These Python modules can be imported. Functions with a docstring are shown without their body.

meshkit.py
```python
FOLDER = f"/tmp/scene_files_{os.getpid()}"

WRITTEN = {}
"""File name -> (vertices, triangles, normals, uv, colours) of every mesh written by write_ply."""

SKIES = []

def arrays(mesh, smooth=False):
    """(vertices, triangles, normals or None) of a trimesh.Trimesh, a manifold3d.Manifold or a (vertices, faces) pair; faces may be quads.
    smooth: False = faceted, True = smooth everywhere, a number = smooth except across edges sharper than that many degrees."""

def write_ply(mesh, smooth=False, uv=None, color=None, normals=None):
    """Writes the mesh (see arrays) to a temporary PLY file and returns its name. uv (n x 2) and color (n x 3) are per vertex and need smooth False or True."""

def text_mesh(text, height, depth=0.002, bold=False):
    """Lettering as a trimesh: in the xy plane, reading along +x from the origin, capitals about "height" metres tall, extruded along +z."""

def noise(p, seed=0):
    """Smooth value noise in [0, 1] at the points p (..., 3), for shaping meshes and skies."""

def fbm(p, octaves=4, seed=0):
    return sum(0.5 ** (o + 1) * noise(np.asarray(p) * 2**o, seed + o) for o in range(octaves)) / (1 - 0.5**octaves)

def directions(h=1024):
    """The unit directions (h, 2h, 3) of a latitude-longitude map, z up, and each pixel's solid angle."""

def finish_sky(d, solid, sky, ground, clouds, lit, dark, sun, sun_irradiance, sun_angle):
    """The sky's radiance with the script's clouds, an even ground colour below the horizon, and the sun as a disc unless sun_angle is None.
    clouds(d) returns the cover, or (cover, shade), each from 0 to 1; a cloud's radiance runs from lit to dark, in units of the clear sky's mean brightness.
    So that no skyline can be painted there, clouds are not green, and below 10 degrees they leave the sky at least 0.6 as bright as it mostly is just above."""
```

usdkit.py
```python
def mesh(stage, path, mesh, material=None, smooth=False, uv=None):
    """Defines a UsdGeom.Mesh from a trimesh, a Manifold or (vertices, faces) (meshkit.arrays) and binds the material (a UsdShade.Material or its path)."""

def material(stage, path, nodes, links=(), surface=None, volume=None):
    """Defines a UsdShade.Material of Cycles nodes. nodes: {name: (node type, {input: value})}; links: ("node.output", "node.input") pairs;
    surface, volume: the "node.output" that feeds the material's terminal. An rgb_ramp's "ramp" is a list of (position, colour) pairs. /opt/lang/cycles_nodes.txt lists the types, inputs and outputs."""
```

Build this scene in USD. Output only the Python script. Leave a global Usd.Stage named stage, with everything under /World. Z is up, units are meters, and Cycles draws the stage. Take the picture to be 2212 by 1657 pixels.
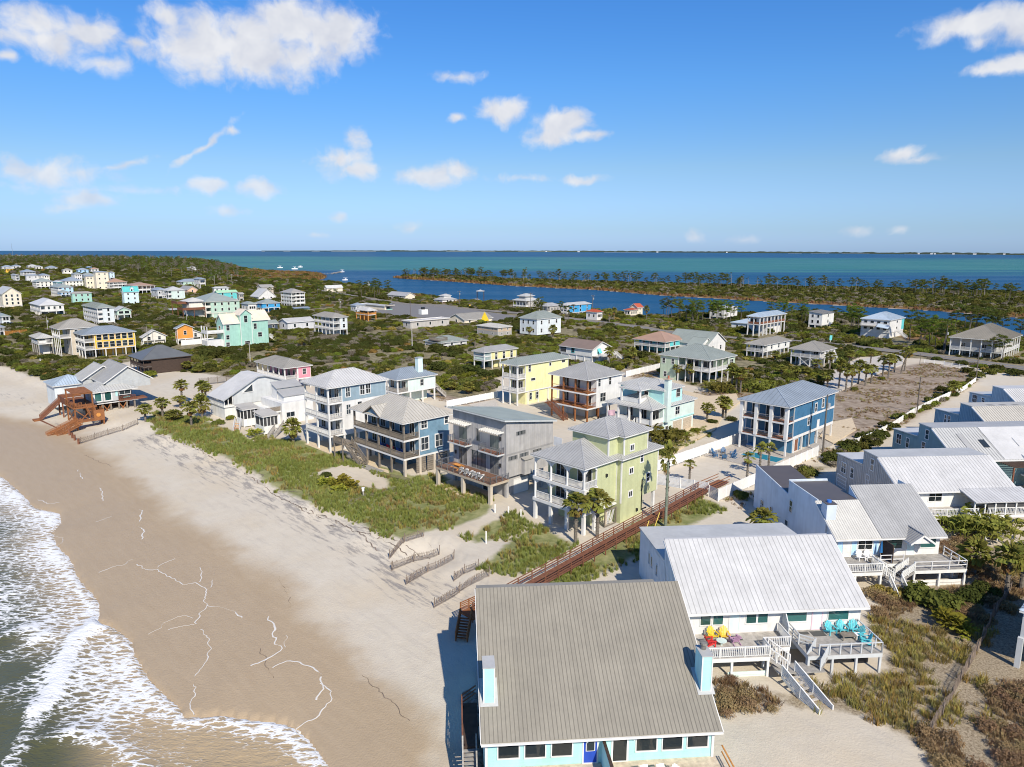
import math,random
import numpy as np
from pxr import Usd,UsdGeom,UsdLux,UsdShade,Sdf,Gf,Vt
import usdkit,meshkit
stage=Usd.Stage.CreateInMemory()
UsdGeom.SetStageUpAxis(stage,'Z')
UsdGeom.Xform.Define(stage,'/World')
# ---------------------------------------------------------------- camera, sky, sun
EYE=np.array([0.0,0.0,38.0])
FOC=1548.0
PITCH,ROLL=math.radians(10.65),math.radians(0.155)
_F=np.array([0,math.cos(PITCH),-math.sin(PITCH)])
_U0=np.array([0,math.sin(PITCH),math.cos(PITCH)])
_R0=np.array([1.0,0,0])
_R=_R0*math.cos(ROLL)+_U0*math.sin(ROLL)
_U=_U0*math.cos(ROLL)-_R0*math.sin(ROLL)
cam=UsdGeom.Camera.Define(stage,'/World/camera')
cam.CreateHorizontalApertureAttr(36.0)
cam.CreateFocalLengthAttr(36.0*FOC/2212)
cam.CreateClippingRangeAttr(Gf.Vec2f(0.5,60000))
cam.CreateExposureAttr(0.40)
cam.AddTransformOp().Set(Gf.Matrix4d(*_R,0,*_U,0,*(-_F),0,*EYE,1))
SUN_AZ,SUN_EL=math.radians(160.0),math.radians(40.0)
SUN_I,SKY_I=1.15,0.07
def ray(px,py):
 return _F+_R*(px-1106)/FOC-_U*(py-828.5)/FOC
def at(px,py,z=0.0):
 """The point of the place at height z that the photograph shows at (px, py)."""
 d=ray(px,py)
 return EYE+d*((z-EYE[2])/d[2])
def azel(px,py):
 d=ray(px,py)
 d=d/np.linalg.norm(d)
 return math.degrees(math.atan2(d[0],d[1])),math.degrees(math.asin(d[2]))
sun=UsdLux.DistantLight.Define(stage,'/World/sun')
sun.CreateIntensityAttr(SUN_I)
sun.CreateAngleAttr(0.53)
sun.CreateNormalizeAttr(True)
sun.CreateColorAttr(Gf.Vec3f(1.0,0.925,0.80))
_s=np.array([math.sin(SUN_AZ)*math.cos(SUN_EL),math.cos(SUN_AZ)*math.cos(SUN_EL),math.sin(SUN_EL)])
_x=np.cross([0,0,1],_s);_x/=np.linalg.norm(_x)
_y=np.cross(_s,_x)
UsdGeom.Xformable(sun).AddTransformOp().Set(Gf.Matrix4d(*_x,0,*_y,0,*_s,0,0,0,500,1))
# clouds: (px, py, half width, half height, density, turn) where they hang in the sky, as direction lobes
CLOUDS=[(75,45,75,30,.9),(120,90,62,38,.85),(190,72,62,36,1),(225,140,52,20,.55),(290,95,50,16,.5),(40,78,45,25,.6),(365,28,40,24,.75),(450,100,115,62,1.05),(560,120,140,52,1.05),(620,52,95,56,1.1),(715,70,95,54,1.05),(690,115,62,36,.75),(555,70,60,40,1),(10,123,16,10,.6),(2085,60,78,24,1),(2150,45,74,27,1),(2120,90,38,14,.5),(2220,50,70,34,1),(2170,142,62,13,.9),(2222,132,50,20,.95),(985,165,56,12,.65),(1085,240,54,26,1),(990,252,20,9,.55),(1215,268,62,34,1.15),(1182,293,48,24,.95),(1268,292,44,13,.85),(740,343,64,26,.75),(762,366,58,23,.75),(768,303,24,24,.5),(935,382,74,26,1),(985,368,44,22,1),(450,402,42,18,1),(560,412,42,20,.95),(95,370,78,27,.75),(170,375,60,15,.5),(190,425,58,20,.85),(145,447,42,14,.65),(490,456,37,10,.65),(738,467,17,13,.75),(884,486,26,12,.65),(680,508,26,8,.55),(1255,388,62,12,.75),(1130,384,70,8,.4),(1950,335,37,17,.95),(1985,346,34,12,.8),(1500,513,28,15,.75),(1608,518,27,10,.65),(1855,500,30,12,.65),(1938,498,18,9,.55),(250,362,70,7,.45,14),(435,318,80,7,.55,40),(495,284,18,9,.5),(200,408,230,9,.38)]
def sky_material():
 n,l={},[]
 n['tc']=('texture_coordinate',{})
 n['sky']=('sky_texture',dict(sky_type='single_scattering',sun_disc=False,sun_elevation=SUN_EL,sun_rotation=SUN_AZ,altitude=0.0,air_density=1.0,aerosol_density=0.35,ozone_density=3.0))
 n['xyz']=('separate_xyz',{})
 l.append(('tc.generated','xyz.vector'))
 n['az']=('math',dict(math_type='arctan2'));l+=[('xyz.x','az.value1'),('xyz.y','az.value2')]
 n['el']=('math',dict(math_type='arcsine'));l+=[('xyz.z','el.value1')]
 n['ae']=('combine_xyz',{});l+=[('az.value','ae.x'),('el.value','ae.y')]
 n['deg']=('vector_math',dict(math_type='scale',scale=57.29578));l.append(('ae.vector','deg.vector1'))
 n['wn']=('noise_texture',dict(scale=0.35,detail=3.0,roughness=0.5));l.append(('deg.vector','wn.vector'))
 n['wc']=('vector_math',dict(math_type='subtract',vector2=(0.5,0.5,0.5)));l.append(('wn.color','wc.vector1'))
 n['ws']=('vector_math',dict(math_type='multiply',vector2=(2.2,1.3,0)));l.append(('wc.vector','ws.vector1'))
 n['wp']=('vector_math',dict(math_type='add'));l+=[('deg.vector','wp.vector1'),('ws.vector','wp.vector2')]
 last,lastd=None,None
 for i,c in enumerate(CLOUDS):
  a,e=azel(c[0],c[1])
  cosv=1.0
  rx,ry=c[2]/27.0,c[3]/27.0
  n[f'm{i}']=('mapping',dict(mapping_type='texture',location=(a,e,0),rotation=(0,0,math.radians(c[5]if len(c)>5 else 0)),scale=(rx*1.15,ry*1.15,1)))
  l.append(('wp.vector',f'm{i}.vector'))
  n[f'l{i}']=('vector_math',dict(math_type='length'));l.append((f'm{i}.vector',f'l{i}.vector1'))
  n[f'd{i}']=('math',dict(math_type='multiply_add',value2=-c[4],value3=c[4]));l.append((f'l{i}.value',f'd{i}.value1'))
  if last is None:
   last=f'd{i}.value'
  else:
   n[f'x{i}']=('math',dict(math_type='smoothmax' if i%1==0 else 'maximum',value3=0.18));l+=[(last,f'x{i}.value1'),(f'd{i}.value',f'x{i}.value2')]
   last=f'x{i}.value'
   # sparse fair-weather cumulus for the rest of the sky, outside the view
 n['on']=('noise_texture',dict(scale=0.09,detail=2.0));l.append(('deg.vector','on.vector'))
 n['oa']=('math',dict(math_type='absolute'));l.append(('az.value','oa.value1'))
 n['og']=('map_range',dict(range_type='smoothstep',from_min=0.72,from_max=0.95,to_min=-1.5,to_max=0.0,clamp=True));l.append(('oa.value','og.value'))
 n['os']=('math',dict(math_type='multiply_add',value2=3.2,value3=-1.95));l.append(('on.fac','os.value1'))
 n['ot']=('math',dict(math_type='add'));l+=[('os.value','ot.value1'),('og.result','ot.value2')]
 n['om']=('math',dict(math_type='maximum'));l+=[(last,'om.value1'),('ot.value','om.value2')]
 n['dn']=('noise_texture',dict(scale=0.75,detail=7.0,roughness=0.55));l.append(('wp.vector','dn.vector'))
 n['da']=('math',dict(math_type='multiply_add',value2=1.25,value3=-0.625));l.append(('dn.fac','da.value1'))
 n['ds']=('math',dict(math_type='add'));l+=[('om.value','ds.value1'),('da.value','ds.value2')]
 n['cov']=('map_range',dict(range_type='smoothstep',from_min=-0.05,from_max=0.72,to_min=0.0,to_max=1.0,clamp=True));l.append(('ds.value','cov.value'))
 n['lowf']=('map_range',dict(from_min=0.0,from_max=0.12,to_min=0.45,to_max=0.97,clamp=True));l.append(('el.value','lowf.value'))
 n['cf']=('math',dict(math_type='multiply'));l+=[('cov.result','cf.value1'),('lowf.result','cf.value2')]
 # cloud shade: thicker and lower parts slightly grey-violet
 n['sn']=('noise_texture',dict(scale=0.5,detail=4.0));l.append(('wp.vector','sn.vector'))
 n['sh']=('map_range',dict(from_min=0.35,from_max=0.7,to_min=0.0,to_max=1.0,clamp=True));l.append(('sn.fac','sh.value'))
 n['cc']=('mix_color',dict(blend_type='mix',a=CLOUD_LIT,b=CLOUD_DARK));l.append(('sh.result','cc.fac'))
 # deep late-autumn blue
 n['hs']=('hsv',SKY_HSV);l.append(('sky.color','hs.color'))
 n['mix']=('mix_color',dict(blend_type='mix'));n['ed']=('math',dict(math_type='multiply',value2=57.29578/60.0));l.append(('el.value','ed.value1'))
 n['tr']=('rgb_ramp',dict(ramp=SKY_TINT));l.append(('ed.value','tr.fac'))
 n['tm']=('mix_color',dict(blend_type='multiply',fac=1.0));l+=[('hs.color','tm.a'),('tr.color','tm.b')]
 l+=[('cf.value','mix.fac'),('tm.result','mix.a'),('cc.result','mix.b')]
 n['bg']=('background_shader',dict(strength=SKY_I));l.append(('mix.result','bg.color'))
 return usdkit.material(stage,'/World/Looks/sky',n,l,surface='bg.background')
CLOUD_LIT,CLOUD_DARK=(9.2,9.3,9.6),(7.2,7.5,8.4)
SKY_TINT=[(0,(.64,.96,1.95)),(.012,(.64,.92,1.8)),(.025,(.66,.90,1.55)),(.1,(.98,1.06,1.27)),(.2,(.93,1.22,1.55)),(.35,(.85,1.25,1.7)),(1,(.85,1.22,1.65))]
SKY_HSV=dict(hue=0.5,saturation=1.25,value=1.0)
dome=UsdLux.DomeLight.Define(stage,'/World/sky')
dome.GetPrim().SetCustomDataByKey('kind','structure')
UsdShade.MaterialBindingAPI.Apply(dome.GetPrim()).Bind(sky_material())
# ---------------------------------------------------------------- mesh kit
from shapely.geometry import Polygon,LineString,Point,box as sbox
from shapely import prepared
import shapely
import mapbox_earcut as _ec
T_=Sdf.ValueTypeNames
RNG=np.random.default_rng(7)
random.seed(7)
class MB:
 def __init__(s):
  s.v,s.f,s.n=[],[],0
 def add(s,v,f):
  v=np.asarray(v,float);f=np.asarray(f,int)
  s.v.append(v);s.f.append(f+s.n);s.n+=len(v)
  return s
 def box(s,x0,x1,y0,y1,z0,z1):
  v=[(x,y,z)for x in(x0,x1)for y in(y0,y1)for z in(z0,z1)]
  f=[(0,1,3),(0,3,2),(4,6,7),(4,7,5),(0,4,5),(0,5,1),(2,3,7),(2,7,6),(0,2,6),(0,6,4),(1,5,7),(1,7,3)]
  return s.add(v,f)
 def beam(s,p,q,w,h,up=(0,0,1)):
  p,q=np.array(p,float),np.array(q,float)
  t=q-p;L=np.linalg.norm(t)
  if L<1e-6:
   return s
  t/=L
  a=np.cross(up,t);la=np.linalg.norm(a)
  if la<1e-6:
   a=np.cross((1,0,0),t);la=np.linalg.norm(a)
  a/=la;b=np.cross(t,a)
  v=[o+a*i*w/2+b*j*h/2 for o in(p,q)for i,j in((-1,-1),(1,-1),(1,1),(-1,1))]
  f=[(0,2,1),(0,3,2),(4,5,6),(4,6,7),(0,1,5),(0,5,4),(1,2,6),(1,6,5),(2,3,7),(2,7,6),(3,0,4),(3,4,7)]
  return s.add(v,f)
 def cyl(s,p,q,r0,r1=None,n=8):
  r1=r0 if r1 is None else r1
  p,q=np.array(p,float),np.array(q,float)
  t=q-p;t/=np.linalg.norm(t)
  a=np.cross(t,(0,0,1)if abs(t[2])<.9 else(1,0,0));a/=np.linalg.norm(a);b=np.cross(t,a)
  g=np.arange(n)*2*math.pi/n
  ring=np.cos(g)[:,None]*a+np.sin(g)[:,None]*b
  v=np.vstack([p+ring*r0,q+ring*r1,[p],[q]])
  f=[]
  for i in range(n):
   j=(i+1)%n
   f+=[(i,n+i,n+j),(i,n+j,j),(2*n,i,j),(2*n+1,n+j,n+i)]
  return s.add(v,f)
 def prism(s,pts,off):
  """A flat 3D polygon extruded by the vector off."""
  pts=np.array(pts,float);n=len(pts);off=np.array(off,float)
  nrm=np.zeros(3)
  for i in range(n):
   nrm+=np.cross(pts[i],pts[(i+1)%n])
  ax=int(np.argmax(np.abs(nrm)))
  uv=np.ascontiguousarray(np.delete(pts,ax,1))
  tri=_ec.triangulate_float64(uv,np.array([n],np.uint32)).reshape(-1,3).astype(int)
  f=[tuple(t)for t in tri]+[(c+n,b+n,a+n)for a,b,c in tri]
  for i in range(n):
   j=(i+1)%n
   f+=[(i,i+n,j+n),(i,j+n,j)]
  return s.add(np.vstack([pts,pts+off]),f)
 def quad(s,a,b,c,d):
  return s.add([a,b,c,d],[(0,1,2),(0,2,3)])
 def tris(s,v,f):
  return s.add(v,f)
 def data(s):
  return np.vstack(s.v),np.vstack(s.f)
_names={}
def numbered(parent,name):
 k=(parent,name)
 n=_names.get(k,0);_names[k]=n+1
 return name if n==0 else f'{name}_{n:03d}'
def write_mesh(path,v,f,mat,smooth=None):
 m=UsdGeom.Mesh.Define(stage,path)
 v=np.asarray(v,np.float32);f=np.asarray(f,np.int32)
 m.CreatePointsAttr(Vt.Vec3fArray.FromNumpy(np.ascontiguousarray(v)))
 m.CreateFaceVertexCountsAttr(Vt.IntArray.FromNumpy(np.full(len(f),3,np.int32)))
 m.CreateFaceVertexIndicesAttr(Vt.IntArray.FromNumpy(np.ascontiguousarray(f.ravel())))
 m.CreateSubdivisionSchemeAttr('none')
 if smooth:
  n=np.zeros((len(v),3));fn=np.cross(v[f[:,1]]-v[f[:,0]],v[f[:,2]]-v[f[:,0]])
  for k in range(3):
   np.add.at(n,f[:,k],fn)
  n/=np.maximum(np.linalg.norm(n,axis=1,keepdims=True),1e-12)
  m.CreateNormalsAttr(Vt.Vec3fArray.FromNumpy(n.astype(np.float32)));m.SetNormalsInterpolation('vertex')
 UsdShade.MaterialBindingAPI.Apply(m.GetPrim()).Bind(M(mat))
 return m.GetPrim()
def tag(p,label=None,cat=None,group=None,kind=None):
 for k,val in(('label',label),('category',cat),('group',group),('kind',kind)):
  if val:
   p.SetCustomDataByKey(k,val)
 return p
def thing(name,label,cat,loc=(0,0,0),rot=0.0,group=None,scale=None):
 path='/World/'+numbered('/World',name)
 x=UsdGeom.Xform.Define(stage,path)
 x.AddTranslateOp().Set(Gf.Vec3d(*map(float,loc)))
 x.AddRotateZOp().Set(float(rot))
 if scale is not None:
  x.AddScaleOp().Set(Gf.Vec3f(*map(float,scale)))
 return tag(x.GetPrim(),label,cat,group)
def part(parent,name,mb,mat,label=None,kind=None,smooth=None):
 if not mb.v:
  return None
 pp=str(parent.GetPath())
 v,f=mb.data()
 return tag(write_mesh(pp+'/'+numbered(pp,name),v,f,mat,smooth),label,kind=kind)
def single(name,mb,mat,label=None,cat=None,group=None,kind=None,smooth=None):
 v,f=mb.data()
 return tag(write_mesh('/World/'+numbered('/World',name),v,f,mat,smooth),label,cat,group,kind)
def proto(name):
 """A class prim that copies of a kind refer to."""
 return stage.CreateClassPrim('/World/'+name)
def proto_xform(name):
 p=stage.CreateClassPrim('/World/'+name);p.SetTypeName('Xform')
 return p
def copy_of(pr,name,label,cat,loc,rot,scale=1.0,group=None,tilt=None):
 path='/World/'+numbered('/World',name)
 x=UsdGeom.Xform.Define(stage,path)
 x.GetPrim().GetReferences().AddInternalReference(pr.GetPath())
 x.AddTranslateOp().Set(Gf.Vec3d(*map(float,loc)))
 x.AddRotateZOp().Set(float(rot))
 if tilt:
  x.AddRotateXOp().Set(float(tilt))
 s=scale if np.ndim(scale)else(scale,)*3
 x.AddScaleOp().Set(Gf.Vec3f(*map(float,s)))
 x.GetPrim().SetInstanceable(True)
 return tag(x.GetPrim(),label,cat,group)
 # ---------------------------------------------------------------- materials
_mats,_recipes={},{}
def M(name):
 if name not in _mats:
  _mats[name]=_recipes[name]('/World/Looks/'+name)
 return _mats[name]
def paint(name,col,rough=.6,var=.10,lap=0.0,streak=.12,spec=.4,scale=.7,batten=False):
 """Painted boards: faint blotches, rain streaks, optional lap-siding relief."""
 def build(path):
  c=np.array(col)
  n={'geo':('geometry',{}),'n1':('noise_texture',dict(scale=scale,detail=4.0,roughness=.6)),'mp':('mapping',dict(scale=(1.6,1.6,.12))),'n2':('noise_texture',dict(scale=1.0,detail=3.0)),'r1':('map_range',dict(from_min=.3,from_max=.7,to_min=1-var,to_max=1+var*.6)),'r2':('map_range',dict(from_min=.45,from_max=.75,to_min=1.0,to_max=1-streak,clamp=True)),'m':('math',dict(math_type='multiply')),'c':('vector_math',dict(math_type='scale',vector1=tuple(c))),'p':('principled_bsdf',dict(roughness=rough,specular_ior_level=spec))}
  l=[('geo.position','n1.vector'),('geo.position','mp.vector'),('mp.vector','n2.vector'),('n1.fac','r1.value'),('n2.fac','r2.value'),('r1.result','m.value1'),('r2.result','m.value2'),('m.value','c.scale'),('c.vector','p.base_color')]
  if lap:
   n['w']=('wave_texture',dict(wave_type='bands',bands_direction='z',profile='saw',scale=2*math.pi/20/lap,distortion=.15,detail=1.0))
   n['b']=('bump',dict(strength=.8,distance=.03))
   l+=[('geo.position','w.vector'),('w.fac','b.height'),('b.normal','p.normal')]
  return usdkit.material(stage,path,n,l,surface='p.BSDF')
 _recipes[name]=build
def metal_roof(name,col,rough=.45,var=.10,panel=True,metallic=0.0):
 """Sheet metal: tone differs from sheet to sheet, weather stains run down."""
 def build(path):
  n={'geo':('geometry',{}),'oi':('object_info',{}),'n1':('noise_texture',dict(scale=.35,detail=6.0,roughness=.7)),'n2':('noise_texture',dict(scale=3.0,detail=3.0)),'r1':('map_range',dict(from_min=.28,from_max=.72,to_min=1-var*1.7,to_max=1+var*.7)),'r2':('map_range',dict(from_min=.3,from_max=.7,to_min=.96,to_max=1.03)),'r3':('map_range',dict(to_min=.955,to_max=1.03)),'m':('math',dict(math_type='multiply')),'m2':('math',dict(math_type='multiply')),'c':('vector_math',dict(math_type='scale',vector1=tuple(col))),'p':('principled_bsdf',dict(roughness=rough,specular_ior_level=.5,metallic=metallic))}
  l=[('geo.position','n1.vector'),('geo.position','n2.vector'),('n1.fac','r1.value'),('n2.fac','r2.value'),('oi.random','r3.value'),('r1.result','m.value1'),('r2.result','m.value2'),('m.value','m2.value1'),('r3.result','m2.value2'),('m2.value','c.scale'),('c.vector','p.base_color')]
  return usdkit.material(stage,path,n,l,surface='p.BSDF')
 _recipes[name]=build
def wood(name,col,rough=.75,var=.3):
 def build(path):
  n={'geo':('geometry',{}),'oi':('object_info',{}),'mp':('mapping',dict(scale=(.8,.8,3.0))),'n1':('noise_texture',dict(scale=2.2,detail=5.0,roughness=.65)),'r1':('map_range',dict(from_min=.3,from_max=.7,to_min=1-var,to_max=1+var)),'r3':('map_range',dict(to_min=.88,to_max=1.1)),'m':('math',dict(math_type='multiply')),'c':('vector_math',dict(math_type='scale',vector1=tuple(col))),'p':('principled_bsdf',dict(roughness=rough,specular_ior_level=.25))}
  l=[('geo.position','mp.vector'),('mp.vector','n1.vector'),('n1.fac','r1.value'),('oi.random','r3.value'),('r1.result','m.value1'),('r3.result','m.value2'),('m.value','c.scale'),('c.vector','p.base_color')]
  return usdkit.material(stage,path,n,l,surface='p.BSDF')
 _recipes[name]=build
def plain(name,col,rough=.5,spec=.5,metallic=0.0,trans=0.0,var=.06):
 def build(path):
  n={'geo':('geometry',{}),'n1':('noise_texture',dict(scale=2.5,detail=3.0)),'r1':('map_range',dict(from_min=.3,from_max=.7,to_min=1-var,to_max=1+var)),'c':('vector_math',dict(math_type='scale',vector1=tuple(col))),'p':('principled_bsdf',dict(roughness=rough,specular_ior_level=spec,metallic=metallic))}
  l=[('geo.position','n1.vector'),('n1.fac','r1.value'),('r1.result','c.scale'),('c.vector','p.base_color')]
  return usdkit.material(stage,path,n,l,surface='p.BSDF')
 _recipes[name]=build
def glass(name,col,rough=.06):
 """A window pane seen from outside by day: dark room behind a clear reflecting sheet."""
 def build(path):
  n={'oi':('object_info',{}),'r':('map_range',dict(to_min=.5,to_max=1.6)),'c':('vector_math',dict(math_type='scale',vector1=tuple(col))),'p':('principled_bsdf',dict(roughness=rough,specular_ior_level=.7))}
  l=[('oi.random','r.value'),('r.result','c.scale'),('c.vector','p.base_color')]
  return usdkit.material(stage,path,n,l,surface='p.BSDF')
 _recipes[name]=build
def leafy(name,dark,light,trans=.3,hue=.03,patch=.05):
 """Leaves: tone from plant to plant and from clump to clump, light passing through."""
 def build(path):
  n={'geo':('geometry',{}),'oi':('object_info',{}),'n1':('noise_texture',dict(scale=1.1,detail=2.0)),'n2':('noise_texture',dict(scale=patch,detail=2.0)),'wn':('white_noise_texture',dict(dimensions='1D')),'a1':('math',dict(math_type='multiply_add',value2=.55,value3=-.12)),'a2':('math',dict(math_type='multiply_add',value2=.45)),'a3':('math',dict(math_type='multiply_add',value2=.30)),'a4':('math',dict(math_type='multiply_add',value2=.9,value3=-.40)),'a5':('math',dict(math_type='add',use_clamp=True)),'c':('mix_color',dict(blend_type='mix',a=tuple(dark),b=tuple(light))),'hr':('map_range',dict(to_min=.5-hue,to_max=.5+hue)),'h':('hsv',{}),'d':('diffuse_bsdf',{}),'t':('translucent_bsdf',{}),'mx':('mix_closure',dict(fac=trans))}
  l=[('geo.position','n1.vector'),('geo.position','n2.vector'),('geo.random_per_island','wn.w'),('n1.fac','a1.value1'),('oi.random','a2.value1'),('a1.value','a2.value3'),('wn.value','a3.value1'),('a2.value','a3.value3'),('n2.fac','a4.value1'),('a3.value','a5.value1'),('a4.value','a5.value2'),('a5.value','c.fac'),('oi.random','hr.value'),('hr.result','h.hue'),('c.result','h.color'),('h.color','d.color'),('h.color','t.color'),('d.BSDF','mx.closure1'),('t.BSDF','mx.closure2')]
  return usdkit.material(stage,path,n,l,surface='mx.closure')
 _recipes[name]=build
for _n,_c in dict(white=(.66,.645,.61),trim=(.68,.665,.63),offwhite=(.70,.69,.64),cream=(.72,.64,.50),ivory=(.74,.70,.60),beige=(.52,.45,.36),tan=(.50,.39,.28),taupe=(.36,.34,.31),palegrey=(.52,.53,.52),grey=(.36,.37,.37),greytan=(.46,.43,.39),paleblue=(.56,.68,.76),skyblue=(.42,.62,.82),icewhite=(.62,.66,.66),bluegrey=(.25,.34,.40),slateblue=(.16,.28,.37),denim=(.055,.165,.28),brightblue=(.05,.32,.60),navy=(.06,.08,.11),aqua=(.40,.68,.64),paleaqua=(.60,.74,.72),turquoise=(.13,.52,.52),seafoam=(.22,.46,.32),mint=(.33,.55,.46),palegreen=(.44,.58,.47),sage=(.44,.52,.38),lime=(.52,.55,.30),yellow=(.82,.47,.06),lemon=(.74,.66,.33),pink=(.75,.26,.31),peach=(.70,.47,.33),orange=(.72,.30,.06),brick=(.42,.13,.07),darkbrown=(.075,.055,.045),palelilac=(.55,.55,.55),tealdark=(.05,.22,.26),tealgrey=(.14,.235,.25),steelblue=(.12,.23,.30),periwinkle=(.50,.55,.60),stone=(.42,.39,.34),mintwhite=(.58,.68,.62),deepblue=(.02,.07,.42),softpink=(.80,.52,.56),redpaint=(.60,.03,.03),yellowpaint=(.85,.50,.05),mauve=(.45,.26,.38),cyanpaint=(.10,.50,.55),royal=(.04,.16,.50),bluechair=(.05,.14,.27),mustard=(.72,.50,.03)).items():
 paint('paint_'+_n,_c)
paint('siding_lime',(.52,.54,.30),lap=.2)
paint('siding_slate',(.17,.29,.38),lap=.22,var=.2)
paint('siding_aqua',(.42,.72,.68),lap=.22)
for _n,_c in dict(galv=(.36,.355,.34),pale=(.46,.455,.43),white=(.52,.51,.49),tan=(.33,.31,.27),sand=(.45,.42,.36),taupe=(.265,.24,.19),bluegrey=(.26,.30,.34),dark=(.10,.105,.11),green=(.34,.56,.36),teal=(.10,.46,.44),cream=(.70,.60,.46),creamwhite=(.55,.53,.475),brown=(.22,.16,.12),terracotta=(.46,.10,.04),rust=(.38,.24,.16),iceblue=(.42,.50,.57),sage=(.28,.31,.28),gravel=(.50,.45,.40),charcoal=(.13,.135,.135),umber=(.10,.085,.075)).items():
 metal_roof('roof_'+_n,_c)
 metal_roof('rib_'+_n,tuple(np.array(_c)*.62))  # ribs darker than their sheet: shadow lines along the seams put into the colour
for _n,_c in dict(cedar=(.25,.10,.038),redbrown=(.185,.078,.045),weathered=(.20,.17,.135),grey=(.30,.28,.25),dark=(.06,.04,.03),pale=(.48,.40,.30),deck=(.155,.085,.055),silver=(.40,.37,.33),pole=(.13,.11,.09),greenpole=(.17,.20,.15),orange=(.55,.24,.06),olive=(.17,.16,.08)).items():
 wood('wood_'+_n,_c)
glass('pane',(.025,.032,.036));glass('pane_green',(.02,.075,.07));glass('pane_blue',(.03,.05,.07));glass('screen',(.030,.030,.030),.6)
plain('concrete',(.46,.42,.36),.85,var=.15);plain('slab',(.55,.44,.29),.85,var=.1);plain('asphalt',(.17,.16,.15),.9,var=.15);plain('line_paint',(.6,.58,.5),.8)
plain('yellow_line',(.6,.4,.06),.8);plain('pavers',(.36,.32,.27),.85,var=.2);plain('steel',(.45,.46,.48),.3,metallic=.8);plain('black',(.02,.02,.02),.5);plain('cover',(.012,.012,.014),.6)
plain('rubber',(.03,.03,.03),.8);plain('ceramic',(.6,.6,.58),.3);plain('rock',(.16,.15,.13),.9,var=.35);plain('car_white',(.75,.76,.77),.2);plain('car_dark',(.02,.022,.028),.2)
plain('plastic_white',(.82,.80,.76),.45);plain('mat_dark',(.07,.07,.065),.9);plain('boat_white',(.8,.8,.8),.3);plain('tarp_blue',(.02,.14,.36),.5)
plain('vinyl',(.70,.685,.65),.4,var=.04);plain('vinyl_dim',(.60,.61,.62),.4);plain('lamp_head',(.35,.36,.36),.4);plain('wire',(.03,.03,.03),.6)
plain('reed',(.17,.13,.10),.9,var=.4);plain('yellow_pipe',(.80,.62,.12),.5);plain('red_cloth',(.6,.03,.04),.8);plain('blue_cloth',(.03,.10,.35),.8);plain('teal_cloth',(.02,.30,.34),.8)
# ---------------------------------------------------------------- the ground
SEA=-2.5
def pix(poly,z=0.0):
 return[tuple(at(x,y,z)[:2])for x,y in poly]
def zl(pts,ox,oy,k):
 return[(ox+k*x,oy+k*y)for x,y in pts]
SHORE_P=[(-900,700),(-300,890),(-120,985),(0,1030),(14,1040),(41,1064),(72,1098),(126,1110),(130,1132),(111,1153),(123,1182),(150,1209),(167,1252),(193,1279),(213,1306),(208,1349),(242,1357),(266,1373),(283,1390),(289,1419),(323,1475),(350,1500),(387,1531),(395,1552),(440,1550),(484,1549),(528,1556),(568,1560),(608,1565),(633,1574),(658,1593),(680,1621),(705,1650),(760,1740),(830,1900),(950,2300)]
DUNE_P=[(-900,640),(-300,740),(-60,785),(22,797),(62,815),(105,826),(150,840),(200,880),(260,905),(300,912),(330,925),(375,948),(430,968),(490,990),(545,1022),(610,1065),(680,1097),(750,1118),(800,1148),(870,1172),(935,1160),(985,1180),(1030,1225),(1060,1270),(1090,1340),(1130,1430),(1190,1560),(1300,1800),(1500,2300)]
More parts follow.
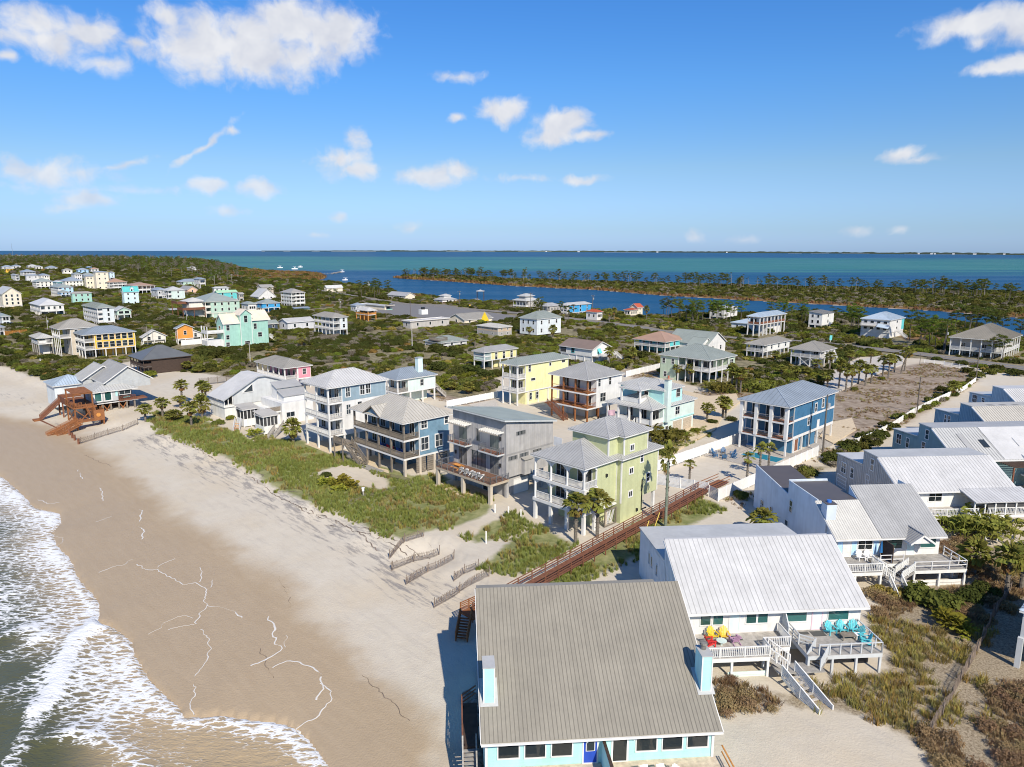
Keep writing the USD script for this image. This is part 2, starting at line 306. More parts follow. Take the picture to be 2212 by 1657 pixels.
WET_P=[(-900,668),(-300,800),(-100,870),(0,897),(160,928),(240,985),(330,1060),(450,1150),(560,1230),(680,1320),(800,1420),(900,1530),(970,1657),(1050,1800),(1200,2300)]
COAST_P=[(-2500,547),(-800,549),(0,551.5),(300,556),(430,561),(500,575),(545,586),(600,590),(690,592),(706,598.5),(690,603),(650,607),(740,613),(800,622),(868,636),(930,640),(985,650),(1060,656),(1130,655),(1200,660),(1290,670),(1350,678),(1406,686),(1450,682),(1560,684),(1650,682),(1734,676),(1850,684),(1960,697),(2050,700),(2110,702),(2160,715),(2230,735),(2400,775),(3200,930)]
ISLAND_P=[(846,600),(875,603),(928,605.5),(1106,618),(1281,626.5),(1431,639),(1659,652),(1809,660),(1984,670),(2134,681),(2212,689),(2500,725),(3200,800),(4200,900),(4200,720),(3200,672),(2600,648),(2212,635),(2000,629),(1700,622),(1500,617),(1300,612),(1106,606),(1050,602),(960,598.6),(905,598)]
shore=LineString(pix(SHORE_P,SEA));dune=LineString(pix(DUNE_P));wetl=LineString(pix(WET_P,-1.6))
coast=pix(COAST_P,SEA)
_sh,_co=list(shore.coords),coast
# the spit of land between gulf and bay, closed far to the left and behind the camera
mainland=Polygon(_sh+[(60,-400),(900,-400)]+_co[::-1]).buffer(0)
island=Polygon(pix(ISLAND_P,SEA)).buffer(0)
sea_side=Polygon(_sh+[(60,-900),(-6000,-900),(-6000,3000)]).buffer(0)
dune_land=Polygon(list(dune.coords)+[(300,-400),(3000,-400),(3000,3000),(-3000,3000)]).buffer(0)
GRASS_P=[[(318,905),(345,935),(420,962),(480,985),(545,1020),(610,1060),(680,1092),(750,1112),(800,1145),(870,1168),(925,1150),(985,1142),(1040,1120),(1064,1100),(1052,1078),(1000,1052),(955,1022),(890,1030),(850,1015),(800,1000),(740,985),(650,950),(600,948),(560,945),(540,960),(500,930),(440,905),(390,900),(340,893)],[(1040,1230),(1075,1195),(1110,1160),(1165,1135),(1205,1158),(1240,1176),(1200,1205),(1110,1248)],[(1010,1165),(1060,1130),(1110,1112),(1150,1125),(1100,1155),(1030,1175)],[(1180,1268),(1250,1225),(1330,1172),(1400,1130),(1500,1075),(1550,1085),(1560,1100),(1480,1140),(1400,1190),(1300,1240),(1240,1265)],[(640,1015),(700,1030),(780,1052),(850,1062),(840,1085),(760,1080),(680,1060)],[(1414,975),(1470,930),(1520,925),(1530,940),(1470,965),(1425,995)]]
SANDHOLE_P=[[(668,1028),(690,1018),(740,1003),(800,1012),(838,1040),(838,1058),(780,1050),(720,1043)]]
SCRUB_P=[[(-2500,552),(3300,552),(3300,900),(2300,830),(2212,812),(2125,800),(2090,790),(1990,775),(1890,770),(1850,772),(1800,800),(1770,835),(1640,850),(1560,848),(1480,830),(1420,800),(1330,795),(1290,790),(1230,790),(1075,815),(1070,850),(1000,862),(945,850),(850,820),(790,800),(680,815),(616,803),(520,818),(430,806),(330,800),(290,780),(200,795),(150,826),(105,822),(62,812),(22,795),(-60,783),(-300,738),(-900,630)],[(1770,1010),(1850,955),(1990,880),(2090,822),(2110,818),(2090,840),(1960,905),(1850,985),(1800,1010)],[(1630,1090),(1680,1050),(1760,1005),(1790,1010),(1720,1060),(1650,1095)]]
BROWN_P=[[(1560,1470),(1600,1545),(1640,1530),(1720,1530),(1800,1540),(1900,1560),(1990,1620),(2060,1680),(2400,1700),(2400,1300),(2212,1200),(2080,1160),(2040,1190),(2050,1250),(1930,1275),(1880,1290),(1910,1440),(1800,1475),(1660,1500)],[(1548,1470),(1570,1500),(1565,1540),(1548,1520)]]
DIRT_P=[[(1800,835),(1850,812),(1920,795),(2000,782),(2090,800),(2118,822),(2040,870),(1950,920),(1860,955),(1800,935),(1780,900)],[(935,838),(985,848),(1070,860),(1070,882),(985,875),(930,858)],[(1340,800),(1400,785),(1450,795),(1430,815),(1370,822)],[(1500,848),(1640,838),(1680,860),(1600,870),(1520,865)]]
MARSH_P=[[(500,574),(545,585),(600,589),(690,591.5),(708,598.5),(690,604),(640,608),(560,607),(500,600),(470,585)],[(1950,688),(2050,694),(2120,700),(2230,730),(2230,760),(2050,735),(1960,735),(1930,715)],[(860,634),(930,640),(985,650),(1000,660),(930,652),(880,645)]]
def sd(poly,pts):
 """Signed distance of the points to the polygon's edge, positive inside."""
 d=shapely.distance(pts,poly.boundary)
 shapely.prepare(poly)
 return np.where(shapely.contains(poly,pts),d,-d)
def soft(polys,pts,w):
 out=np.full(len(pts),-1e9)
 for p in polys:
  q=Polygon(pix(p)).buffer(0)
  out=np.maximum(out,sd(q,pts))
 return np.clip(.5+out/(2*w),0,1)
def ss(x,a,b):
 t=np.clip((x-a)/(b-a),0,1)
 return t*t*(3-2*t)
def ground_fields(X,Y):
 pts=shapely.points(X,Y)
 R=np.hypot(X,Y)
 near=(R<420)&(Y>-30)
 n1=meshkit.fbm(np.stack([X/9,Y/9,0*X],-1),3,1);n2=meshkit.fbm(np.stack([X/2.2,Y/2.2,0*X+9],-1),3,4)
 sdm=sd(mainland,pts);sdi=sd(island,pts)
 dsh=shapely.distance(pts,shore);gulf=shapely.contains(sea_side,pts)
 dsh=np.where(gulf,-dsh,dsh)
 ddu=shapely.distance(pts,dune);inl=shapely.contains(dune_land,pts)
 ddu=np.where(inl,ddu,-ddu)+(n2-.5)*1.6+(n1-.5)*3.2
 t=np.clip(dsh/np.maximum(dsh-ddu,.5),0,1)
 beach=SEA+.02+1.65*t**.8
 h=np.where(ddu>0,0.0,beach)
 h=np.where(ddu<=0,h+ss(ddu,-3.6,0.4)*(0.0-h)*1.0,(n1-.5)*.5*ss(ddu,0,4)*(R<200)+.35*np.exp(-(ddu-4)**2/18)*n1*1.4)
 h=np.where(dsh<0,SEA-.25-.05*np.minimum(-dsh,30),h)
 # bay shores
 h=np.where((sdm<25)&~(dsh<60),SEA+.45+np.clip(sdm,0,25)/25*(-SEA-.45),h)
 h=np.where((sdm<0)&(dsh>0)&~gulf,SEA-1.5,h)
 h=np.where(sdi>0,SEA+.45+np.minimum(sdi,40)/40*.9,h)
 h=np.where((sdi<=0)&(sdm<=0),np.minimum(h,SEA-.4),h)
 return pts,h,dsh,ddu,sdm,sdi,n1,n2
def height(x,y):
 return float(ground_fields(np.array([float(x)]),np.array([float(y)]))[1][0])
def heights(P):
 P=np.asarray(P,float)
 return ground_fields(P[:,0],P[:,1])[1]
az=np.concatenate([np.arange(-180,-64,4.0),np.arange(-64,64.01,.24),np.arange(68,180.1,4.0)])
rr=np.concatenate([[0.5],np.linspace(4,24,6),26*1.0115**np.arange(0,455)])
A_,R_=np.meshgrid(np.radians(az),rr,indexing='ij')
GX,GY=(np.sin(A_)*R_).ravel(),(np.cos(A_)*R_).ravel()
pts,GZ,dsh,ddu,sdm,sdi,n1,n2=ground_fields(GX,GY)
GR=np.hypot(GX,GY)
jit=(n2-.5)*4+(n1-.5)*5
grass=soft(GRASS_P,pts,1.6);grass=np.minimum(grass,1-soft(SANDHOLE_P,pts,1.4))
scrub=np.maximum(soft(SCRUB_P,pts,4.0),0)
scrub=np.where(sdm>3,scrub,0);scrub=np.maximum(scrub,np.clip((sdi-12)/10,0,1))
brown=soft(BROWN_P,pts,2.0);dirt=soft(DIRT_P,pts,4.0)
marsh=np.maximum(soft(MARSH_P,pts,5.0),np.clip(1-np.abs(sdi-8)/14,0,1)*(sdi>-2));marsh=np.maximum(marsh,np.clip(1-np.abs(sdm-3)/5,0,1)*((sdm>-2)&(dsh>60)))
wseg=shapely.distance(pts,wetl);wside=shapely.contains(Polygon(list(wetl.coords)+[(60,-900),(-6000,-900),(-6000,3000)]).buffer(0),pts)
wet=ss(np.where(wside,wseg,-wseg)+jit*.8,-7,7)
wr1=LineString(pix([(310,948),(380,975),(430,1000),(520,1040),(600,1085),(680,1130),(760,1165),(820,1205),(880,1255),(940,1290)],-.9));wr2=LineString(pix([(10,850),(60,865),(110,890),(130,915)],-.9));wr3=LineString(pix([(60,1110),(150,1090)],-2))
wrack=1.05*np.exp(-(shapely.distance(pts,wr1)/6.0)**2)+.8*np.exp(-(shapely.distance(pts,wr2)/5)**2)
veg2=np.maximum(grass,0)
f=[]
nr,na=len(rr),len(az)
ii,jj=np.meshgrid(np.arange(na-1),np.arange(nr-1),indexing='ij')
q=np.stack([ii*nr+jj,(ii+1)*nr+jj,(ii+1)*nr+jj+1,ii*nr+jj+1],-1).reshape(-1,4)
GF=np.vstack([q[:,[0,2,1]],q[:,[0,3,2]]])
def ground_material(path):
 n={'geo':('geometry',{}),'A':('attribute',dict(attribute='zone_a')),'B':('attribute',dict(attribute='zone_b')),'sa':('separate_xyz',{}),'sb':('separate_xyz',{}),'nf':('noise_texture',dict(scale=.55,detail=6.0,roughness=.65)),'nc':('noise_texture',dict(scale=.05,detail=5.0,roughness=.6)),'ng':('noise_texture',dict(scale=5.0,detail=4.0,roughness=.7)),'mst':('mapping',dict(mapping_type='texture',rotation=(0,0,math.radians(134.5)),scale=(4.5,.75,1))),'ns':('noise_texture',dict(scale=1.0,detail=6.0,roughness=.7)),'p':('principled_bsdf',dict(specular_ior_level=.25))}
 l=[('A.vector','sa.vector'),('B.vector','sb.vector'),('geo.position','nf.vector'),('geo.position','nc.vector'),('geo.position','ng.vector'),('geo.position','mst.vector'),('mst.vector','ns.vector')]
 def mask(name,src,noise,lo,hi,amp):
  n[name+'m']=('math',dict(math_type='multiply_add',value2=amp,value3=-amp*.5));l.append((noise+'.fac',name+'m.value1'))
  n[name+'a']=('math',dict(math_type='add'));l.extend([(src,name+'a.value1'),(name+'m.value',name+'a.value2')])
  n[name]=('map_range',dict(range_type='smoothstep',from_min=lo,from_max=hi,to_min=0,to_max=1,clamp=True));l.append((name+'a.value',name+'.value'))
  return name+'.result'
 def over(name,base,col,fac):
  n[name]=('mix_color',dict(blend_type='mix'));l.append((base,name+'.a'));l.append((fac,name+'.fac'))
  if isinstance(col,str):
   l.append((col,name+'.b'))
  else:
   n[name]=('mix_color',dict(blend_type='mix',b=col))
  return name+'.result'
 n['sand']=('mix_color',dict(a=(.47,.41,.32),b=(.585,.525,.425)));l.append(('nf.fac','sand.fac'))
 n['sandb']=('mix_color',dict(b=(.50,.41,.285)));n['sbr']=('map_range',dict(from_min=.45,from_max=.7,to_min=0,to_max=.75,clamp=True));l.extend([('nc.fac','sbr.value'),('sand.result','sandb.a'),('sbr.result','sandb.fac')])
 n['wetc']=('mix_color',dict(a=(.335,.25,.155),b=(.42,.325,.215)));l.append(('ns.fac','wetc.fac'))
 n['sst']=('map_range',dict(from_min=.5,from_max=.78,to_max=.55,clamp=True));n['sandc']=('mix_color',dict(b=(.40,.355,.30)));l.extend([('ns.fac','sst.value'),('sst.result','sandc.fac'),('sandb.result','sandc.a')])
 c=over('c1','sandc.result','wetc.result',mask('wm','sa.x','nf',.2,.8,.35))
 n['wrk']=('mix_color',dict(a=(.10,.09,.085),b=(.34,.31,.28)));l.append(('ng.fac','wrk.fac'))
 n['nsn']=('map_range',dict(from_min=.28,from_max=.72,clamp=True));l.append(('ns.fac','nsn.value'))
 n['wk0']=('math',dict(math_type='multiply_add',value2=1.0,value3=-.02));l.append(('nsn.result','wk0.value1'))
 n['wk1']=('math',dict(math_type='multiply'));l.extend([('wk0.value','wk1.value1'),('sb.x','wk1.value2')])
 n['wk']=('map_range',dict(range_type='smoothstep',from_min=.40,from_max=.78,to_max=.8,clamp=True));l.append(('wk1.value','wk.value'))
 c=over('c2',c,'wrk.result','wk.result')
 n['dirtc']=('mix_color',dict(a=(.17,.12,.08),b=(.38,.31,.235)));n['ngn']=('map_range',dict(from_min=.3,from_max=.7,clamp=True));n['nfn']=('map_range',dict(from_min=.32,from_max=.68,clamp=True));l.extend([('ng.fac','ngn.value'),('nf.fac','nfn.value'),('nfn.result','dirtc.fac')])
 c=over('c3',c,'dirtc.result',mask('dm','sb.y','nf',.35,.75,.7))
 n['brc']=('mix_color',dict(a=(.13,.09,.05),b=(.42,.35,.24)));l.append(('ngn.result','brc.fac'))
 c=over('c4',c,'brc.result',mask('bm','sa.z','nf',.45,.75,.9))
 n['scr']=('mix_color',dict(a=(.085,.075,.035),b=(.32,.27,.16)));l.append(('nfn.result','scr.fac'))
 c=over('c5',c,'scr.result',mask('sm','sb.w' if False else 'B.fac','nf',2.0,3.0,.1)if False else mask('sm','sa.y','nf',.40,.66,.62))
 n['grc']=('mix_color',dict(a=(.11,.135,.035),b=(.30,.285,.13)));l.append(('nfn.result','grc.fac'))
 c=over('c6',c,'grc.result',mask('gm','C.fac','nf',.35,.7,.7))
 n['C']=('attribute',dict(attribute='zone_c'))
 n['mrc']=('mix_color',dict(a=(.10,.055,.025),b=(.24,.14,.06)));l.append(('nfn.result','mrc.fac'))
 c=over('c7',c,'mrc.result',mask('mm','sb.z','nf',.25,.6,.4))
 l.append((c,'p.base_color'))
 n['rg']=('map_range',dict(from_min=.4,from_max=1.0,to_min=.92,to_max=.50,clamp=True));l.extend([('sa.x','rg.value'),('rg.result','p.roughness')])
 n['b']=('bump',dict(strength=.55,distance=.10));n['hb']=('math',dict(math_type='add'));l.extend([('nf.fac','hb.value1'),('ng.fac','hb.value2'),('hb.value','b.height'),('b.normal','p.normal')])
 return usdkit.material(stage,path,n,l,surface='p.BSDF')
_recipes['ground']=ground_material
gp=write_mesh('/World/ground',np.stack([GX,GY,GZ],1),GF,'ground',True)
tag(gp,'white sand and scrub ground of the low coastal spit',kind='structure')
pv=UsdGeom.PrimvarsAPI(gp)
def primvar(name,arr):
 if arr.ndim==1:
  pv.CreatePrimvar(name,T_.FloatArray,'vertex').Set(Vt.FloatArray.FromNumpy(arr.astype(np.float32)))
 else:
  pv.CreatePrimvar(name,T_.Float3Array,'vertex').Set(Vt.Vec3fArray.FromNumpy(np.ascontiguousarray(arr.astype(np.float32))))
primvar('zone_a',np.stack([wet,scrub,brown],1));primvar('zone_b',np.stack([wrack,dirt,marsh],1));primvar('zone_c',grass)
# ---------------------------------------------------------------- water
def bay_material(path):
 n={'geo':('geometry',{}),'xyz':('separate_xyz',{}),'mp':('mapping',dict(rotation=(0,0,math.radians(-4)),scale=(.0011,.0075,1))),'n1':('noise_texture',dict(scale=1.0,detail=4.0,roughness=.55)),'mp2':('mapping',dict(scale=(.02,.09,1))),'n2':('noise_texture',dict(scale=1.0,detail=4.0)),'mp3':('mapping',dict(scale=(.35,.9,1))),'n3':('noise_texture',dict(scale=1.0,detail=5.0,roughness=.6)),'mp4':('mapping',dict(scale=(.004,.03,1))),'n4':('noise_texture',dict(scale=1.0,detail=3.0)),'rr':('map_range',dict(from_min=.35,from_max=.7,to_min=.18,to_max=.34)),'y1':('map_range',dict(range_type='smoothstep',from_min=900,from_max=1700,clamp=True)),'y2':('map_range',dict(range_type='smoothstep',from_min=2600,from_max=4800,to_min=1,to_max=0,clamp=True)),'ym':('math',dict(math_type='multiply')),'am':('math',dict(math_type='multiply_add',value2=2.0,value3=-1.0)),'aa':('math',dict(math_type='add',use_clamp=True)),'ac':('map_range',dict(range_type='smoothstep',from_min=.2,from_max=1.1,clamp=True)),'c':('mix_color',dict(a=(.010,.068,.150),b=(.035,.150,.145))),'df':('diffuse_bsdf',{}),'mx':('mix_closure',dict(fac=.34)),'b':('bump',dict(strength=.8,distance=.5)),'p':('principled_bsdf',dict(roughness=.26,ior=1.33,specular_ior_level=.35))}
 l=[('geo.position','xyz.vector'),('geo.position','mp.vector'),('mp.vector','n1.vector'),('geo.position','mp3.vector'),('mp3.vector','n3.vector'),('xyz.y','y1.value'),('xyz.y','y2.value'),('y1.result','ym.value1'),('y2.result','ym.value2'),('n1.fac','am.value1'),('am.value','aa.value1'),('ym.value','aa.value2'),('aa.value','ac.value'),('ac.result','c.fac'),('c.result','p.base_color'),('n3.fac','b.height'),('b.normal','p.normal'),('geo.position','mp4.vector'),('mp4.vector','n4.vector'),('n4.fac','rr.value'),('rr.result','p.roughness'),('c.result','df.color'),('df.BSDF','mx.closure1'),('p.BSDF','mx.closure2')]
 return usdkit.material(stage,path,n,l,surface='mx.closure')
_recipes['bay_water']=bay_material
_a=np.radians(np.arange(0,360,3.0));_rad=[(330.0,SEA-1.2),(395.0,SEA),(1500.0,SEA),(10500.0,SEA)]
_v=np.vstack([np.stack([np.sin(_a)*r,np.cos(_a)*r,0*_a+z],1)for r,z in _rad]+[[[0,0,SEA-1.2]]])
_n=len(_a);_f=[]
for k in range(3):
 for i in range(_n):
  j=(i+1)%_n
  _f+=[(k*_n+i,k*_n+j,(k+1)*_n+j),(k*_n+i,(k+1)*_n+j,(k+1)*_n+i)]
_f+=[(4*_n,(i+1)%_n,i)for i in range(_n)]
_f=np.array(_f)
_fn=np.cross(_v[_f[:,1]]-_v[_f[:,0]],_v[_f[:,2]]-_v[_f[:,0]])[:,2]<0
_f[_fn]=_f[_fn][:,::-1]
tag(write_mesh('/World/bay_water',_v,_f,'bay_water'),'blue and teal water of the bay and the lagoon',kind='structure')
# the gulf's edge: surf sheet with breakers and foam
sx,sy=np.meshgrid(np.arange(-150,6,.4),np.arange(22,128,.4),indexing='ij')
SX,SY=sx.ravel(),sy.ravel()
spt=shapely.points(SX,SY)
sdist=np.where(shapely.contains(sea_side,spt),1,-1)*shapely.distance(spt,shore)
crest=LineString(pix([(260,1330),(215,1345),(175,1372),(138,1422),(128,1470),(80,1545),(48,1600),(20,1680),(-20,1800)],SEA));crest2=LineString(pix([(-60,1400),(20,1372),(60,1362),(82,1378)],SEA));crest3=LineString(pix([(110,1600),(150,1583),(185,1588),(230,1608),(290,1650),(320,1700)],SEA));crest4=LineString(pix([(-80,1520),(0,1502),(45,1540)],SEA))
sn=meshkit.fbm(np.stack([SX/2.5,SY/2.5,0*SX],-1),4,5);sn2=meshkit.fbm(np.stack([SX/7,SY/7,0*SX],-1),3,8);sn3=meshkit.fbm(np.stack([SX/.9,SY/.9,0*SX],-1),3,9)
cd=shapely.distance(spt,crest)+(sn-.5)*1.2;cd2=shapely.distance(spt,crest2)+(sn-.5)*1.2;cd3=shapely.distance(spt,crest3)+(sn-.5)*1.0;cd4=shapely.distance(spt,crest4)+(sn-.5)
wave=.42*np.exp(-(cd/1.1)**2)+.3*np.exp(-(cd2/1.6)**2)+.34*np.exp(-(cd3/1.3)**2)+.25*np.exp(-(cd4/1.4)**2)
SZ=SEA+.03+wave+(sn-.5)*.22*ss(sdist,1,6)+(sn3-.5)*.12*ss(sdist,.5,4)+.10*np.exp(-(sdist-.4)**2/.3)
SZ=np.where(sdist<0,SEA-.04+.02+np.minimum(0,sdist)*.4,SZ)
ok=sdist>-.8
nx_,ny_=sx.shape
ii,jj=np.meshgrid(np.arange(nx_-1),np.arange(ny_-1),indexing='ij')
q=np.stack([ii*ny_+jj,(ii+1)*ny_+jj,(ii+1)*ny_+jj+1,ii*ny_+jj+1],-1).reshape(-1,4)
q=q[ok[q].all(1)]
SF=np.vstack([q[:,[0,1,2]],q[:,[0,2,3]]])
# foam: thick at the running edge and behind the breakers, lace between
thin=ss(SX-(-38+0*SY),-4,10)*ss(-(SY-60),0,6)
edge=np.exp(-(sdist/1.3)**2)
band=ss(sdist,0,1.5)*(1-.55*ss(sdist,9,22))
foam=.50*band+.6*edge+.9*np.exp(-(cd/.9)**2)+.55*np.exp(-(cd2/1.5)**2)+.4*np.exp(-(cd3/1.0)**2)+(sn2-.5)*.9
dark=np.exp(-((shapely.distance(spt,LineString(pix([(-40,1380),(0,1390)],SEA))))/2.5)**2)+np.exp(-((shapely.distance(spt,LineString(pix([(-30,1560),(20,1590),(40,1560)],SEA))))/3.5)**2)+1.0*np.exp(-((shapely.distance(spt,LineString(pix([(-30,1470),(20,1455)],SEA))))/2.2)**2)+np.exp(-((shapely.distance(spt,LineString(pix([(-60,1640),(10,1640)],SEA))))/3.5)**2)
dark+=.6*np.exp(-((shapely.distance(spt,LineString(pix([(95,1640),(200,1640)],SEA))))/2.2)**2)
foam-=.75*dark+.42*thin*(1-edge)
def surf_material(path):
 n={'geo':('geometry',{}),'F':('attribute',dict(attribute='foam')),'D':('attribute',dict(attribute='depth')),'mp':('mapping',dict(rotation=(0,0,math.radians(28)),scale=(.75,2.0,1))),'w':('noise_texture',dict(scale=1.0,detail=2.0)),'wv':('vector_math',dict(math_type='scale',scale=1.1)),'wa':('vector_math',dict(math_type='add')),'v':('voronoi_texture',dict(feature='distance_to_edge',scale=.8,randomness=1.0)),'v2':('voronoi_texture',dict(feature='distance_to_edge',scale=2.4,randomness=1.0)),'vm':('math',dict(math_type='multiply_add',value2=.6)),'n':('noise_texture',dict(scale=2.2,detail=6.0,roughness=.7)),'va':('math',dict(math_type='multiply_add',value2=-1.9,value3=.42)),'na':('math',dict(math_type='multiply_add',value2=1.1,value3=-.55)),'s1':('math',dict(math_type='add')),'s2':('math',dict(math_type='add')),'m':('map_range',dict(range_type='smoothstep',from_min=.36,from_max=.72,clamp=True)),'cw':('mix_color',dict(a=(.40,.30,.175),b=(.085,.085,.04))),'dr':('map_range',dict(range_type='smoothstep',from_min=0,from_max=9,clamp=True)),'cf':('mix_color',dict(b=(.74,.74,.72))),'rg':('map_range',dict(to_min=.12,to_max=.7)),'b':('bump',dict(strength=.6,distance=.08)),'p':('principled_bsdf',dict(ior=1.33,specular_ior_level=.5))}
 l=[('geo.position','mp.vector'),('mp.vector','w.vector'),('w.color','wv.vector1'),('mp.vector','wa.vector1'),('wv.vector','wa.vector2'),('wa.vector','v.vector'),('wa.vector','v2.vector'),('mp.vector','n.vector'),('v2.distance','vm.value1'),('v.distance','vm.value3'),('vm.value','va.value1'),('n.fac','na.value1'),('va.value','s1.value1'),('na.value','s1.value2'),('s1.value','s2.value1'),('F.fac','s2.value2'),('s2.value','m.value'),('D.fac','dr.value'),('dr.result','cw.fac'),('cw.result','cf.a'),('m.result','cf.fac'),('cf.result','p.base_color'),('m.result','rg.value'),('rg.result','p.roughness'),('s2.value','b.height'),('b.normal','p.normal')]
 return usdkit.material(stage,path,n,l,surface='p.BSDF')
_recipes['surf']=surf_material
used=np.unique(SF);remap=-np.ones(len(SX),int);remap[used]=np.arange(len(used))
gp=write_mesh('/World/sea',np.stack([SX,SY,SZ],1)[used],remap[SF],'surf',True)
tag(gp,'foaming surf running up the beach',kind='structure')
pv=UsdGeom.PrimvarsAPI(gp)
primvar('foam',foam[used]);primvar('depth',(sdist+thin*-4)[used])
# thin foam lines left by the swash
def ribbon(mb,P,w,z_off=.03,seg=.35,seed=0,breaks=.25):
 ls=LineString(P);n=max(2,int(ls.length/seg));r=np.random.default_rng(seed)
 pts_=np.array([ls.interpolate(i/n,True).coords[0]for i in range(n+1)])
 wob=meshkit.fbm(np.stack([pts_[:,0]*1.1,pts_[:,1]*1.1,np.full(n+1,seed)],-1),3,seed)-.5
 tn=np.gradient(pts_,axis=0);tn/=np.linalg.norm(tn,axis=1,keepdims=True)+1e-9
 nn=np.stack([-tn[:,1],tn[:,0]],1)
 pts_=pts_+nn*(wob*.9)[:,None]
 ww=.42*w*(.25+1.5*meshkit.fbm(np.stack([np.arange(n+1)*.35,np.full(n+1,seed*3.1),np.zeros(n+1)],-1),3,seed+5))*np.where(meshkit.noise(np.stack([np.arange(n+1)*.22,np.full(n+1,seed*1.7),np.zeros(n+1)],-1),seed)>breaks,1,.08)
 zz=heights(pts_)+z_off
 a=np.column_stack([pts_+nn*ww[:,None]/2,zz]);b=np.column_stack([pts_-nn*ww[:,None]/2,zz]);c=np.column_stack([pts_,zz+.015])
 v=np.stack([a,c,b],1).reshape(-1,3);f=[]
 for i in range(n):
  k=3*i
  f+=[(k,k+1,k+4),(k,k+4,k+3),(k+1,k+2,k+5),(k+1,k+5,k+4)]
 mb.add(v,f)
plain('foam',(.60,.57,.52),.6,.2)
fm=MB()
R6,R8=(0,991.6,.24172),(0,1220.4,.3104)
for i,(pp,fr,w,br)in enumerate([([(860,1030),(950,990),(1100,950),(1180,910)],R6,.22,.3),([(1210,960),(1300,1000),(1400,1010),(1500,1070),(1580,1100),(1640,1155),(1690,1140),(1760,1130),(1810,1170),(1850,1250),(1840,1340),(1790,1400),(1750,1490)],R6,.26,.1),([(690,120),(740,200)],R6,.3,.5),([(900,270),(920,340),(925,390)],R6,.35,.4),([(1250,470),(1275,550),(1240,610),(1290,660),(1260,710),(1270,740)],R6,.36,.35),([(850,570),(920,550),(990,525)],R6,.22,.3),([(1410,990),(1565,920)],R6,.22,.2),([(1800,1000),(1810,1060),(1790,1130)],R6,.25,.4),([(1930,1040),(1910,1120),(1885,1185)],R6,.25,.4),([(1410,455),(1445,520),(1450,600),(1430,680),(1380,760),(1360,800),(1380,850),(1330,920),(1340,1030)],R8,.2,.1),([(1260,1050),(1420,1065),(1560,1060),(1700,1080),(1830,1095),(1960,1110),(2040,1140),(2120,1200),(2190,1290),(2230,1340)],R8,.42,.0),([(2040,1140),(2110,1100),(2215,1055),(2300,960),(2310,900),(2230,840)],R8,.3,.1),([(1865,390),(1890,430),(1910,480),(1890,520),(1920,560),(1950,605),(1880,660),(1750,720)],R8,.4,.15),([(1170,460),(1250,440),(1355,425)],R8,.2,.1),([(1040,480),(1150,410),(1300,358),(1350,380)],R8,.12,.2),([(1440,300),(1520,315),(1620,345),(1690,390)],R8,.35,.45),([(1900,735),(1980,700),(2080,690),(2180,745),(2230,800)],R8,.35,.4),([(2230,800),(2240,880),(2200,950)],R8,.3,.5),([(330,350),(430,400),(530,390)],R6,.3,.4),([(470,665),(540,690),(570,715),(500,780)],R6,.12,.1),([(1990,520),(1980,600)],R8,.12,.1)]):
 ribbon(fm,pix(zl(pp,*fr),-2.2),w,seed=i+1,breaks=br)
single('foam',fm,'foam','thin white foam lines left on the wet sand by the swash',kind='stuff')
# seaweed wrack line: twisted brown strands below the dune
wkm=MB();wr_=np.random.default_rng(3)
for i,pp in enumerate([[(330,942),(420,975),(470,1000),(520,1022),(560,1050),(610,1082),(660,1108),(720,1130),(780,1160),(840,1182),(900,1212)],[(600,1070),(650,1075),(690,1100),(740,1110),(770,1140)],[(700,1135),(780,1150),(850,1180),(930,1205)],[(480,1000),(540,1010),(570,1040)],[(820,1175),(850,1150),(900,1160),(930,1190)],[(640,1100),(700,1120),(760,1150),(830,1200)],[(560,1380),(575,1410),(585,1440)],[(600,1235),(620,1270),(625,1300)],[(780,1440),(840,1490),(880,1540)],[(180,975),(240,1000)]]):
 ribbon(wkm,pix(pp,-.8),.34 if i<6 else.16,z_off=.02,seed=40+i,breaks=.38)
single('seaweed',wkm,'reed','brown seaweed strands in wavy lines on the upper beach',kind='stuff')
# ---------------------------------------------------------------- roads and paving
def strip(P,w,z,step=3.0):
 ls=LineString(P);n=max(2,int(ls.length/step))
 c=np.array([ls.interpolate(i/n,True).coords[0]for i in range(n+1)])
 t=np.gradient(c,axis=0);t/=np.linalg.norm(t,axis=1,keepdims=True);nn=np.stack([-t[:,1],t[:,0]],1)
 zz=np.full(n+1,z)
 v=np.empty((2*(n+1),3));v[0::2]=np.column_stack([c+nn*w/2,zz]);v[1::2]=np.column_stack([c-nn*w/2,zz])
 f=[]
 for i in range(n):
  k=2*i
  f+=[(k,k+1,k+3),(k,k+3,k+2)]
 return v,f
def sheet(P,z,thick=.3):
 return MB().prism([(x,y,z)for x,y in P],(0,0,-thick))
ROAD=pix([(500,606),(560,612),(640,619),(760,640),(863,656),(950,663),(1030,670),(1130,678),(1230,689),(1370,706),(1430,717),(1600,733),(1750,740),(1860,752),(1990,766),(2212,797),(2500,842),(3000,930)])
rd=MB();rd.add(*strip(ROAD,9.0,.30));single('road',rd,'asphalt','two lane asphalt road running along the spit',kind='structure')
rl=MB();ls_=LineString(ROAD)
for off in(-3.9,3.9):
 rl.add(*strip(list(ls_.parallel_offset(abs(off),'left' if off>0 else 'right').coords),.15,.306))
for off in(-.14,.14):
 rl.add(*strip([(x,y+off)for x,y in ROAD],.11,.306))
single('road_marking',rl,'yellow_line','edge and centre lines painted on the asphalt road',kind='structure')
pk=MB();pk.add(*sheet(pix([(800,674),(850,657),(960,659),(1030,672),(1120,684),(1090,694),(980,692),(870,684)]),.28).data());single('parking_lot',pk,'asphalt','grey parking lot beside the roadside store',kind='structure')
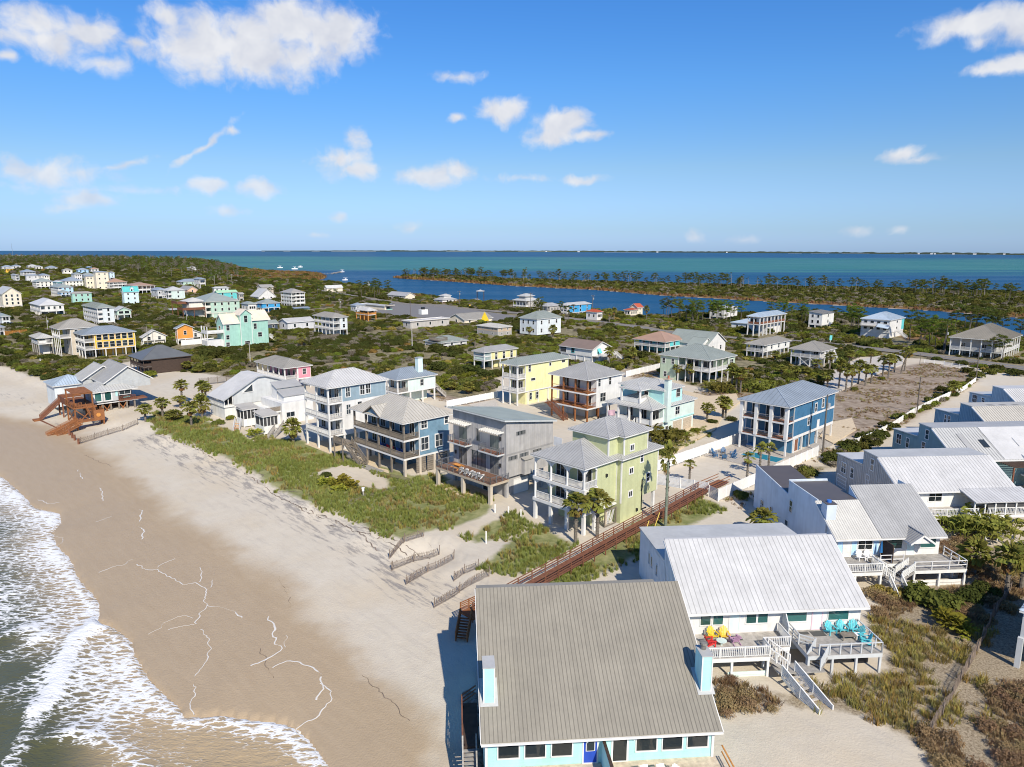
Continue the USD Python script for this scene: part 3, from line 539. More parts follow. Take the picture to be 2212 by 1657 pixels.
pk=MB();pk.add(*sheet(pix([(1768,838),(1795,806),(1850,780),(1925,765),(1952,772),(1950,788),(1880,815),(1815,846)]),.30).data());single('paved_drive',pk,'concrete','pale paved drive among the palms',kind='structure')
pk=MB();pk.add(*sheet(pix([(1476,845),(1530,858),(1590,852),(1598,870),(1560,900),(1545,930),(1480,965),(1425,1000),(1405,985),(1480,930),(1500,900),(1470,870)]),.29).data());single('lane',pk,'slab','sandy lane beside the white fence of the pool yard',kind='structure')
pk=MB();pk.add(*sheet(pix([(1790,915),(1840,905),(1850,930),(1800,960),(1770,945)]),.27).data());single('driveway',pk,'slab','tan concrete driveway behind the blue house',kind='structure')
# far shore beyond the bay
plain('far_trees',(.035,.05,.03),.95,var=.3);plain('far_sand',(.6,.58,.52),.9)
fs=MB();_az=np.radians(np.arange(-19,75,.12));nfar=len(_az)
rad=np.where(_az<math.radians(6),9600,9600-(_az-math.radians(6))/math.radians(40)*3000)
top=9+14*meshkit.fbm(np.stack([_az*220,0*_az,0*_az],-1),4,2)*ss(_az,math.radians(-19),math.radians(-8))
for k in range(nfar-1):
 o=[]
 for i in(k,k+1):
  s_,c_=math.sin(_az[i]),math.cos(_az[i])
  o.append([(s_*rad[i],c_*rad[i],SEA-1),(s_*(rad[i]+20),c_*(rad[i]+20),SEA+top[i]*.8),(s_*(rad[i]+120),c_*(rad[i]+120),SEA+top[i]),(s_*(rad[i]+400),c_*(rad[i]+400),SEA-1)])
 for j in range(3):
  fs.quad(o[0][j],o[1][j],o[1][j+1],o[0][j+1])
single('far_shore',fs,'far_trees','low wooded shore along the horizon across the bay',kind='structure')
fl=MB()
for k in range(0,nfar-3,1):
 if meshkit.noise(np.array([[_az[k]*60,3.0,0]]))[0]>.55:
  s_,c_=math.sin(_az[k]),math.cos(_az[k]);s2,c2=math.sin(_az[k+1]),math.cos(_az[k+1])
  fl.prism([(s_*(rad[k]-6),c_*(rad[k]-6),SEA),(s2*(rad[k+1]-6),c2*(rad[k+1]-6),SEA),(s2*(rad[k+1]-6),c2*(rad[k+1]-6),SEA+1.6),(s_*(rad[k]-6),c_*(rad[k]-6),SEA+1.6)],(s_*8,c_*8,0))
single('far_beach',fl,'far_sand','pale strip of sand at the foot of the far shore',kind='structure')
# ---------------------------------------------------------------- house kit
UP=np.array([0,0,1.0])
def colx(px,py=700):
 """Horizontal-plane normal of the camera column through px (so that positions can be read off along a wall)."""
 a,b=ray(px,300),ray(px,1200)
 return np.cross(a,b)
def along(P0,d,px,z):
 """How far from P0 along the level direction d the column px is met."""
 n=colx(px)
 P0=np.array([P0[0],P0[1],z])-EYE
 return-np.dot(n,P0)/np.dot(n,np.array([d[0],d[1],0]))
def dirs(az):
 a=math.radians(az)
 return np.array([math.sin(a),math.cos(a)]),np.array([math.sin(a-math.pi/2),math.cos(a-math.pi/2)])
class House:
 """A building in its own frame: x along the face on the right, y along the face on the left, origin at the near eave corner, z from the ground."""
 def __init__(s,name,label,cat,P0,az,z0=0.0,group=None):
  s.P0=np.array([P0[0],P0[1],z0]);s.az=az
  s.dx,s.dy=dirs(az)
  s.t=thing(name,label,cat,s.P0,90-az,group)
 def loc(s,px,py,z):
  """The photograph's point in the house frame at height z above its ground."""
  w=at(px,py,z+s.P0[2])[:2]-s.P0[:2]
  return float(w@s.dx),float(w@s.dy)
 def xat(s,px,y,z):
  return float(along(s.P0[:2]+s.dy*y,s.dx,px,z+s.P0[2]))
 def yat(s,px,x,z):
  return float(along(s.P0[:2]+s.dx*x,s.dy,px,z+s.P0[2]))
 def hitY(s,px,py,y):
  """(x, z) where the line of sight meets the wall plane y."""
  d=ray(px,py);o=EYE-s.P0
  oy,dy_=o[:2]@s.dy,d[:2]@s.dy
  k=(y-oy)/dy_
  return float(o[:2]@s.dx+k*(d[:2]@s.dx)),float(o[2]+k*d[2])
 def hitX(s,px,py,x):
  d=ray(px,py);o=EYE-s.P0
  k=(x-o[:2]@s.dx)/(d[:2]@s.dx)
  return float(o[:2]@s.dy+k*(d[:2]@s.dy)),float(o[2]+k*d[2])
 def world(s,x,y,z):
  return np.array([*(s.P0[:2]+s.dx*x+s.dy*y),s.P0[2]+z])
 def part(s,name,mb,mat,label=None,kind=None,parent=None):
  return part(parent or s.t,name,mb,mat,label,kind)
 def walls(s,x0,x1,y0,y1,z0,z1,mat,name='wall',cuts=()):
  fp=sbox(x0,y0,x1,y1)
  for c in cuts:
   fp=fp.difference(sbox(*c))
  mb=MB()
  for g in getattr(fp,'geoms',[fp]):
   if g.area>.05:
    c=list(g.exterior.coords)[:-1]
    if not g.exterior.is_ccw:
     c=c[::-1]
    mb.prism([(x,y,z0)for x,y in c],(0,0,z1-z0))
  return s.part(name,mb,mat)
 def poly_wall(s,pts,off,mat,name='wall'):
  return s.part(name,MB().prism(pts,off),mat)
 def window(s,face,c,u,z,w,h,frame='paint_trim',pane='pane',nx=1,ny=2,t=.11,out=.05,name='window',simple=False):
  """face 'x': a wall at x=c looking to -x, u along y; 'y': a wall at y=c looking to -y, u along x; 'X'/'Y' look the other way."""
  sg=-1 if face in 'xy' else 1
  fr,pn=MB(),MB()
  def bx(mb,u0,u1,z0,z1,d0,d1):
   a,b=sorted((c+sg*d0,c+sg*d1))
   mb.box(a,b,u0,u1,z0,z1)if face in 'xX' else mb.box(u0,u1,a,b,z0,z1)
  if simple:
   bx(pn,u,u+w,z,z+h,0,.04)
   bx(fr,u-t,u+w+t,z-t,z,0,.06);bx(fr,u-t,u+w+t,z+h,z+h+t,0,.06)
   bx(fr,u-t,u,z,z+h,0,.06);bx(fr,u+w,u+w+t,z,z+h,0,.06)
  else:
   bx(fr,u-t,u+w+t,z-t,z,0,out+.03);bx(fr,u-t,u+w+t,z+h,z+h+t,0,out+.02)
   bx(fr,u-t,u,z,z+h,0,out);bx(fr,u+w,u+w+t,z,z+h,0,out)
   for i in range(1,nx):
    m=u+w*i/nx;bx(fr,m-.035,m+.035,z,z+h,0,out-.004)
   for j in range(1,ny):
    m=z+h*j/ny;bx(fr,u,u+w,m-.03,m+.03,0,out-.008)
   bx(pn,u,u+w,z,z+h,-.01,.018)
  f=s.part(name,fr,frame)
  part(f,'pane',pn,pane)
  return f
 def post(s,x,y,z0,z1,r=.14,mat='paint_trim',name='post'):
  return s.part(name,MB().box(x-r,x+r,y-r,y+r,z0,z1),mat)
 def rail(s,p,q,h=1.0,mat='paint_trim',style='bal',gap=.15,name='railing',thick=.05,posts=0,rows=4):
  """A railing from p to q (at floor level; may slope)."""
  p,q=np.array(p,float),np.array(q,float)
  mb=MB();L=np.linalg.norm((q-p)[:2])
  if L<.15:
   return
  mb.beam(p+UP*h,q+UP*h,.11,.07)
  if style=='bal':
   mb.beam(p+UP*.12,q+UP*.12,.06,.06)
   n=max(1,int(L/gap))
   for i in range(n+1):
    o=p+(q-p)*i/n
    mb.beam(o+UP*.12,o+UP*h,thick,thick,(1,0,0))
  elif style=='cable':
   for k in range(1,rows+1):
    mb.beam(p+UP*h*k/(rows+1),q+UP*h*k/(rows+1),.02,.02)
  elif style=='bar':
   for k in range(1,rows+1):
    mb.beam(p+UP*h*k/(rows+1),q+UP*h*k/(rows+1),.05,.10)
  elif style=='solid':
   mb.beam(p+UP*h*.5,q+UP*h*.5,.05,h*.86)
  elif style=='x':
   mb.beam(p+UP*.12,q+UP*.12,.06,.06);n=max(1,round(L/1.6))
   for i in range(n):
    a,b=p+(q-p)*i/n,p+(q-p)*(i+1)/n
    mb.beam(a+UP*.15,b+UP*h,.06,.05);mb.beam(a+UP*h,b+UP*.15,.06,.05)
  if posts:
   for i in range(posts+1):
    o=p+(q-p)*i/posts
    mb.beam(o-UP*.05,o+UP*(h+.06),.10,.10,(1,0,0))
  return s.part(name,mb,mat)
 def stairs(s,p,q,w,mat='wood_grey',rise=.19,rails=True,rail_mat=None,tread_parts=False,style='bal',side=None,name='stair',stringer=None):
  """Open stairs from the top p to the foot q, w wide."""
  p,q=np.array(p,float),np.array(q,float)
  d=(q-p)[:2];L=np.linalg.norm(d);d=d/L;nn=np.array([-d[1],d[0],0])
  n=max(2,round(abs(p[2]-q[2])/rise))
  st=MB()
  for sgn in(-1,1):
   st.beam(p+nn*sgn*w/2-UP*.16,q+nn*sgn*w/2-UP*.10,.06,.28)
  S=s.part(name,st,stringer or mat)
  all_=MB()
  for i in range(1,n):
   o=p+(q-p)*i/n
   t=MB().beam(o-nn*(w/2-.03),o+nn*(w/2-.03),.29,.045)
   if tread_parts:
    part(S,'tread',t,mat)
   else:
    all_.add(*t.data())
  if not tread_parts:
   part(S,'treads',all_,mat)
  if rails:
   for sgn in(-1,1):
    s.rail(p+nn*sgn*w/2,q+nn*sgn*w/2,.95,rail_mat or mat,style,gap=.2,name='stair_railing',posts=2)
  return S
 def roof_faces(s,faces,mat,w=.5,mode='ribs',rib_h=.05,rib_w=.05,name='roof',rib=None,under=None,bottom=None,fascia=.2,fascia_mat='paint_trim'):
  """faces: [(polygon 3D (eave edge = first two points))]. A sheet with standing seams; panels as parts where they can be picked apart."""
  base=MB()
  for F in faces:
   F=[np.array(p,float)for p in F]
   base.prism(F,(0,0,-.07))
  r=s.part(name,base,mat)
  if mode=='none':
   return r
  ribs=MB()
  for F in faces:
   F=[np.array(p,float)for p in F]
   e=F[1]-F[0];e/=np.linalg.norm(e)
   nrm=np.zeros(3)
   for i in range(len(F)):
    nrm+=np.cross(F[i]-F[0],F[(i+1)%len(F)]-F[0])
   nrm/=np.linalg.norm(nrm)
   if nrm[2]<0:
    nrm=-nrm
   sl=np.cross(nrm,e)
   P2=Polygon([((p-F[0])@e,(p-F[0])@sl)for p in F]).buffer(0)
   u0,v0,u1,v1=P2.bounds
   n=max(1,round((u1-u0)/w));ww=(u1-u0)/n
   for i in range(n):
    a,b=u0+i*ww,u0+(i+1)*ww
    if mode=='panels':
     g=P2.intersection(sbox(a+.012,v0,b-.012,v1))
     for gg in getattr(g,'geoms',[g]):
      if gg.geom_type=='Polygon' and gg.area>.02:
       c=[F[0]+e*x+sl*y+nrm*.004 for x,y in list(gg.exterior.coords)[:-1]]
       part(r,'panel',MB().prism(c,nrm*.02),mat)
    if i>0 or mode=='panels':
     g=P2.intersection(LineString([(a+(0.03 if i==0 else 0),v0-1),(a+(0.03 if i==0 else 0),v1+1)]))
     for gg in getattr(g,'geoms',[g]):
      if gg.geom_type=='LineString' and gg.length>.1:
       (xa,ya),(xb,yb)=gg.coords[0],gg.coords[-1]
       ribs.beam(F[0]+e*xa+sl*ya+nrm*rib_h/2,F[0]+e*xb+sl*yb+nrm*rib_h/2,rib_w,rib_h,nrm)
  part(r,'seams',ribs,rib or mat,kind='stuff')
  return r
 def ridge_cap(s,segs,mat,parent=None,w=.22):
  mb=MB()
  for p,q in segs:
   mb.beam(np.array(p)+UP*.03,np.array(q)+UP*.03,w,.06)
  return part(parent or s.t,'ridge_cap',mb,mat)
 def fascia(s,x0,x1,y0,y1,z,h=.22,mat='paint_trim',soffit=True):
  mb=MB()
  mb.box(x0,x1,y0,y0+.05,z-h,z-.01);mb.box(x0,x1,y1-.05,y1,z-h,z-.01)
  mb.box(x0,x0+.05,y0+.05,y1-.05,z-h,z-.01);mb.box(x1-.05,x1,y0+.05,y1-.05,z-h,z-.01)
  if soffit:
   mb.box(x0+.05,x1-.05,y0+.05,y1-.05,z-h+.02,z-h+.05)
  return s.part('fascia',mb,mat)
 def hip(s,x0,x1,y0,y1,z,pitch,mat,mode='ribs',w=.5,rib=None,cap=True,fmat='paint_trim',ridge=None):
  W,D=x1-x0,y1-y0
  m=min(W,D)/2;r=m*pitch
  A,B,C,E=(x0,y0,z),(x1,y0,z),(x1,y1,z),(x0,y1,z)
  if W>=D:
   R0,R1=(x0+m,y0+m,z+r),(x1-m,y0+m,z+r)
   if W-D<.3:
    R0=R1=((x0+x1)/2,y0+m,z+r)
   faces=[[A,B,R1,R0]if R0!=R1 else[A,B,R0],[C,E,R0,R1]if R0!=R1 else[C,E,R0],[B,C,R1],[E,A,R0]]
   segs=[(A,R0),(E,R0),(B,R1),(C,R1)]+([(R0,R1)]if R0!=R1 else[])
  else:
   R0,R1=(x0+m,y0+m,z+r),(x0+m,y1-m,z+r)
   if D-W<.3:
    R0=R1=(x0+m,(y0+y1)/2,z+r)
   faces=[[A,B,R0],[C,E,R1],[B,C,R1,R0]if R0!=R1 else[B,C,R0],[E,A,R0,R1]if R0!=R1 else[E,A,R0]]
   segs=[(A,R0),(B,R0),(C,R1),(E,R1)]+([(R0,R1)]if R0!=R1 else[])
  rf=s.roof_faces(faces,mat,w,mode,rib=rib)
  if cap:
   s.ridge_cap(segs,mat,rf,.18)
  s.fascia(x0,x1,y0,y1,z,mat=fmat)
  return rf
 def gable(s,x0,x1,y0,y1,z,pitch,mat,axis='x',wall=None,inset=.5,mode='ribs',w=.5,rib=None,fmat='paint_trim'):
  """axis: the way the ridge runs."""
  if axis=='x':
   r=(y1-y0)/2*pitch;ym=(y0+y1)/2
   faces=[[(x0,y0,z),(x1,y0,z),(x1,ym,z+r),(x0,ym,z+r)],[(x1,y1,z),(x0,y1,z),(x0,ym,z+r),(x1,ym,z+r)]]
   tri=lambda x:[(x,y0+inset,z-.1),(x,y1-inset,z-.1),(x,ym,z+r-.1-inset*pitch)]
   gw=[(tri(x0+inset),(.12,0,0)),(tri(x1-inset),(-.12,0,0))]
   rk=[((x,y0,z),(x,ym,z+r))for x in(x0,x1)]+[((x,y1,z),(x,ym,z+r))for x in(x0,x1)];seg=[((x0,ym,z+r),(x1,ym,z+r))]
   ev=[((x0,y0,z),(x1,y0,z)),((x0,y1,z),(x1,y1,z))]
  else:
   r=(x1-x0)/2*pitch;xm=(x0+x1)/2
   faces=[[(x0,y1,z),(x0,y0,z),(xm,y0,z+r),(xm,y1,z+r)],[(x1,y0,z),(x1,y1,z),(xm,y1,z+r),(xm,y0,z+r)]]
   tri=lambda y:[(x0+inset,y,z-.1),(x1-inset,y,z-.1),(xm,y,z+r-.1-inset*pitch)]
   gw=[(tri(y0+inset),(0,.12,0)),(tri(y1-inset),(0,-.12,0))]
   rk=[((x0,y,z),(xm,y,z+r))for y in(y0,y1)]+[((x1,y,z),(xm,y,z+r))for y in(y0,y1)];seg=[((xm,y0,z+r),(xm,y1,z+r))]
   ev=[((x0,y0,z),(x0,y1,z)),((x1,y0,z),(x1,y1,z))]
  rf=s.roof_faces(faces,mat,w,mode,rib=rib)
  s.ridge_cap(seg,mat,rf,.2)
  mb=MB()
  for p,q in rk+ev:
   mb.beam(np.array(p)-UP*.13,np.array(q)-UP*.13,.05,.2)
  s.part('fascia',mb,fmat)
  if wall:
   for t,o in gw:
    s.part('gable_wall',MB().prism(t,o),wall)
  return rf
 def battens(s,face,c,u0,u1,z0,z1,mat,gap=.4,wd=.05):
  mb=MB();n=max(1,int((u1-u0)/gap));sg=-1 if face in 'xy' else 1
  zf=z1 if callable(z1)else(lambda u:z1)
  for i in range(n+1):
   u=u0+(u1-u0)*i/n;a,b=sorted((c,c+sg*.03))
   if face in 'xX':
    mb.box(a,b,u-wd/2,u+wd/2,z0,zf(u))
   else:
    mb.box(u-wd/2,u+wd/2,a,b,z0,zf(u))
  return s.part('battens',mb,mat,kind='stuff')
def place(L,N,R,base=None,ze=None,az=45.5):
 """From three eave corners (and the foot of the near corner, or the eave's height): position, eave height, lengths along x and y."""
 if ze is None:
 # the foot stands on the ground below the near eave corner
  g=at(N[0],base,0.0)
  d=ray(*N);k=np.hypot(g[0],g[1])/np.hypot(d[0],d[1])
  ze=38.0+d[2]*k
  P0=(EYE+d*k)[:2]
 else:
  P0=at(N[0],N[1],ze)[:2]
 dx,dy=dirs(az)
 return P0,ze,float(along(P0,dx,R[0],ze)),float(along(P0,dy,L[0],ze))
BUILT=[]
def std_house(name,label,L,N,R,base=None,ze=None,az=45.5,fl=1,st=None,roof='hip',pitch=.42,rmat='galv',wall='white',trim='paint_trim',porch=None,pd=2.4,wn=(2,3),ov=.5,mode='ribs',base_wall=None,rail='bal',rail_mat=None,post_mat=None,pilings=True,win=(1.0,1.5),pane='pane',ridge='x',dist_detail=None,group=None,cat='house',deck_mat='wood_grey',maxw=26,wall2=None,porch_levels=None,seams=.5,wins_l=None,wins_r=None,return_h=True,lap=None):
 P0,ze,W,D=place(L,N,R,base,ze,az)
 W=float(np.clip(W,3,maxw));D=float(np.clip(D,3,maxw))
 h=House(name,label,cat,P0,az,0.0,group);h.W,h.D,h.ze=W,D,ze
 dist=float(np.hypot(*P0));far=dist>330
 BUILT.append((Polygon([h.world(*c,0)[:2]for c in((-.5,-.5),(W+.5,-.5),(W+.5,D+.5),(-.5,D+.5))]),ze))
 if st is None:
  st=max(0.0,ze-2.95*fl)
 fh=(ze-st)/fl
 wm=wall if wall.startswith(('siding','wood','paint'))else 'paint_'+wall
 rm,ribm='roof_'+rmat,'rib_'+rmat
 post_mat=post_mat or trim;rail_mat=rail_mat or trim
 x0,x1,y0,y1=ov,W-ov,ov,D-ov
 cuts=[];px=x0;py=y0
 if porch and 'L' in porch:
  px=x0+min(pd,W*.45);cuts.append((x0-.1,y0-.1,px,y1+.1))
 if porch and 'R' in porch:
  py=y0+min(pd,D*.45);cuts.append((x0-.1,y0-.1,x1+.1,py))
 if wall2:
  h.walls(x0,x1,y0,y1,st,ze-fh,'paint_'+wall2,cuts=cuts);h.walls(x0-.012,x1,y0-.012,y1,ze-fh,ze-.05,wm,cuts=[(a,b,c+.012*0,d)for a,b,c,d in cuts])
 else:
  h.walls(x0,x1,y0,y1,st,ze-.05,wm,cuts=cuts)
  # floor band and corner boards
 if not far:
  for cx,cy in((px,py),(x1-.08,py),(px,y1-.08)):
   h.part('corner_board',MB().box(cx-.03,cx+.11,cy-.03,cy+.11,st,ze-.1),trim)
   # roof
 md='none' if dist>420 else mode
 if roof=='hip':
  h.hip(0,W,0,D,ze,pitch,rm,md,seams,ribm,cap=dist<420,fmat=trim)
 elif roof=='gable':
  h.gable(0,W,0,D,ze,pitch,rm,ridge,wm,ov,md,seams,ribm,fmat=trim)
 elif roof=='flat':
  h.part('roof',MB().box(0,W,0,D,ze-.25,ze),rm)
  h.part('parapet',MB().box(0,W,0,.2,ze,ze+.25).box(0,.2,.2,D-.2,ze,ze+.25).box(W-.2,W,.2,D-.2,ze,ze+.25).box(0,W,D-.2,D,ze,ze+.25),trim)
 elif roof=='shed':
  r=D*pitch
  h.roof_faces([[(0,0,ze),(W,0,ze),(W,D,ze+r),(0,D,ze+r)]],rm,seams,md,rib=ribm)
  h.part('wall',MB().prism([(x0,y0,ze-.1),(x0,y1,ze-.1),(x0,y1,ze+r*.93)],(.1,0,0)),wm);h.part('wall',MB().prism([(x1,y0,ze-.1),(x1,y1,ze-.1),(x1,y1,ze+r*.93)],(-.1,0,0)),wm)
  # stilts
 if st>.6:
  if base_wall:
   h.walls(x0+.25,x1-.25,y0+.25,y1-.25,-.5,st,'paint_'+base_wall if not base_wall.startswith(('wood','siding'))else base_wall,'lower_wall',[(a,b,c,d)for a,b,c,d in[(x0,y0,px+.3,y1)]if porch and 'L' in porch])
  nx_p,ny_p=max(2,round((x1-x0)/3.6)+1),max(2,round((y1-y0)/3.6)+1)
  xs,ys=np.linspace(x0+.2,x1-.2,nx_p),np.linspace(y0+.2,y1-.2,ny_p)
  top_on_L=porch and 'L' in porch;top_on_R=porch and 'R' in porch
  for i,x in enumerate(xs):
   for j,y in enumerate(ys):
    edge=i==0 or j==0
    if not edge and(far or base_wall):
     continue
    z1=st
    if(i==0 and top_on_L)or(j==0 and top_on_R)or(top_on_L and j==0 and x<px):
     z1=ze-.2
    h.post(x,y,-.6,z1,.15 if not far else.2,post_mat,'post' if z1>st else 'piling')
  h.part('floor_beam',MB().box(x0,x1,y0,y1,st-.32,st-.004),trim)
  if not base_wall and dist<520:
  # storage room below the house
   sx0,sy0=x0+(x1-x0)*.42,y0+(y1-y0)*.35
   h.walls(sx0,x1-.5,sy0,y1-.5,-.3,st-.33,wm,'storage_wall')
 elif porch:
  for yy in np.linspace(y0+.1,y1-.1,max(2,round((y1-y0)/3)+1)):
   h.post(x0+.1,yy,-.3,ze-.2,.1,post_mat)
   # porches
 if porch:
  lv=porch_levels or range(fl)
  for k in lv:
   z=st+k*fh
   dk=MB()
   if 'L' in porch:
    dk.box(x0,px-.003,y0,y1,z-.22 if z>st else z-.001,z+.06)
    ny_=max(1,round((y1-y0)/3.6))
    h.rail((x0+.1,y0+.1,z+.06),(x0+.1,y1-.1,z+.06),.95,rail_mat,rail if not far else 'solid',posts=0)
    h.rail((x0+.1,y0+.1,z+.06),(px-.05,y0+.1,z+.06),.95,rail_mat,rail if not far else 'solid')
   if 'R' in porch:
    a=px if 'L' in porch else x0
    dk.box(a,x1,y0,py-.003,z-.22 if z>st else z-.001,z+.06)
    h.rail((x0+.1,y0+.1,z+.06),(x1-.1,y0+.1,z+.06),.95,rail_mat,rail if not far else 'solid')
   h.part('deck',dk,deck_mat)
   if z>st+.1:
    eb=MB()
    if 'L' in porch:
     eb.box(x0-.02,x0+.06,y0,y1,z-.30,z+.02)
     eb.box(x0+.06,px,y0-.02,y0+.06,z-.30,z+.02)
    h.part('deck_edge',eb,trim)
    # windows and doors
 w,hh=win
 nl,nr_=wn
 for k in range(fl):
  z=st+k*fh+(fh-hh)*.55
  for face,c,a,b,n,lst in(('x',px,py+.5,y1-.5,nl,wins_l),('y',py,px+.5,x1-.5,nr_,wins_r)):
   on_porch=porch and(('L' in porch and face=='x')or('R' in porch and face=='y'))
   if lst is not None:
    for(fr,kk,ww_,hh_,zo)in lst:
     if kk==k:
      h.window(face,c,a+(b-a)*fr,st+k*fh+zo,ww_,hh_,trim,pane,simple=far)
    continue
   for i in range(n):
    u=a+(b-a)*(i+.5)/n-w/2
    if on_porch:
     h.window(face,c,u-.2,st+k*fh+.12,w+.4,2.1,trim,'pane',2,1,simple=far,name='glass_door')
    else:
     h.window(face,c,u,z,w,hh,trim,pane,simple=far)
 h.x0,h.x1,h.y0,h.y1,h.px,h.py,h.st,h.fh=x0,x1,y0,y1,px,py,st,fh
 return h
 # ---------------------------------------------------------------- the houses farther off
def Z3(x,y):return(.13813*x,564.5+.13813*y)
def Z4(x,y):return(228.8+.13813*x,564.5+.13813*y)
def Q1(x,y):return(.25*x,518.7+.25*y)
def Q2(x,y):return(553+.25*x,518.7+.25*y)
def Q3(x,y):return(1106+.25*x,518.7+.25*y)
def Q4(x,y):return(1659+.25*x,518.7+.25*y)
S=std_house
S('beach_house','tall cream house with grey gable end facing the shrubs at the far left',(-25,628),(2.8,635.6),(47.7,632.5),base=668,fl=3,st=2.2,roof='gable',ridge='y',pitch=.75,wall='cream',rmat='pale',base_wall='cream',wn=(2,3))
S('beach_house','low white house with a bright white hip roof behind a taupe wing',(55,655),(84,660),(140,653),ze=5.8,fl=1,st=2.4,rmat='white',pitch=.5,wall='white',porch='L')
S('beach_house','small taupe house with grey hip roof in front of the white-roofed low house',(84,649),(117.4,654.5),(129,652),ze=6.2,fl=2,st=0,wall='taupe',rmat='sage',wn=(2,1))
S('beach_house','long white house with grey hip roof and black balcony at the left edge',(-20,588),(32.5,594.2),(42.8,591.5),base=609,fl=2,st=1.5,rmat='galv',wall='white',wn=(4,1),porch='R')
S('beach_house','white house with wide grey roof behind the narrow grey-lilac house',(41.4,585.2),(49.7,587.4),(77.4,586.4),base=601,fl=2,st=1.5,rmat='bluegrey',wall='white',porch='R')
S('beach_house','narrow pale lilac house with grey hip roof above dark scrub',(52.5,594),(55.5,595.5),(85.6,593.5),base=612,fl=2,st=.8,rmat='bluegrey',wall='palelilac',wn=(1,2))
S('beach_house','white porch house with grey hip roof left of the pale blue complex',(67.7,607),(76.7,608.6),(116,606),base=625.5,fl=2,st=2.5,rmat='sage',wall='ivory',porch='L')
S('beach_house','long cream white house with slate grey roof left of the tall cream tower house',(127,601.5),(139.5,607.3),(181,605.4),base=621.5,fl=2,st=.5,rmat='bluegrey',wall='ivory',wn=(2,5))
S('beach_house','tallest cream tower house, four storeys with small dark windows',(199,586),(205,588),(235,585.2),base=627,fl=4,st=0,rmat='bluegrey',wall='cream',wn=(1,2),pitch=.2,win=(1,1.3))
S('beach_house','cream three-storey wing with three dark windows joined to the tower house',(179,595),(183.7,597),(209.3,594.6),base=626.3,fl=3,st=0,rmat='bluegrey',wall='cream',wn=(1,3),win=(1,1.4))
S('beach_house','small white house with grey roof on the right of the cream tower house',(233,586),(236,588.7),(248,587.4),ze=9,fl=2,st=3,rmat='bluegrey',wall='paleblue',wn=(1,1))
S('beach_house','white house with low turquoise-edged roof behind the pale blue complex',(112,606),(121,609.5),(137,607.5),ze=9,fl=2,st=3,rmat='white',wall='white',trim='paint_turquoise')
S('beach_house','pale blue house with sage grey roof and white balconies',(107,618.4),(124,621),(159.5,618),base=642,fl=2,st=2.6,rmat='sage',wall='skyblue',porch='L',wn=(1,2))
S('beach_house','lower pale blue house next to the green house, grey hip roof',(122,630),(130.5,632),(153.3,629.6),base=644,fl=1,st=2.6,rmat='sage',wall='skyblue',wn=(1,2))
S('beach_house','sea green house with olive grey hip roof and white framed windows',(150,632.2),(154,633.8),(199.6,631.4),base=655.7,fl=2,st=.6,rmat='tan',wall='mint',wn=(1,3))
S('beach_house','cream house with rust tan roof and two tiers of porches',(222,606.5),(234.8,610),(274.9,607),base=627,fl=2,st=2,rmat='rust',wall='ivory',porch='LR')
h=S('beach_house','tall white house with teal gable roof and one dormer',(260.4,627.2),(266,631.2),(301,628.8),base=660,fl=3,st=0,roof='gable',ridge='x',pitch=1.3,rmat='teal',wall='paleaqua',wn=(1,2),win=(.9,1.3))
h.walls(h.W*.45,h.W*.66,h.y0-.02,h.y0+3,h.ze-.6,h.ze+2.2,'paint_paleaqua','dormer');h.gable(h.W*.43,h.W*.68,h.y0-.2,h.y0+4,h.ze+2.2,1.0,'roof_teal','y','paint_paleaqua',.15,'none');h.window('y',h.y0-.02,h.W*.5,h.ze+.3,.9,1.5,simple=True)
S('beach_house','white house with grey hip roof and two rows of dark porch openings',(347.6,624.5),(361.4,627.8),(400.8,625),base=648.5,fl=2,st=.8,rmat='pale',wall='mintwhite',porch='L',wn=(2,1))
S('beach_house','low grey-roofed wing left of the white porch house',(324,622.8),(339,626.5),(362,624.6),ze=6.5,fl=1,st=2,rmat='bluegrey',wall='palegrey')
S('beach_house','peach tan gable house behind the white porch house',(385,620),(404,626),(428,625.5),base=634,fl=1,st=.5,roof='gable',ridge='y',rmat='tan',wall='peach',pitch=.6,wn=(1,1))
h=S('beach_house','pale aqua house with long grey hip roof near the far pine wood',(380,606),(389.7,608.8),(437.4,605.6),base=619,fl=1,st=1.0,rmat='bluegrey',wall='palegreen',porch='L')
S('beach_house','white upper house with blue-grey hip roof behind the pale aqua house',(417,600.5),(430.5,603),(445,601.8),ze=9.5,fl=1,st=5,rmat='bluegrey',wall='white',porch='R')
S('beach_house','white house with pale grey hip roof behind the mint green roof',(457,620),(461.5,622),(495.4,619.6),ze=9.5,fl=2,st=3,rmat='pale',wall='white')
S('beach_house','turquoise house with mint green gable roof',(462,628),(468.5,632.4),(513.4,629.6),base=652,fl=2,st=1.5,roof='gable',ridge='x',pitch=.55,rmat='green',wall='turquoise',wn=(1,2))
S('beach_house','small tan house right of the mint green roof',(510,632),(516,635),(527.5,633.8),ze=6,fl=1,st=3,roof='gable',ridge='x',rmat='tan',wall='beige')
h=S('beach_house','large pale green three-level house with broad grey hip roof',(406,645),(441.5,652.6),(519.6,648),base=689,fl=2,st=3.0,rmat='sage',wall='palegreen',porch='L',wn=(2,4),pd=3,base_wall='palegreen',trim='paint_ivory')
bd=thing('beach_house','white-roofed house with brick red decks beside the large pale green house','house',(*at(414,690)[:2],0),44)
part(bd,'wall',MB().box(0,8,2,12,0,9.4),'paint_ivory');part(bd,'deck',MB().box(-5,7,-2,6,5.2,5.5),'wood_redbrown');part(bd,'deck',MB().box(-5,2,4,14,8.2,8.5),'wood_redbrown')
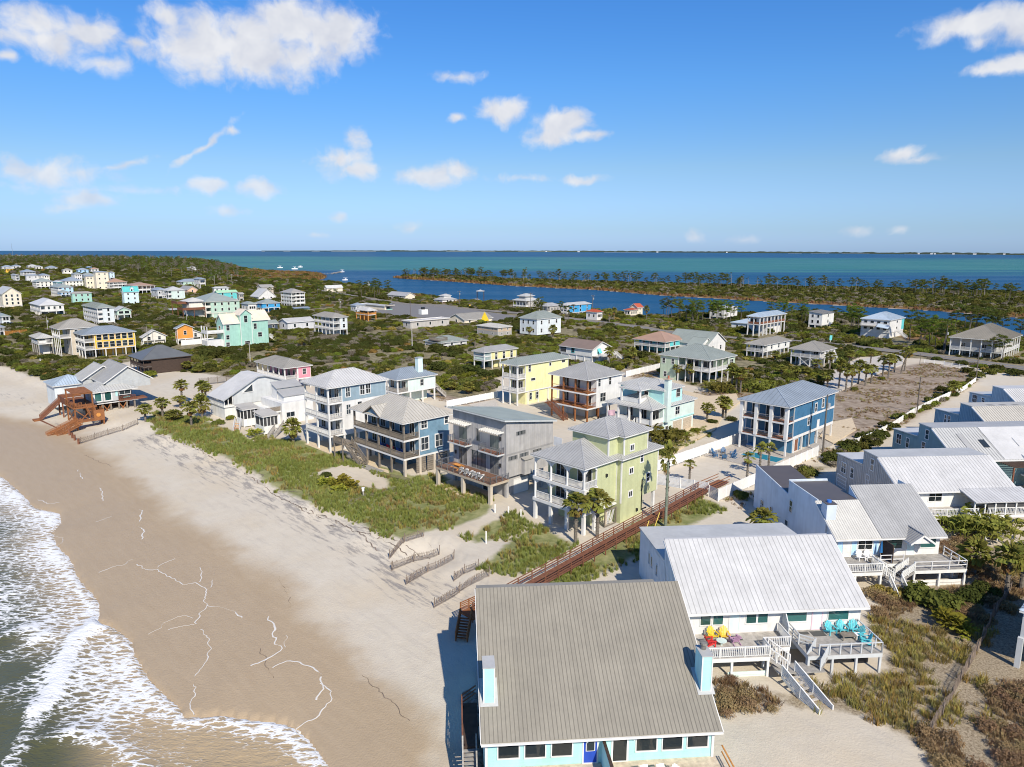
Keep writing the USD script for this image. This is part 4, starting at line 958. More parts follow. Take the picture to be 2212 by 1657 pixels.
rl_=MB().box(-5,7,-2,-1.9,5.5,6.5).box(-5,-4.9,-2,6,5.5,6.5).box(-5,-4.9,6,14,8.5,9.5).box(-5,2,4,4.1,8.5,9.5);part(bd,'railing',rl_,'wood_redbrown')
for x_,y_ in((-4.8,-1.8),(1,-1.8),(6.8,-1.8),(-4.8,5.8),(-4.8,13.8)):
 part(bd,'post',MB().box(x_-.15,x_+.15,y_-.15,y_+.15,-.5,5.3 if y_<6 else 8.3),'wood_redbrown')
part(bd,'roof',MB().prism([(-1,1,9.4),(9,1,9.4),(4,7,11.4)],(0,0,-.1)).prism([(9,1,9.4),(9,13,9.4),(4,7,11.4)],(0,0,-.1)).prism([(9,13,9.4),(-1,13,9.4),(4,7,11.4)],(0,0,-.1)).prism([(-1,13,9.4),(-1,1,9.4),(4,7,11.4)],(0,0,-.1)),'roof_creamwhite')
# seafoam tower house
P0,ze,W,D=place((464.3,694.5),(481,700.5),(506,697.5),base=751)
h=House('beach_house','tall seafoam green house with cream gable roofs and a narrow tower','house',P0,45.5)
BUILT.append((Polygon([h.world(*c,0)[:2]for c in((-1,-1),(20,-1),(20,12),(-1,12))]),ze))
W=max(W,7)
h.walls(.4,W,.4,D-.4,0,ze-.05,'paint_mint');h.gable(0,W+.4,0,D,ze,1.0,'roof_cream','x','paint_mint',.4,'none')
tx=W-.2;h.walls(tx,tx+4.6,-.4,5,0,ze+3.2,'paint_mint','tower');h.gable(tx-.4,tx+5,-.8,5.6,ze+3.2,.8,'roof_cream','y','paint_mint',.4,'none')
h.walls(tx+4.6,tx+12,1.0,D-.4,0,ze+.6,'paint_mint','wing');h.gable(tx+2.2,tx+13,0.5,D+3,ze+.6,.75,'roof_cream','x','paint_ivory',.4,'none')
h.walls(-6,.4,1,D-1,0,3,'paint_white','porch_base');h.part('deck',MB().box(-6,.4,.8,D-.8,5.6,5.9),'paint_white');h.rail((-5.9,.9,5.9),(-5.9,D-.9,5.9),1,'paint_white','solid');h.rail((-5.9,.9,5.9),(.4,.9,5.9),1,'paint_white','solid')
for y_ in(1,D/2,D-1):
 h.post(-5.8,y_,0,8.4,.15)
h.window('y',.4,1.5,6.5,1.2,2.0);h.window('y',.4,1.2,3.0,1.2,1.6);h.window('y',.4,1.0,.4,1.4,1.4,pane='screen')
h.window('y',-.4,tx+1.6,ze+.2,1.3,2.6);h.window('y',-.4,tx+1.4,.6,2.0,1.2,pane='screen');h.window('y',1.0,tx+6,6.2,1.2,2.2);h.window('y',1.0,tx+7.6,3,1.6,1.7);h.window('x',.4,D*.45,6.0,1.6,2.0)
for b_ in((tx-.1,tx+.12,-.5,-.3,0,ze+3),(tx+4.5,tx+4.72,-.5,-.3,0,ze+3),(.3,.55,.3,.5,0,ze)):
 h.part('corner_board',MB().box(*b_),'paint_trim')
h.stairs((tx+12,-.2,3),(tx+15,-3.0,0),1.4,'paint_white')
S('beach_house','bright yellow house with dark grey hip roof and white corner balconies',(155,719),(176.1,724),(294.9,714),base=776,fl=2,st=3.1,rmat='bluegrey',wall='yellow',porch='L',pd=3.4,wn=(2,6),win=(1.5,1.9),pane='pane',pitch=.34,trim='paint_white')
h=S('beach_house','tan house with wide khaki roof and a dark recess below the eaves',(106,703),(123.6,711),(217,704),base=772,fl=3,st=.2,rmat='tan',wall='beige',porch='L',porch_levels=[2],pd=3.5,pitch=.5,wn=(1,3))
S('beach_house','white bungalow on tall grey pilings with a railed deck at the left beach',(62,724),(77.4,731),(117.4,727.5),base=769,fl=1,st=4.2,rmat='pale',wall='white',porch='L',pd=4,rail='solid',post_mat='wood_grey',wn=(2,3))
S('beach_house','grey and white house with grey hip roof at the left edge beside a sandy drive',(-20,678),(.7,684),(24.2,682),base=705.5,fl=2,st=0,rmat='sage',wall='palegrey',wall2='icewhite',wn=(1,2))
S('beach_house','white lower house cut by the left edge of the picture',(-25,702),(-6,707),(10.4,705.6),base=728,fl=1,st=2.5,rmat='bluegrey',wall='white')
S('beach_house','white three-storey house with wide sage grey hip roof and a tall blank wall',(174,658),(207.2,665.6),(248.6,661.4),base=703,fl=3,st=1.4,rmat='sage',wall='icewhite',porch='L',wn=(2,1),win=(.9,1.5))
h=S('beach_house','pale green gable house over a white carport with dark bays',(240,664),(250.7,671.5),(285.2,668.5),base=693.5,fl=1,st=3.2,roof='gable',ridge='y',pitch=.5,rmat='pale',wall='palegreen',wn=(1,2),win=(2,1.3))
S('beach_house','small white gable house behind the dark brown house',(300,722),(306,729.5),(361.4,721.5),base=747,fl=1,st=2.0,roof='gable',ridge='y',pitch=.55,rmat='white',wall='ivory',wn=(1,2),win=(1,1.2))
S('beach_house','white gable cottage with grey roof and an orange side wall',(380,713),(390,722.5),(437.4,716),base=738.5,fl=1,st=1.6,roof='gable',ridge='y',pitch=.45,rmat='galv',wall='white',wn=(1,2))
S('beach_house','orange house with grey gable roof behind the white cottage',(374,705),(380,710),(420,706),ze=6.4,fl=1,st=2.2,roof='gable',ridge='y',pitch=.45,rmat='bluegrey',wall='orange',wn=(1,1))
S('beach_house','dark brown timber house with charcoal hip roof',(275,762),(306.2,778.5),(416.5,768),base=811,fl=2,st=0,rmat='charcoal',wall='wood_dark',trim='wood_dark',porch='L',porch_levels=[1],rail='solid',rail_mat='wood_dark',pitch=.5,wn=(2,0),pane='pane_blue',mode='none')
S('beach_house','bright sky blue bungalow with grey roof',(548,650.5),(565.5,656),(607,653.2),base=675,fl=1,st=2.6,rmat='sage',wall='brightblue',wn=(2,2))
S('beach_house','cream three-level porch house with tan hip roof',(604,627),(628,632.8),(660.5,630),base=664,fl=3,st=2.2,rmat='tan',wall='cream',porch='LR',pitch=.45,trim='paint_offwhite')
S('beach_house','small white house with bright white gable roof by the marsh',(698,617),(705.5,622.6),(741.7,620.4),base=632.5,fl=1,st=.6,roof='gable',ridge='x',pitch=.8,rmat='white',wall='cream',wn=(2,1))
S('beach_house','tan gable house by the brown marsh',(553,616.5),(564,620.5),(592,617.6),ze=7,fl=2,st=0,roof='gable',ridge='x',rmat='tan',wall='beige')
S('beach_house','white gable house with pale grey roof left of the cream porch house',(540,635),(558,641.5),(597.5,638.5),base=648,fl=1,st=.4,roof='gable',ridge='y',pitch=.8,rmat='pale',wall='white',wn=(1,2),win=(1.2,.9))
S('shed','teal shed with a flat teal roof below the cream porch house',(630,663.5),(636,666.5),(671,663.6),base=671.8,fl=1,st=0,roof='shed',pitch=.15,rmat='bluegrey',wall='tealgrey',wn=(0,0),cat='shed')
S('beach_house','navy cottage with grey gable roof and two white windows',(552,694.5),(564,700.8),(602.5,696.5),base=715,fl=1,st=.3,roof='gable',ridge='x',pitch=.5,rmat='sage',wall='navy',wn=(1,2),win=(1,1))
S('beach_house','low white building with white metal roofs beside the navy cottage',(600,688),(620,697),(681,689.5),ze=3.6,fl=1,st=0,roof='gable',ridge='x',rmat='white',wall='palelilac',pitch=.35,wn=(1,2))
h=S('beach_house','white three-level house with tan hip roof and open roof terrace',(674,677.5),(718,686.5),(753,682),base=727.5,fl=2,st=3,rmat='tan',wall='icewhite',porch='L',pd=4,trim='paint_white',wn=(3,1))
h=S('store_building','long low beige store with flat grey roof at the parking lot',(776,654),(830.5,661.5),(848,657.5),base=671,fl=1,st=0,roof='flat',rmat='galv',wall='cream',wn=(0,1),win=(2.5,1.6),cat='store',maxw=60)
h.part('awning',MB().box(h.W*.1,h.W-.2,-2.5,.4,3.0,3.4),'paint_beige');h.part('band',MB().box(h.W*.3,h.W-.2,-.1,.45,.3,1.0),'paint_mint')
S('beach_house','grey-roofed low building left of the beige store',(755,655.5),(768,660),(790,657),ze=4.2,fl=1,st=0,rmat='bluegrey',wall='palegrey')
h=S('beach_house','orange timber house with white hip roof above the green scrub',(765.5,667),(794,671.6),(815.5,667.6),base=694,fl=1,st=3.3,rmat='white',wall='orange',porch='LR',trim='paint_white',post_mat='wood_orange',rail_mat='wood_orange',deck_mat='wood_orange',pitch=.5)
S('beach_house','long cream gable house with grey roof near the lagoon',(835.5,632.4),(875.5,639.5),(898,635.5),base=648,fl=1,st=.4,roof='gable',ridge='y',pitch=.5,rmat='galv',wall='cream',wn=(2,0))
h=S('beach_house','white house with grey hip roof and small upper cupola at the water',(935.5,643),(955.5,648),(988,644.5),base=654,fl=1,st=.3,rmat='galv',wall='white',porch='L')
h.walls(h.W*.3,h.W*.75,h.D*.3,h.D*.75,h.ze,h.ze+2.6,'paint_white','cupola');h.hip(h.W*.25,h.W*.8,h.D*.25,h.D*.8,h.ze+2.6,.4,'roof_pale','none')
h=S('flat_building','low flat-roofed pinkish white building with a rooftop unit',(867.5,684),(886,694.5),(973,684.5),ze=3.6,fl=1,st=0,roof='flat',rmat='gravel',wall='greytan',cat='building',wn=(1,3),maxw=60)
ac=at(911,679,3.8);ac_=thing('rooftop_unit','white boxy air unit standing on the flat pinkish roof','air unit',ac,40)
part(ac_,'casing',MB().box(0,4,0,3,-.2,2.4),'vinyl');part(ac_,'vent',MB().box(1,2.6,.8,2.2,2.4,3.6),'black')
h=S('store_building','beige store with long tan roof and bright yellow gable sign',(966,681.5),(1003,691.5),(1066,682),base=699,fl=1,st=0,roof='gable',ridge='x',pitch=.4,rmat='tan',wall='cream',wn=(1,3),cat='store',maxw=60)
h.part('yellow_gable',MB().prism([(h.W*.55,-.1,h.ze-1.4),(h.W*.55+6,-.1,h.ze-1.4),(h.W*.55+3,-.1,h.ze+3.2)],(0,.5,0)),'paint_mustard')
S('beach_house','plain beige box house with white hip roof',(1028,701),(1075.5,708),(1108,704),base=727,fl=2,st=0,rmat='creamwhite',wall='tan',wall2='taupe',pitch=.25,wn=(2,2),win=(.8,.8))
h=S('beach_house','low house with grey hip roof and a railed roof deck in the scrub',(914,732),(953,741),(1012,731),base=751.5,fl=1,st=.8,rmat='sage',wall='palegrey',porch='L',pitch=.35,wn=(2,2))
h.part('roof_deck',MB().box(-.3,4.6,1.5,7.5,h.ze+.5,h.ze+.7),'wood_weathered')
for a_,b_ in(((-.2,1.6),(-.2,7.4)),((-.2,1.6),(4.5,1.6)),((4.5,1.6),(4.5,7.4)),((-.2,7.4),(4.5,7.4))):
 h.rail((*a_,h.ze+.7),(*b_,h.ze+.7),1.1,'wood_weathered','bal')
S('beach_house','lemon yellow house with grey hip roof and pale turquoise balconies behind the second yellow house',(1018,753),(1045.5,761.5),(1120,751),base=800,fl=2,st=3,rmat='galv',wall='lemon',porch='L',pd=3,rail_mat='paint_paleaqua',wn=(1,3))
S('beach_house','bright pink house with tan hip roof and screened porch',(548,783),(611.7,796),(676,787.5),ze=6.3,fl=1,st=3.0,rmat='tan',wall='pink',porch='L',pd=4.5,trim='paint_white',pane='screen',wn=(5,1),rail='bal',pitch=.4)
h=S('beach_house','low pale aqua house with blue-grey hip roof and white chimney',(810,803.5),(857,821.5),(946,815.5),ze=6.6,fl=1,st=3.3,rmat='bluegrey',wall='mintwhite',porch='L',pd=3.2,wn=(3,1),rail_mat='wood_grey',rail='bal',pitch=.42)
h.part('chimney',MB().box(h.W*.62,h.W*.62+1.5,h.D*.2,h.D*.2+1.2,h.ze,h.ze+4.3),'paint_paleaqua');h.part('chimney_cap',MB().box(h.W*.62-.1,h.W*.62+1.6,h.D*.2-.1,h.D*.2+1.3,h.ze+4.3,h.ze+4.5),'paint_grey')
h.stairs((h.W,2,3.3),(h.W+3.6,2,.1),1.3,'wood_silver');h.part('deck',MB().box(h.W-.5,h.W+.6,.8,5,3.1,3.3),'wood_silver')
# right of the middle
h=S('beach_house','low grey-roofed house with upper gable at the lagoon shore',(1106,645),(1136,650),(1168.5,646),ze=4.6,fl=1,st=.5,rmat='pale',wall='greytan',porch='L')
h.walls(h.W*.2,h.W*.7,h.D*.25,h.D*.7,h.ze,h.ze+2.8,'paint_grey','upper_wall');h.hip(h.W*.12,h.W*.78,h.D*.18,h.D*.78,h.ze+2.8,.4,'roof_pale','none')
S('beach_house','small house with plain grey hip roof and white chimney left of the bright blue house',(1162,655),(1182,661.5),(1212,657.5),ze=4.6,fl=1,st=.5,rmat='galv',wall='greytan',porch='L')
h=S('beach_house','bright royal blue house with pale grey hip roof by the water',(1207,654),(1225,660),(1279,655),base=680,fl=2,st=1,rmat='pale',wall='brightblue',wn=(2,3),porch='L',trim='paint_white')
S('cottage','white cottage with low terracotta red roof right of the bright blue house',(1263.5,666.5),(1290,674.5),(1304,668.5),ze=4.4,fl=1,st=0,rmat='terracotta',wall='white',pitch=.45)
S('cottage','tall cream cottage with red gable roof standing at the water',(1359,656),(1377.5,664.5),(1391,659),base=681,fl=2,st=0,roof='gable',ridge='x',rmat='terracotta',wall='cream',pitch=.7,wn=(1,1),win=(.7,.9))
S('cottage','low building with flat-looking red roof in front of the tall cream cottage',(1346,663.5),(1362,670),(1380,666.5),ze=3.4,fl=1,st=0,rmat='terracotta',wall='cream',pitch=.3)
S('beach_house','pale blue-white two-storey house with sage grey hip roof and plain walls',(1120,681),(1160,689.5),(1215,683),base=727,fl=2,st=.5,rmat='sage',wall='icewhite',base_wall='icewhite',wn=(3,3),win=(.9,1.6),pitch=.5)
h=S('beach_house','white gable house with brown shingle roof and turquoise shutters',(1207,742),(1280,755.5),(1323,746),base=784,fl=1,st=2.2,roof='gable',ridge='y',pitch=.42,rmat='brown',wall='offwhite',wn=(0,0),base_wall='offwhite',mode='none')
h.window('x',h.x0,h.D*.55,2.6,1.4,1.5,'paint_turquoise','pane',name='shutter_window');h.window('x',h.x0,h.D*.8,2.4,3.0,2.2,'paint_trim','screen');h.window('y',h.y0,h.W*.3,2.8,1.5,1.6,'paint_turquoise','pane_green')
h.part('shutter',MB().prism([(h.W*.3-.1,h.y0-.05,4.4),(h.W*.3+1.6,h.y0-.05,4.4),(h.W*.3+1.6,h.y0-.9,3.0),(h.W*.3-.1,h.y0-.9,3.0)],(0,-.03,-.05)),'paint_turquoise')
h.part('deck',MB().box(.5,h.W-.5,-2.6,.5,2.0,2.2),'wood_silver');h.rail((.6,-2.5,2.2),(h.W-.5,-2.5,2.2),1,'paint_white');h.stairs((h.W-.5,-1.8,2.2),(h.W+3,-1.8,0),1.3,'paint_white')
for x_ in(.7,h.W/2,h.W-.7):
 h.post(x_,-2.4,-.3,2.1,.1)
S('beach_house','white and turquoise house with rusty orange brown hip roof',(1366,729),(1438,739),(1487,732),base=766,fl=1,st=2.6,rmat='rust',wall='turquoise',porch='L',pd=3,wn=(4,2),trim='paint_white',mode='none',pitch=.38)
h=S('beach_house','white twin-gable house with sage roofs and timber brackets',(1440,725),(1531,744.5),(1571,736.5),ze=3.9,fl=1,st=.2,roof='gable',ridge='y',rmat='sage',wall='white',pitch=.6,wn=(3,2))
h.gable(-3.5,h.W*.42,1.0,7,3.6,.55,'roof_sage','y','paint_white',.4,'ribs');h.walls(-3,h.W*.4,1.4,6.5,-.2,3.55,'paint_white')
# the pale green house on tall stilts with its own plan further down
S('beach_house','white house with khaki hip roof and deck behind the palm row',(1608.5,738),(1651,746),(1710,737),base=775,fl=1,st=2.4,rmat='tan',wall='offwhite',porch='L',pd=3,pane='pane_blue',trim='paint_white')
h=S('beach_house','white flat-roofed modern house half hidden behind bright pines',(1531,659),(1566,666),(1596,664),base=691,fl=2,st=1.5,roof='flat',rmat='pale',wall='white',wn=(2,2))
h=S('beach_house','white house with pale blue-grey roof and timber gable above the lagoon',(1612,675),(1643.5,685),(1719,677),ze=8.6,fl=1,st=5.2,rmat='iceblue',wall='white',porch='LR',rail_mat='wood_redbrown',pitch=.45)
S('beach_house','low white-roofed outbuilding below the pale blue-grey roofed house',(1577,691),(1628,700),(1660,696),ze=3.6,fl=1,st=0,rmat='iceblue',wall='offwhite',pitch=.3)
S('beach_house','narrow white house with dark grey roof between the pines',(1745,672),(1778,678),(1805,673),base=709,fl=2,st=1.5,roof='shed',pitch=.12,rmat='galv',wall='offwhite',wn=(2,1))
h=S('beach_house','tall white house with pale metal hip roof and turquoise corner',(1858,683),(1925,692),(1957,687),base=732,fl=2,st=2.6,rmat='iceblue',wall='white',wn=(4,1),pitch=.42,win=(1.4,1.0),base_wall='white')
h.part('turquoise_panel',MB().box(h.x1-3,h.x1+.02,h.y0-.06,h.y0-.01,3,h.ze-.5),'paint_turquoise');h.part('deck',MB().box(-2,h.x0,h.D*.5,h.D-.8,5.0,5.25),'wood_silver');h.rail((-1.9,h.D*.5,5.25),(-1.9,h.D-.8,5.25),1.0)
h.stairs((h.W*.4,-.4,3),(h.W*.4,-4.6,0),1.6,'paint_white');h.part('stair_roof',MB().prism([(.2,.2,5.4),(.2,5,6.2),(-2.6,5,5.0),(-2.6,.2,4.4)],(0,0,.15)),'roof_iceblue')
S('beach_house','large house with broad charcoal grey hip roof among the pines at the right',(2049,718),(2172,737),(2210,727),ze=6.8,fl=1,st=2.5,rmat='taupe',wall='greytan',porch='LR',pitch=.5,maxw=34,trim='paint_offwhite')
h=S('beach_house','white square house with khaki hip roof and white X-braced stilts',(1704,747),(1775,759.5),(1809,749.5),base=797,fl=1,st=3.4,rmat='tan',wall='white',porch='L',pd=3,trim='paint_white',pitch=.45,pane='pane_blue')
xb=MB()
for a_,b_ in((h.y0,h.D*.35),(h.D*.35,h.D*.7)):
 xb.beam((h.x0,a_,.2),(h.x0,b_,3.0),.12,.16);xb.beam((h.x0,a_,3.0),(h.x0,b_,.2),.12,.16)
h.part('cross_brace',xb,'paint_trim');h.stairs((h.W+.1,h.y0+.8,3.4),(h.W+4,h.y0+.8,0),1.3,'paint_white')
S('beach_house','long low tan building with thin rusty roof right of the teal gable house',(268,612.5),(287,617.5),(336,613.5),ze=7,fl=1,st=3.2,rmat='rust',wall='peach',porch='LR',pitch=.25)
S('shed','small grey flat shed in the scrub below the white porch house',(362,667.5),(368,669.5),(387,667.5),base=676,fl=1,st=0,roof='shed',pitch=.1,rmat='pale',wall='palegrey',wn=(0,0),cat='shed')
S('beach_house','grey hip roofed house half hidden behind the seafoam tower house',(519,651),(535,657),(556,653),ze=5.5,fl=1,st=.8,rmat='sage',wall='offwhite')
S('beach_house','pale house with slate roof between the tiny far row and the narrow lilac house',(80,592),(88,595),(108,593),ze=8.5,fl=2,st=2,rmat='bluegrey',wall='ivory')
S('beach_house','white house with sage roof left of the tall cream tower house',(152,590),(160,592.5),(178,590.5),ze=8.5,fl=2,st=2,rmat='sage',wall='white')
S('beach_house','white house with pale roof in the scrub right of the small white gable house',(462,655),(470,658),(492,655.5),ze=6,fl=1,st=2.5,rmat='pale',wall='white',porch='L')
# tiny roofs near the skyline of the wood at the far left
for i,(p,wcol,rcol,sz,lab)in enumerate([((26,575),'white','bluegrey',13,'tiny white house with grey roof starting the far row below the wood'),((60,575),'white','pale',15,'tiny white house with pale roof, second in the far row below the wood'),((76,576.5),'ivory','galv',11,'tiny ivory house with grey roof amid the far row below the wood'),((100,578.5),'white','bluegrey',16,'tiny white house with slate roof in the far row below the wood'),((136,583.5),'ivory','tan',12,'tiny ivory house with tan roof standing alone in dark scrub'),((168,583),'skyblue','bluegrey',14,'tiny pale blue house left of the blue-roofed cottage'),((187,577),'brightblue','bluegrey',8,'tiny bright blue cottage at the edge of the far wood'),((196,581),'white','rust',11,'tiny white house with rusty roof behind the cream tower house'),((12,581),'yellow','galv',10,'tiny yellow house at the far left edge'),((408,578.5),'white','white',12,'white house alone in the far pine wood'),((4,577),'white','bluegrey',16,'tiny white house with slate roof cut by the left edge'),((180,593.5),'palegrey','sage',12,'tiny grey house with sage roof behind the long cream white house')]):
 P0=at(p[0],p[1],7.0);w_=sz
 h=House('far_house',lab,'house',P0[:2],45.5,0.0)
 h.walls(.5,w_-.5,.5,w_*.8-.5,0,7,'paint_'+wcol);h.hip(0,w_,0,w_*.8,7,.45,'roof_'+rcol,'none',cap=False)
 for u_ in(.2,.6):
  h.part('window',MB().box(w_*u_,w_*u_+1.6,.42,.5,4.2,6.2),'pane');h.part('window',MB().box(.42,.5,w_*u_*.8,w_*u_*.8+1.6,4.2,6.2),'pane')
  # ---------------------------------------------------------------- the row of tall houses behind the dune
def R6_(x,y):return(427+.25*x,762.8+.25*y)
def R7_(x,y):return(915.3+.25*x,762.8+.25*y)
def R8_(x,y):return(1411+.25*x,762.8+.25*y)
def reg(h,W,D,ze,m=.5):
 h.W,h.D,h.ze=W,D,ze
 BUILT.append((Polygon([h.world(*c,0)[:2]for c in((-m,-m),(W+m,-m),(W+m,D+m),(-m,D+m))]),ze))
paint('paint_storm',(.27,.36,.41));paint('siding_storm',(.27,.36,.41),lap=.22);paint('paint_slatewall',(.15,.26,.34),var=.22);paint('paint_buttery',(.74,.70,.36));paint('paint_greyboard',(.40,.385,.37),var=.14,streak=.2);paint('paint_greydark',(.30,.29,.28))
# --- lime green house with two tiers of arched porch
P0,ze,W,D=place(R7_(920,875),R7_(1395,1005),R7_(2035,797),base=1163)
h=House('beach_house','lime green house with silver seamed roofs, arched white porches and a raised third floor','house',P0,45.5)
reg(h,W,D,ze);st,fh=3.2,(ze-3.2)/2
px=h.xat(R7_(1490,0)[0],.6,7);bx=h.xat(R7_(1712,0)[0],-.3,9)
h.walls(px,bx,.6,D-.6,st,ze-.1,'siding_lime');h.walls(bx,W-.6,-.3,D-.6,3.0,ze-.1,'siding_lime');h.walls(bx,W-4.2,-.3,D-2,-.4,3.0,'siding_lime','lower_wall');h.walls(px+.8,bx,2.2,D-2,-.4,st,'siding_lime','lower_wall')
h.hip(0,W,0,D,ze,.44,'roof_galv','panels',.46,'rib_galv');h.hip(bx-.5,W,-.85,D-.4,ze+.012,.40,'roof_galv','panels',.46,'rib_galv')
ux,uy=5.4,.3;ue=12.75
h.walls(ux+.5,ux+8.2,uy+.5,uy+7.0,ze-.3,ue-.1,'siding_lime','upper_wall');h.walls(ux+2.6,ux+8.2,-.28,uy+5,ze-.3,ue-.1,'siding_lime','upper_wall')
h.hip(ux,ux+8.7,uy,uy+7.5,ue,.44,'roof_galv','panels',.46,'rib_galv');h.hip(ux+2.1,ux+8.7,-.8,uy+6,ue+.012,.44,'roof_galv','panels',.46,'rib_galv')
for c in((px,.57,st,ze-.2),(bx,-.33,3,ze-.2),(bx,.57-.12,st,ze-.2),(W-.72,-.33,3.0,ze-.2),(ux+.5,uy+.47,ze,ue-.2),(ux+2.6,-.31,ze,ue-.2),(ux+8.1,-.31,ze,ue-.2)):
 h.part('corner_board',MB().box(c[0]-.04,c[0]+.16,c[1],c[1]+.18,c[2],c[3]),'paint_trim')
 # porch: columns, arches, railings
ys=[.55,.55+(D-1.1)/3,.55+2*(D-1.1)/3,D-.55]
for y in ys:
 mb=MB().cyl((.55,y,st+.1),(.55,y,ze-.2),.17,.15,10).box(.33,.77,y-.22,y+.22,st+fh-.55,st+fh+.1).box(.33,.77,y-.22,y+.22,ze-.5,ze-.2).box(.35,.75,y-.2,y+.2,st-.3,st+.12)
 h.part('column',mb,'paint_trim')
 h.post(.6,y,-.6,st-.3,.22,'paint_trim','piling')
for x in(px+.2,6.5,9.5):
 h.post(x,D-.9,-.6,st,.2,'paint_trim','piling')
h.post(W-1.0,.1,-.6,3.0,.2,'paint_trim','piling');h.post(W-1.0,D-1,-.6,3.0,.2,'paint_trim','piling');h.post(px,.8,-.6,st,.2,'paint_trim','piling')
for k in(0,1):
 z=st+k*fh
 h.part('deck',MB().box(.3,px-.003,.3,D-.3,z-.18,z+.05),'wood_silver')
 h.part('deck_edge',MB().box(.25,.33,.3,D-.3,z-.35,z+.08).box(.33,px,.25,.33,z-.35,z+.08),'paint_trim')
 for a,b in zip(ys[:-1],ys[1:]):
  h.rail((.55,a+.18,z+.05),(.55,b-.18,z+.05),1.0,'paint_trim','bal',.16)
  ar=MB();n=8;y0_,y1_=a+.15,b-.15;zt=z+fh-.36
  for i in range(n):
   t0,t1=i/n,(i+1)/n
   f0,f1=zt-.75*(2*t0-1)**2,zt-.75*(2*t1-1)**2
   ar.prism([(.50,y0_+(y1_-y0_)*t0,f0),(.50,y0_+(y1_-y0_)*t1,f1),(.50,y0_+(y1_-y0_)*t1,zt+.1),(.50,y0_+(y1_-y0_)*t0,zt+.1)],(.09,0,0))
  h.part('arch',ar,'paint_trim')
 h.rail((.7,.45,z+.05),(px-.05,.45,z+.05),1.0,'paint_trim','bal',.16)
 ar=MB();n=8;zt=z+fh-.36
 for i in range(n):
  t0,t1=i/n,(i+1)/n
  f0,f1=zt-.6*(2*t0-1)**2,zt-.6*(2*t1-1)**2
  q=lambda t:.75+(px-.85)*t
  ar.prism([(q(t0),.42,f0),(q(t1),.42,f1),(q(t1),.42,zt+.1),(q(t0),.42,zt+.1)],(0,.09,0))
 h.part('arch',ar,'paint_trim')
 for u in(1.4,5.4):
  h.window('x',px,u,z+.1,2.4,2.25,'paint_trim','pane',3,1,name='glass_door')
h.part('floor_beam',MB().box(.35,W-.7,.4,D-.4,st-.42,st-.20),'paint_trim')
for(zx,zy,w,hh,ny)in((1800,815,.75,.75,1),(1885,900,.6,1.3,2),(1793,1015,.75,.75,1),(1938,1070,.7,1.2,2),(1785,1215,.75,.75,1)):
 x,z=h.hitY(*R7_(zx,zy),-.3)
 h.window('y',-.3,x-w/2,z-hh/2,w,hh,'paint_trim','pane',2 if ny==1 else 1,ny,t=.16)
for zx,zy,b_ in((1575,1055,0),(1835,1350,1)):
 x,z=h.hitY(*R7_(zx,zy),.6 if not b_ else-.3);yv=.6 if not b_ else-.3
 h.part('wall_lamp',MB().box(x-.12,x+.12,yv-.25,yv,z-.2,z+.2),'black')
x,z=h.hitY(*R7_(1885,1090),-.3);h.part('downpipe',MB().box(x-.06,x+.06,-.42,-.30,z-4.6,z).box(x-.06,x+1.2,-.42,-.30,z-4.6,z-4.45),'black')
h.part('slatted_screen',MB().box(px+1.6,bx-.2,.2,.32,.1,.25).box(px+1.6,bx-.2,.2,.32,2.35,2.5).box(px+1.6,px+1.75,.2,.32,.25,2.35).box(bx-.35,bx-.2,.2,.32,.25,2.35),'wood_weathered')
tw=MB()
for i in range(9):
 a=px+2.0+(bx-px-2.6)*random.random();b=px+2.0+(bx-px-2.6)*random.random()
 tw.beam((a,.26,.5),(b,.26,2.3),.07,.07)
h.part('driftwood_screen',tw,'paint_white',kind='stuff');h.part('screen_board',MB().box(px+1.8,(px+bx)/2,.30,.34,.3,2.3),'wood_pale')
h.part('roof_rail',MB().box(4.2,4.26,D-2.2,D-.6,ze+.6,ze+1.9),'paint_white')
h.part('patio',MB().box(-.5,W-1,-.6,D,-.25,.06),'concrete')
G=h
# --- modern grey house
P0,ze,W,D=place(R7_(205,458),R7_(700,580),R7_(1155,575),base=1082)
h=House('beach_house','boxy grey board house with a single slanting roof and slatted sunshades','house',P0,45.5)
reg(h,W,D,ze);zb=h.hitY(*R7_(1155,575),0)[1];sl=(ze-zb)/W
fx=.8;zr=lambda x:ze-sl*x-.25
st=3.3;z2=7.0
h.poly_wall([(fx,.5,st),(W-.5,.5,st),(W-.5,.5,zr(W-.5)),(fx,.5,zr(fx))],(0,D-1.0,0),'paint_greyboard')
h.roof_faces([[(0,D,ze),(0,0,ze),(W,0,zb),(W,D,zb)]],'roof_sage',.5,'ribs',.025,.04)
h.part('fascia',MB().prism([(0,-.02,ze-.3),(W,-.02,zb-.3),(W,-.02,zb-.08),(0,-.02,ze-.08)],(0,.05,0)).box(0,.05,.04,D,ze-.3,ze-.08).box(W-.05,W,.04,D,zb-.3,zb-.08),'paint_palegrey')
h.battens('y',.5,fx,W-.5,st,lambda u:zr(u),'paint_greyboard',.3,.05);h.battens('x',fx,.5,D-.5,st,ze-.4,'paint_greyboard',.3,.05)
h.part('floor_band',MB().box(fx,W-.5,.44,.5,z2-.15,z2+.1),'paint_greydark')
def on_x(zx,zy,w,z0,z1,pane,nx=2,name='glass_door',frame='paint_greydark'):
 y,z=h.hitX(*R7_(zx,zy),fx)
 h.window('x',fx,y-w/2,z0,w,z1-z0,frame,pane,nx,1,name=name,t=.07)
 return y
y1=on_x(340,700,1.9,z2+.25,z2+2.9,'pane_green');y2=on_x(612,780,1.9,z2+.25,z2+2.9,'pane_green');on_x(470,690,.9,z2+1.0,z2+3.0,'pane',1,'window')
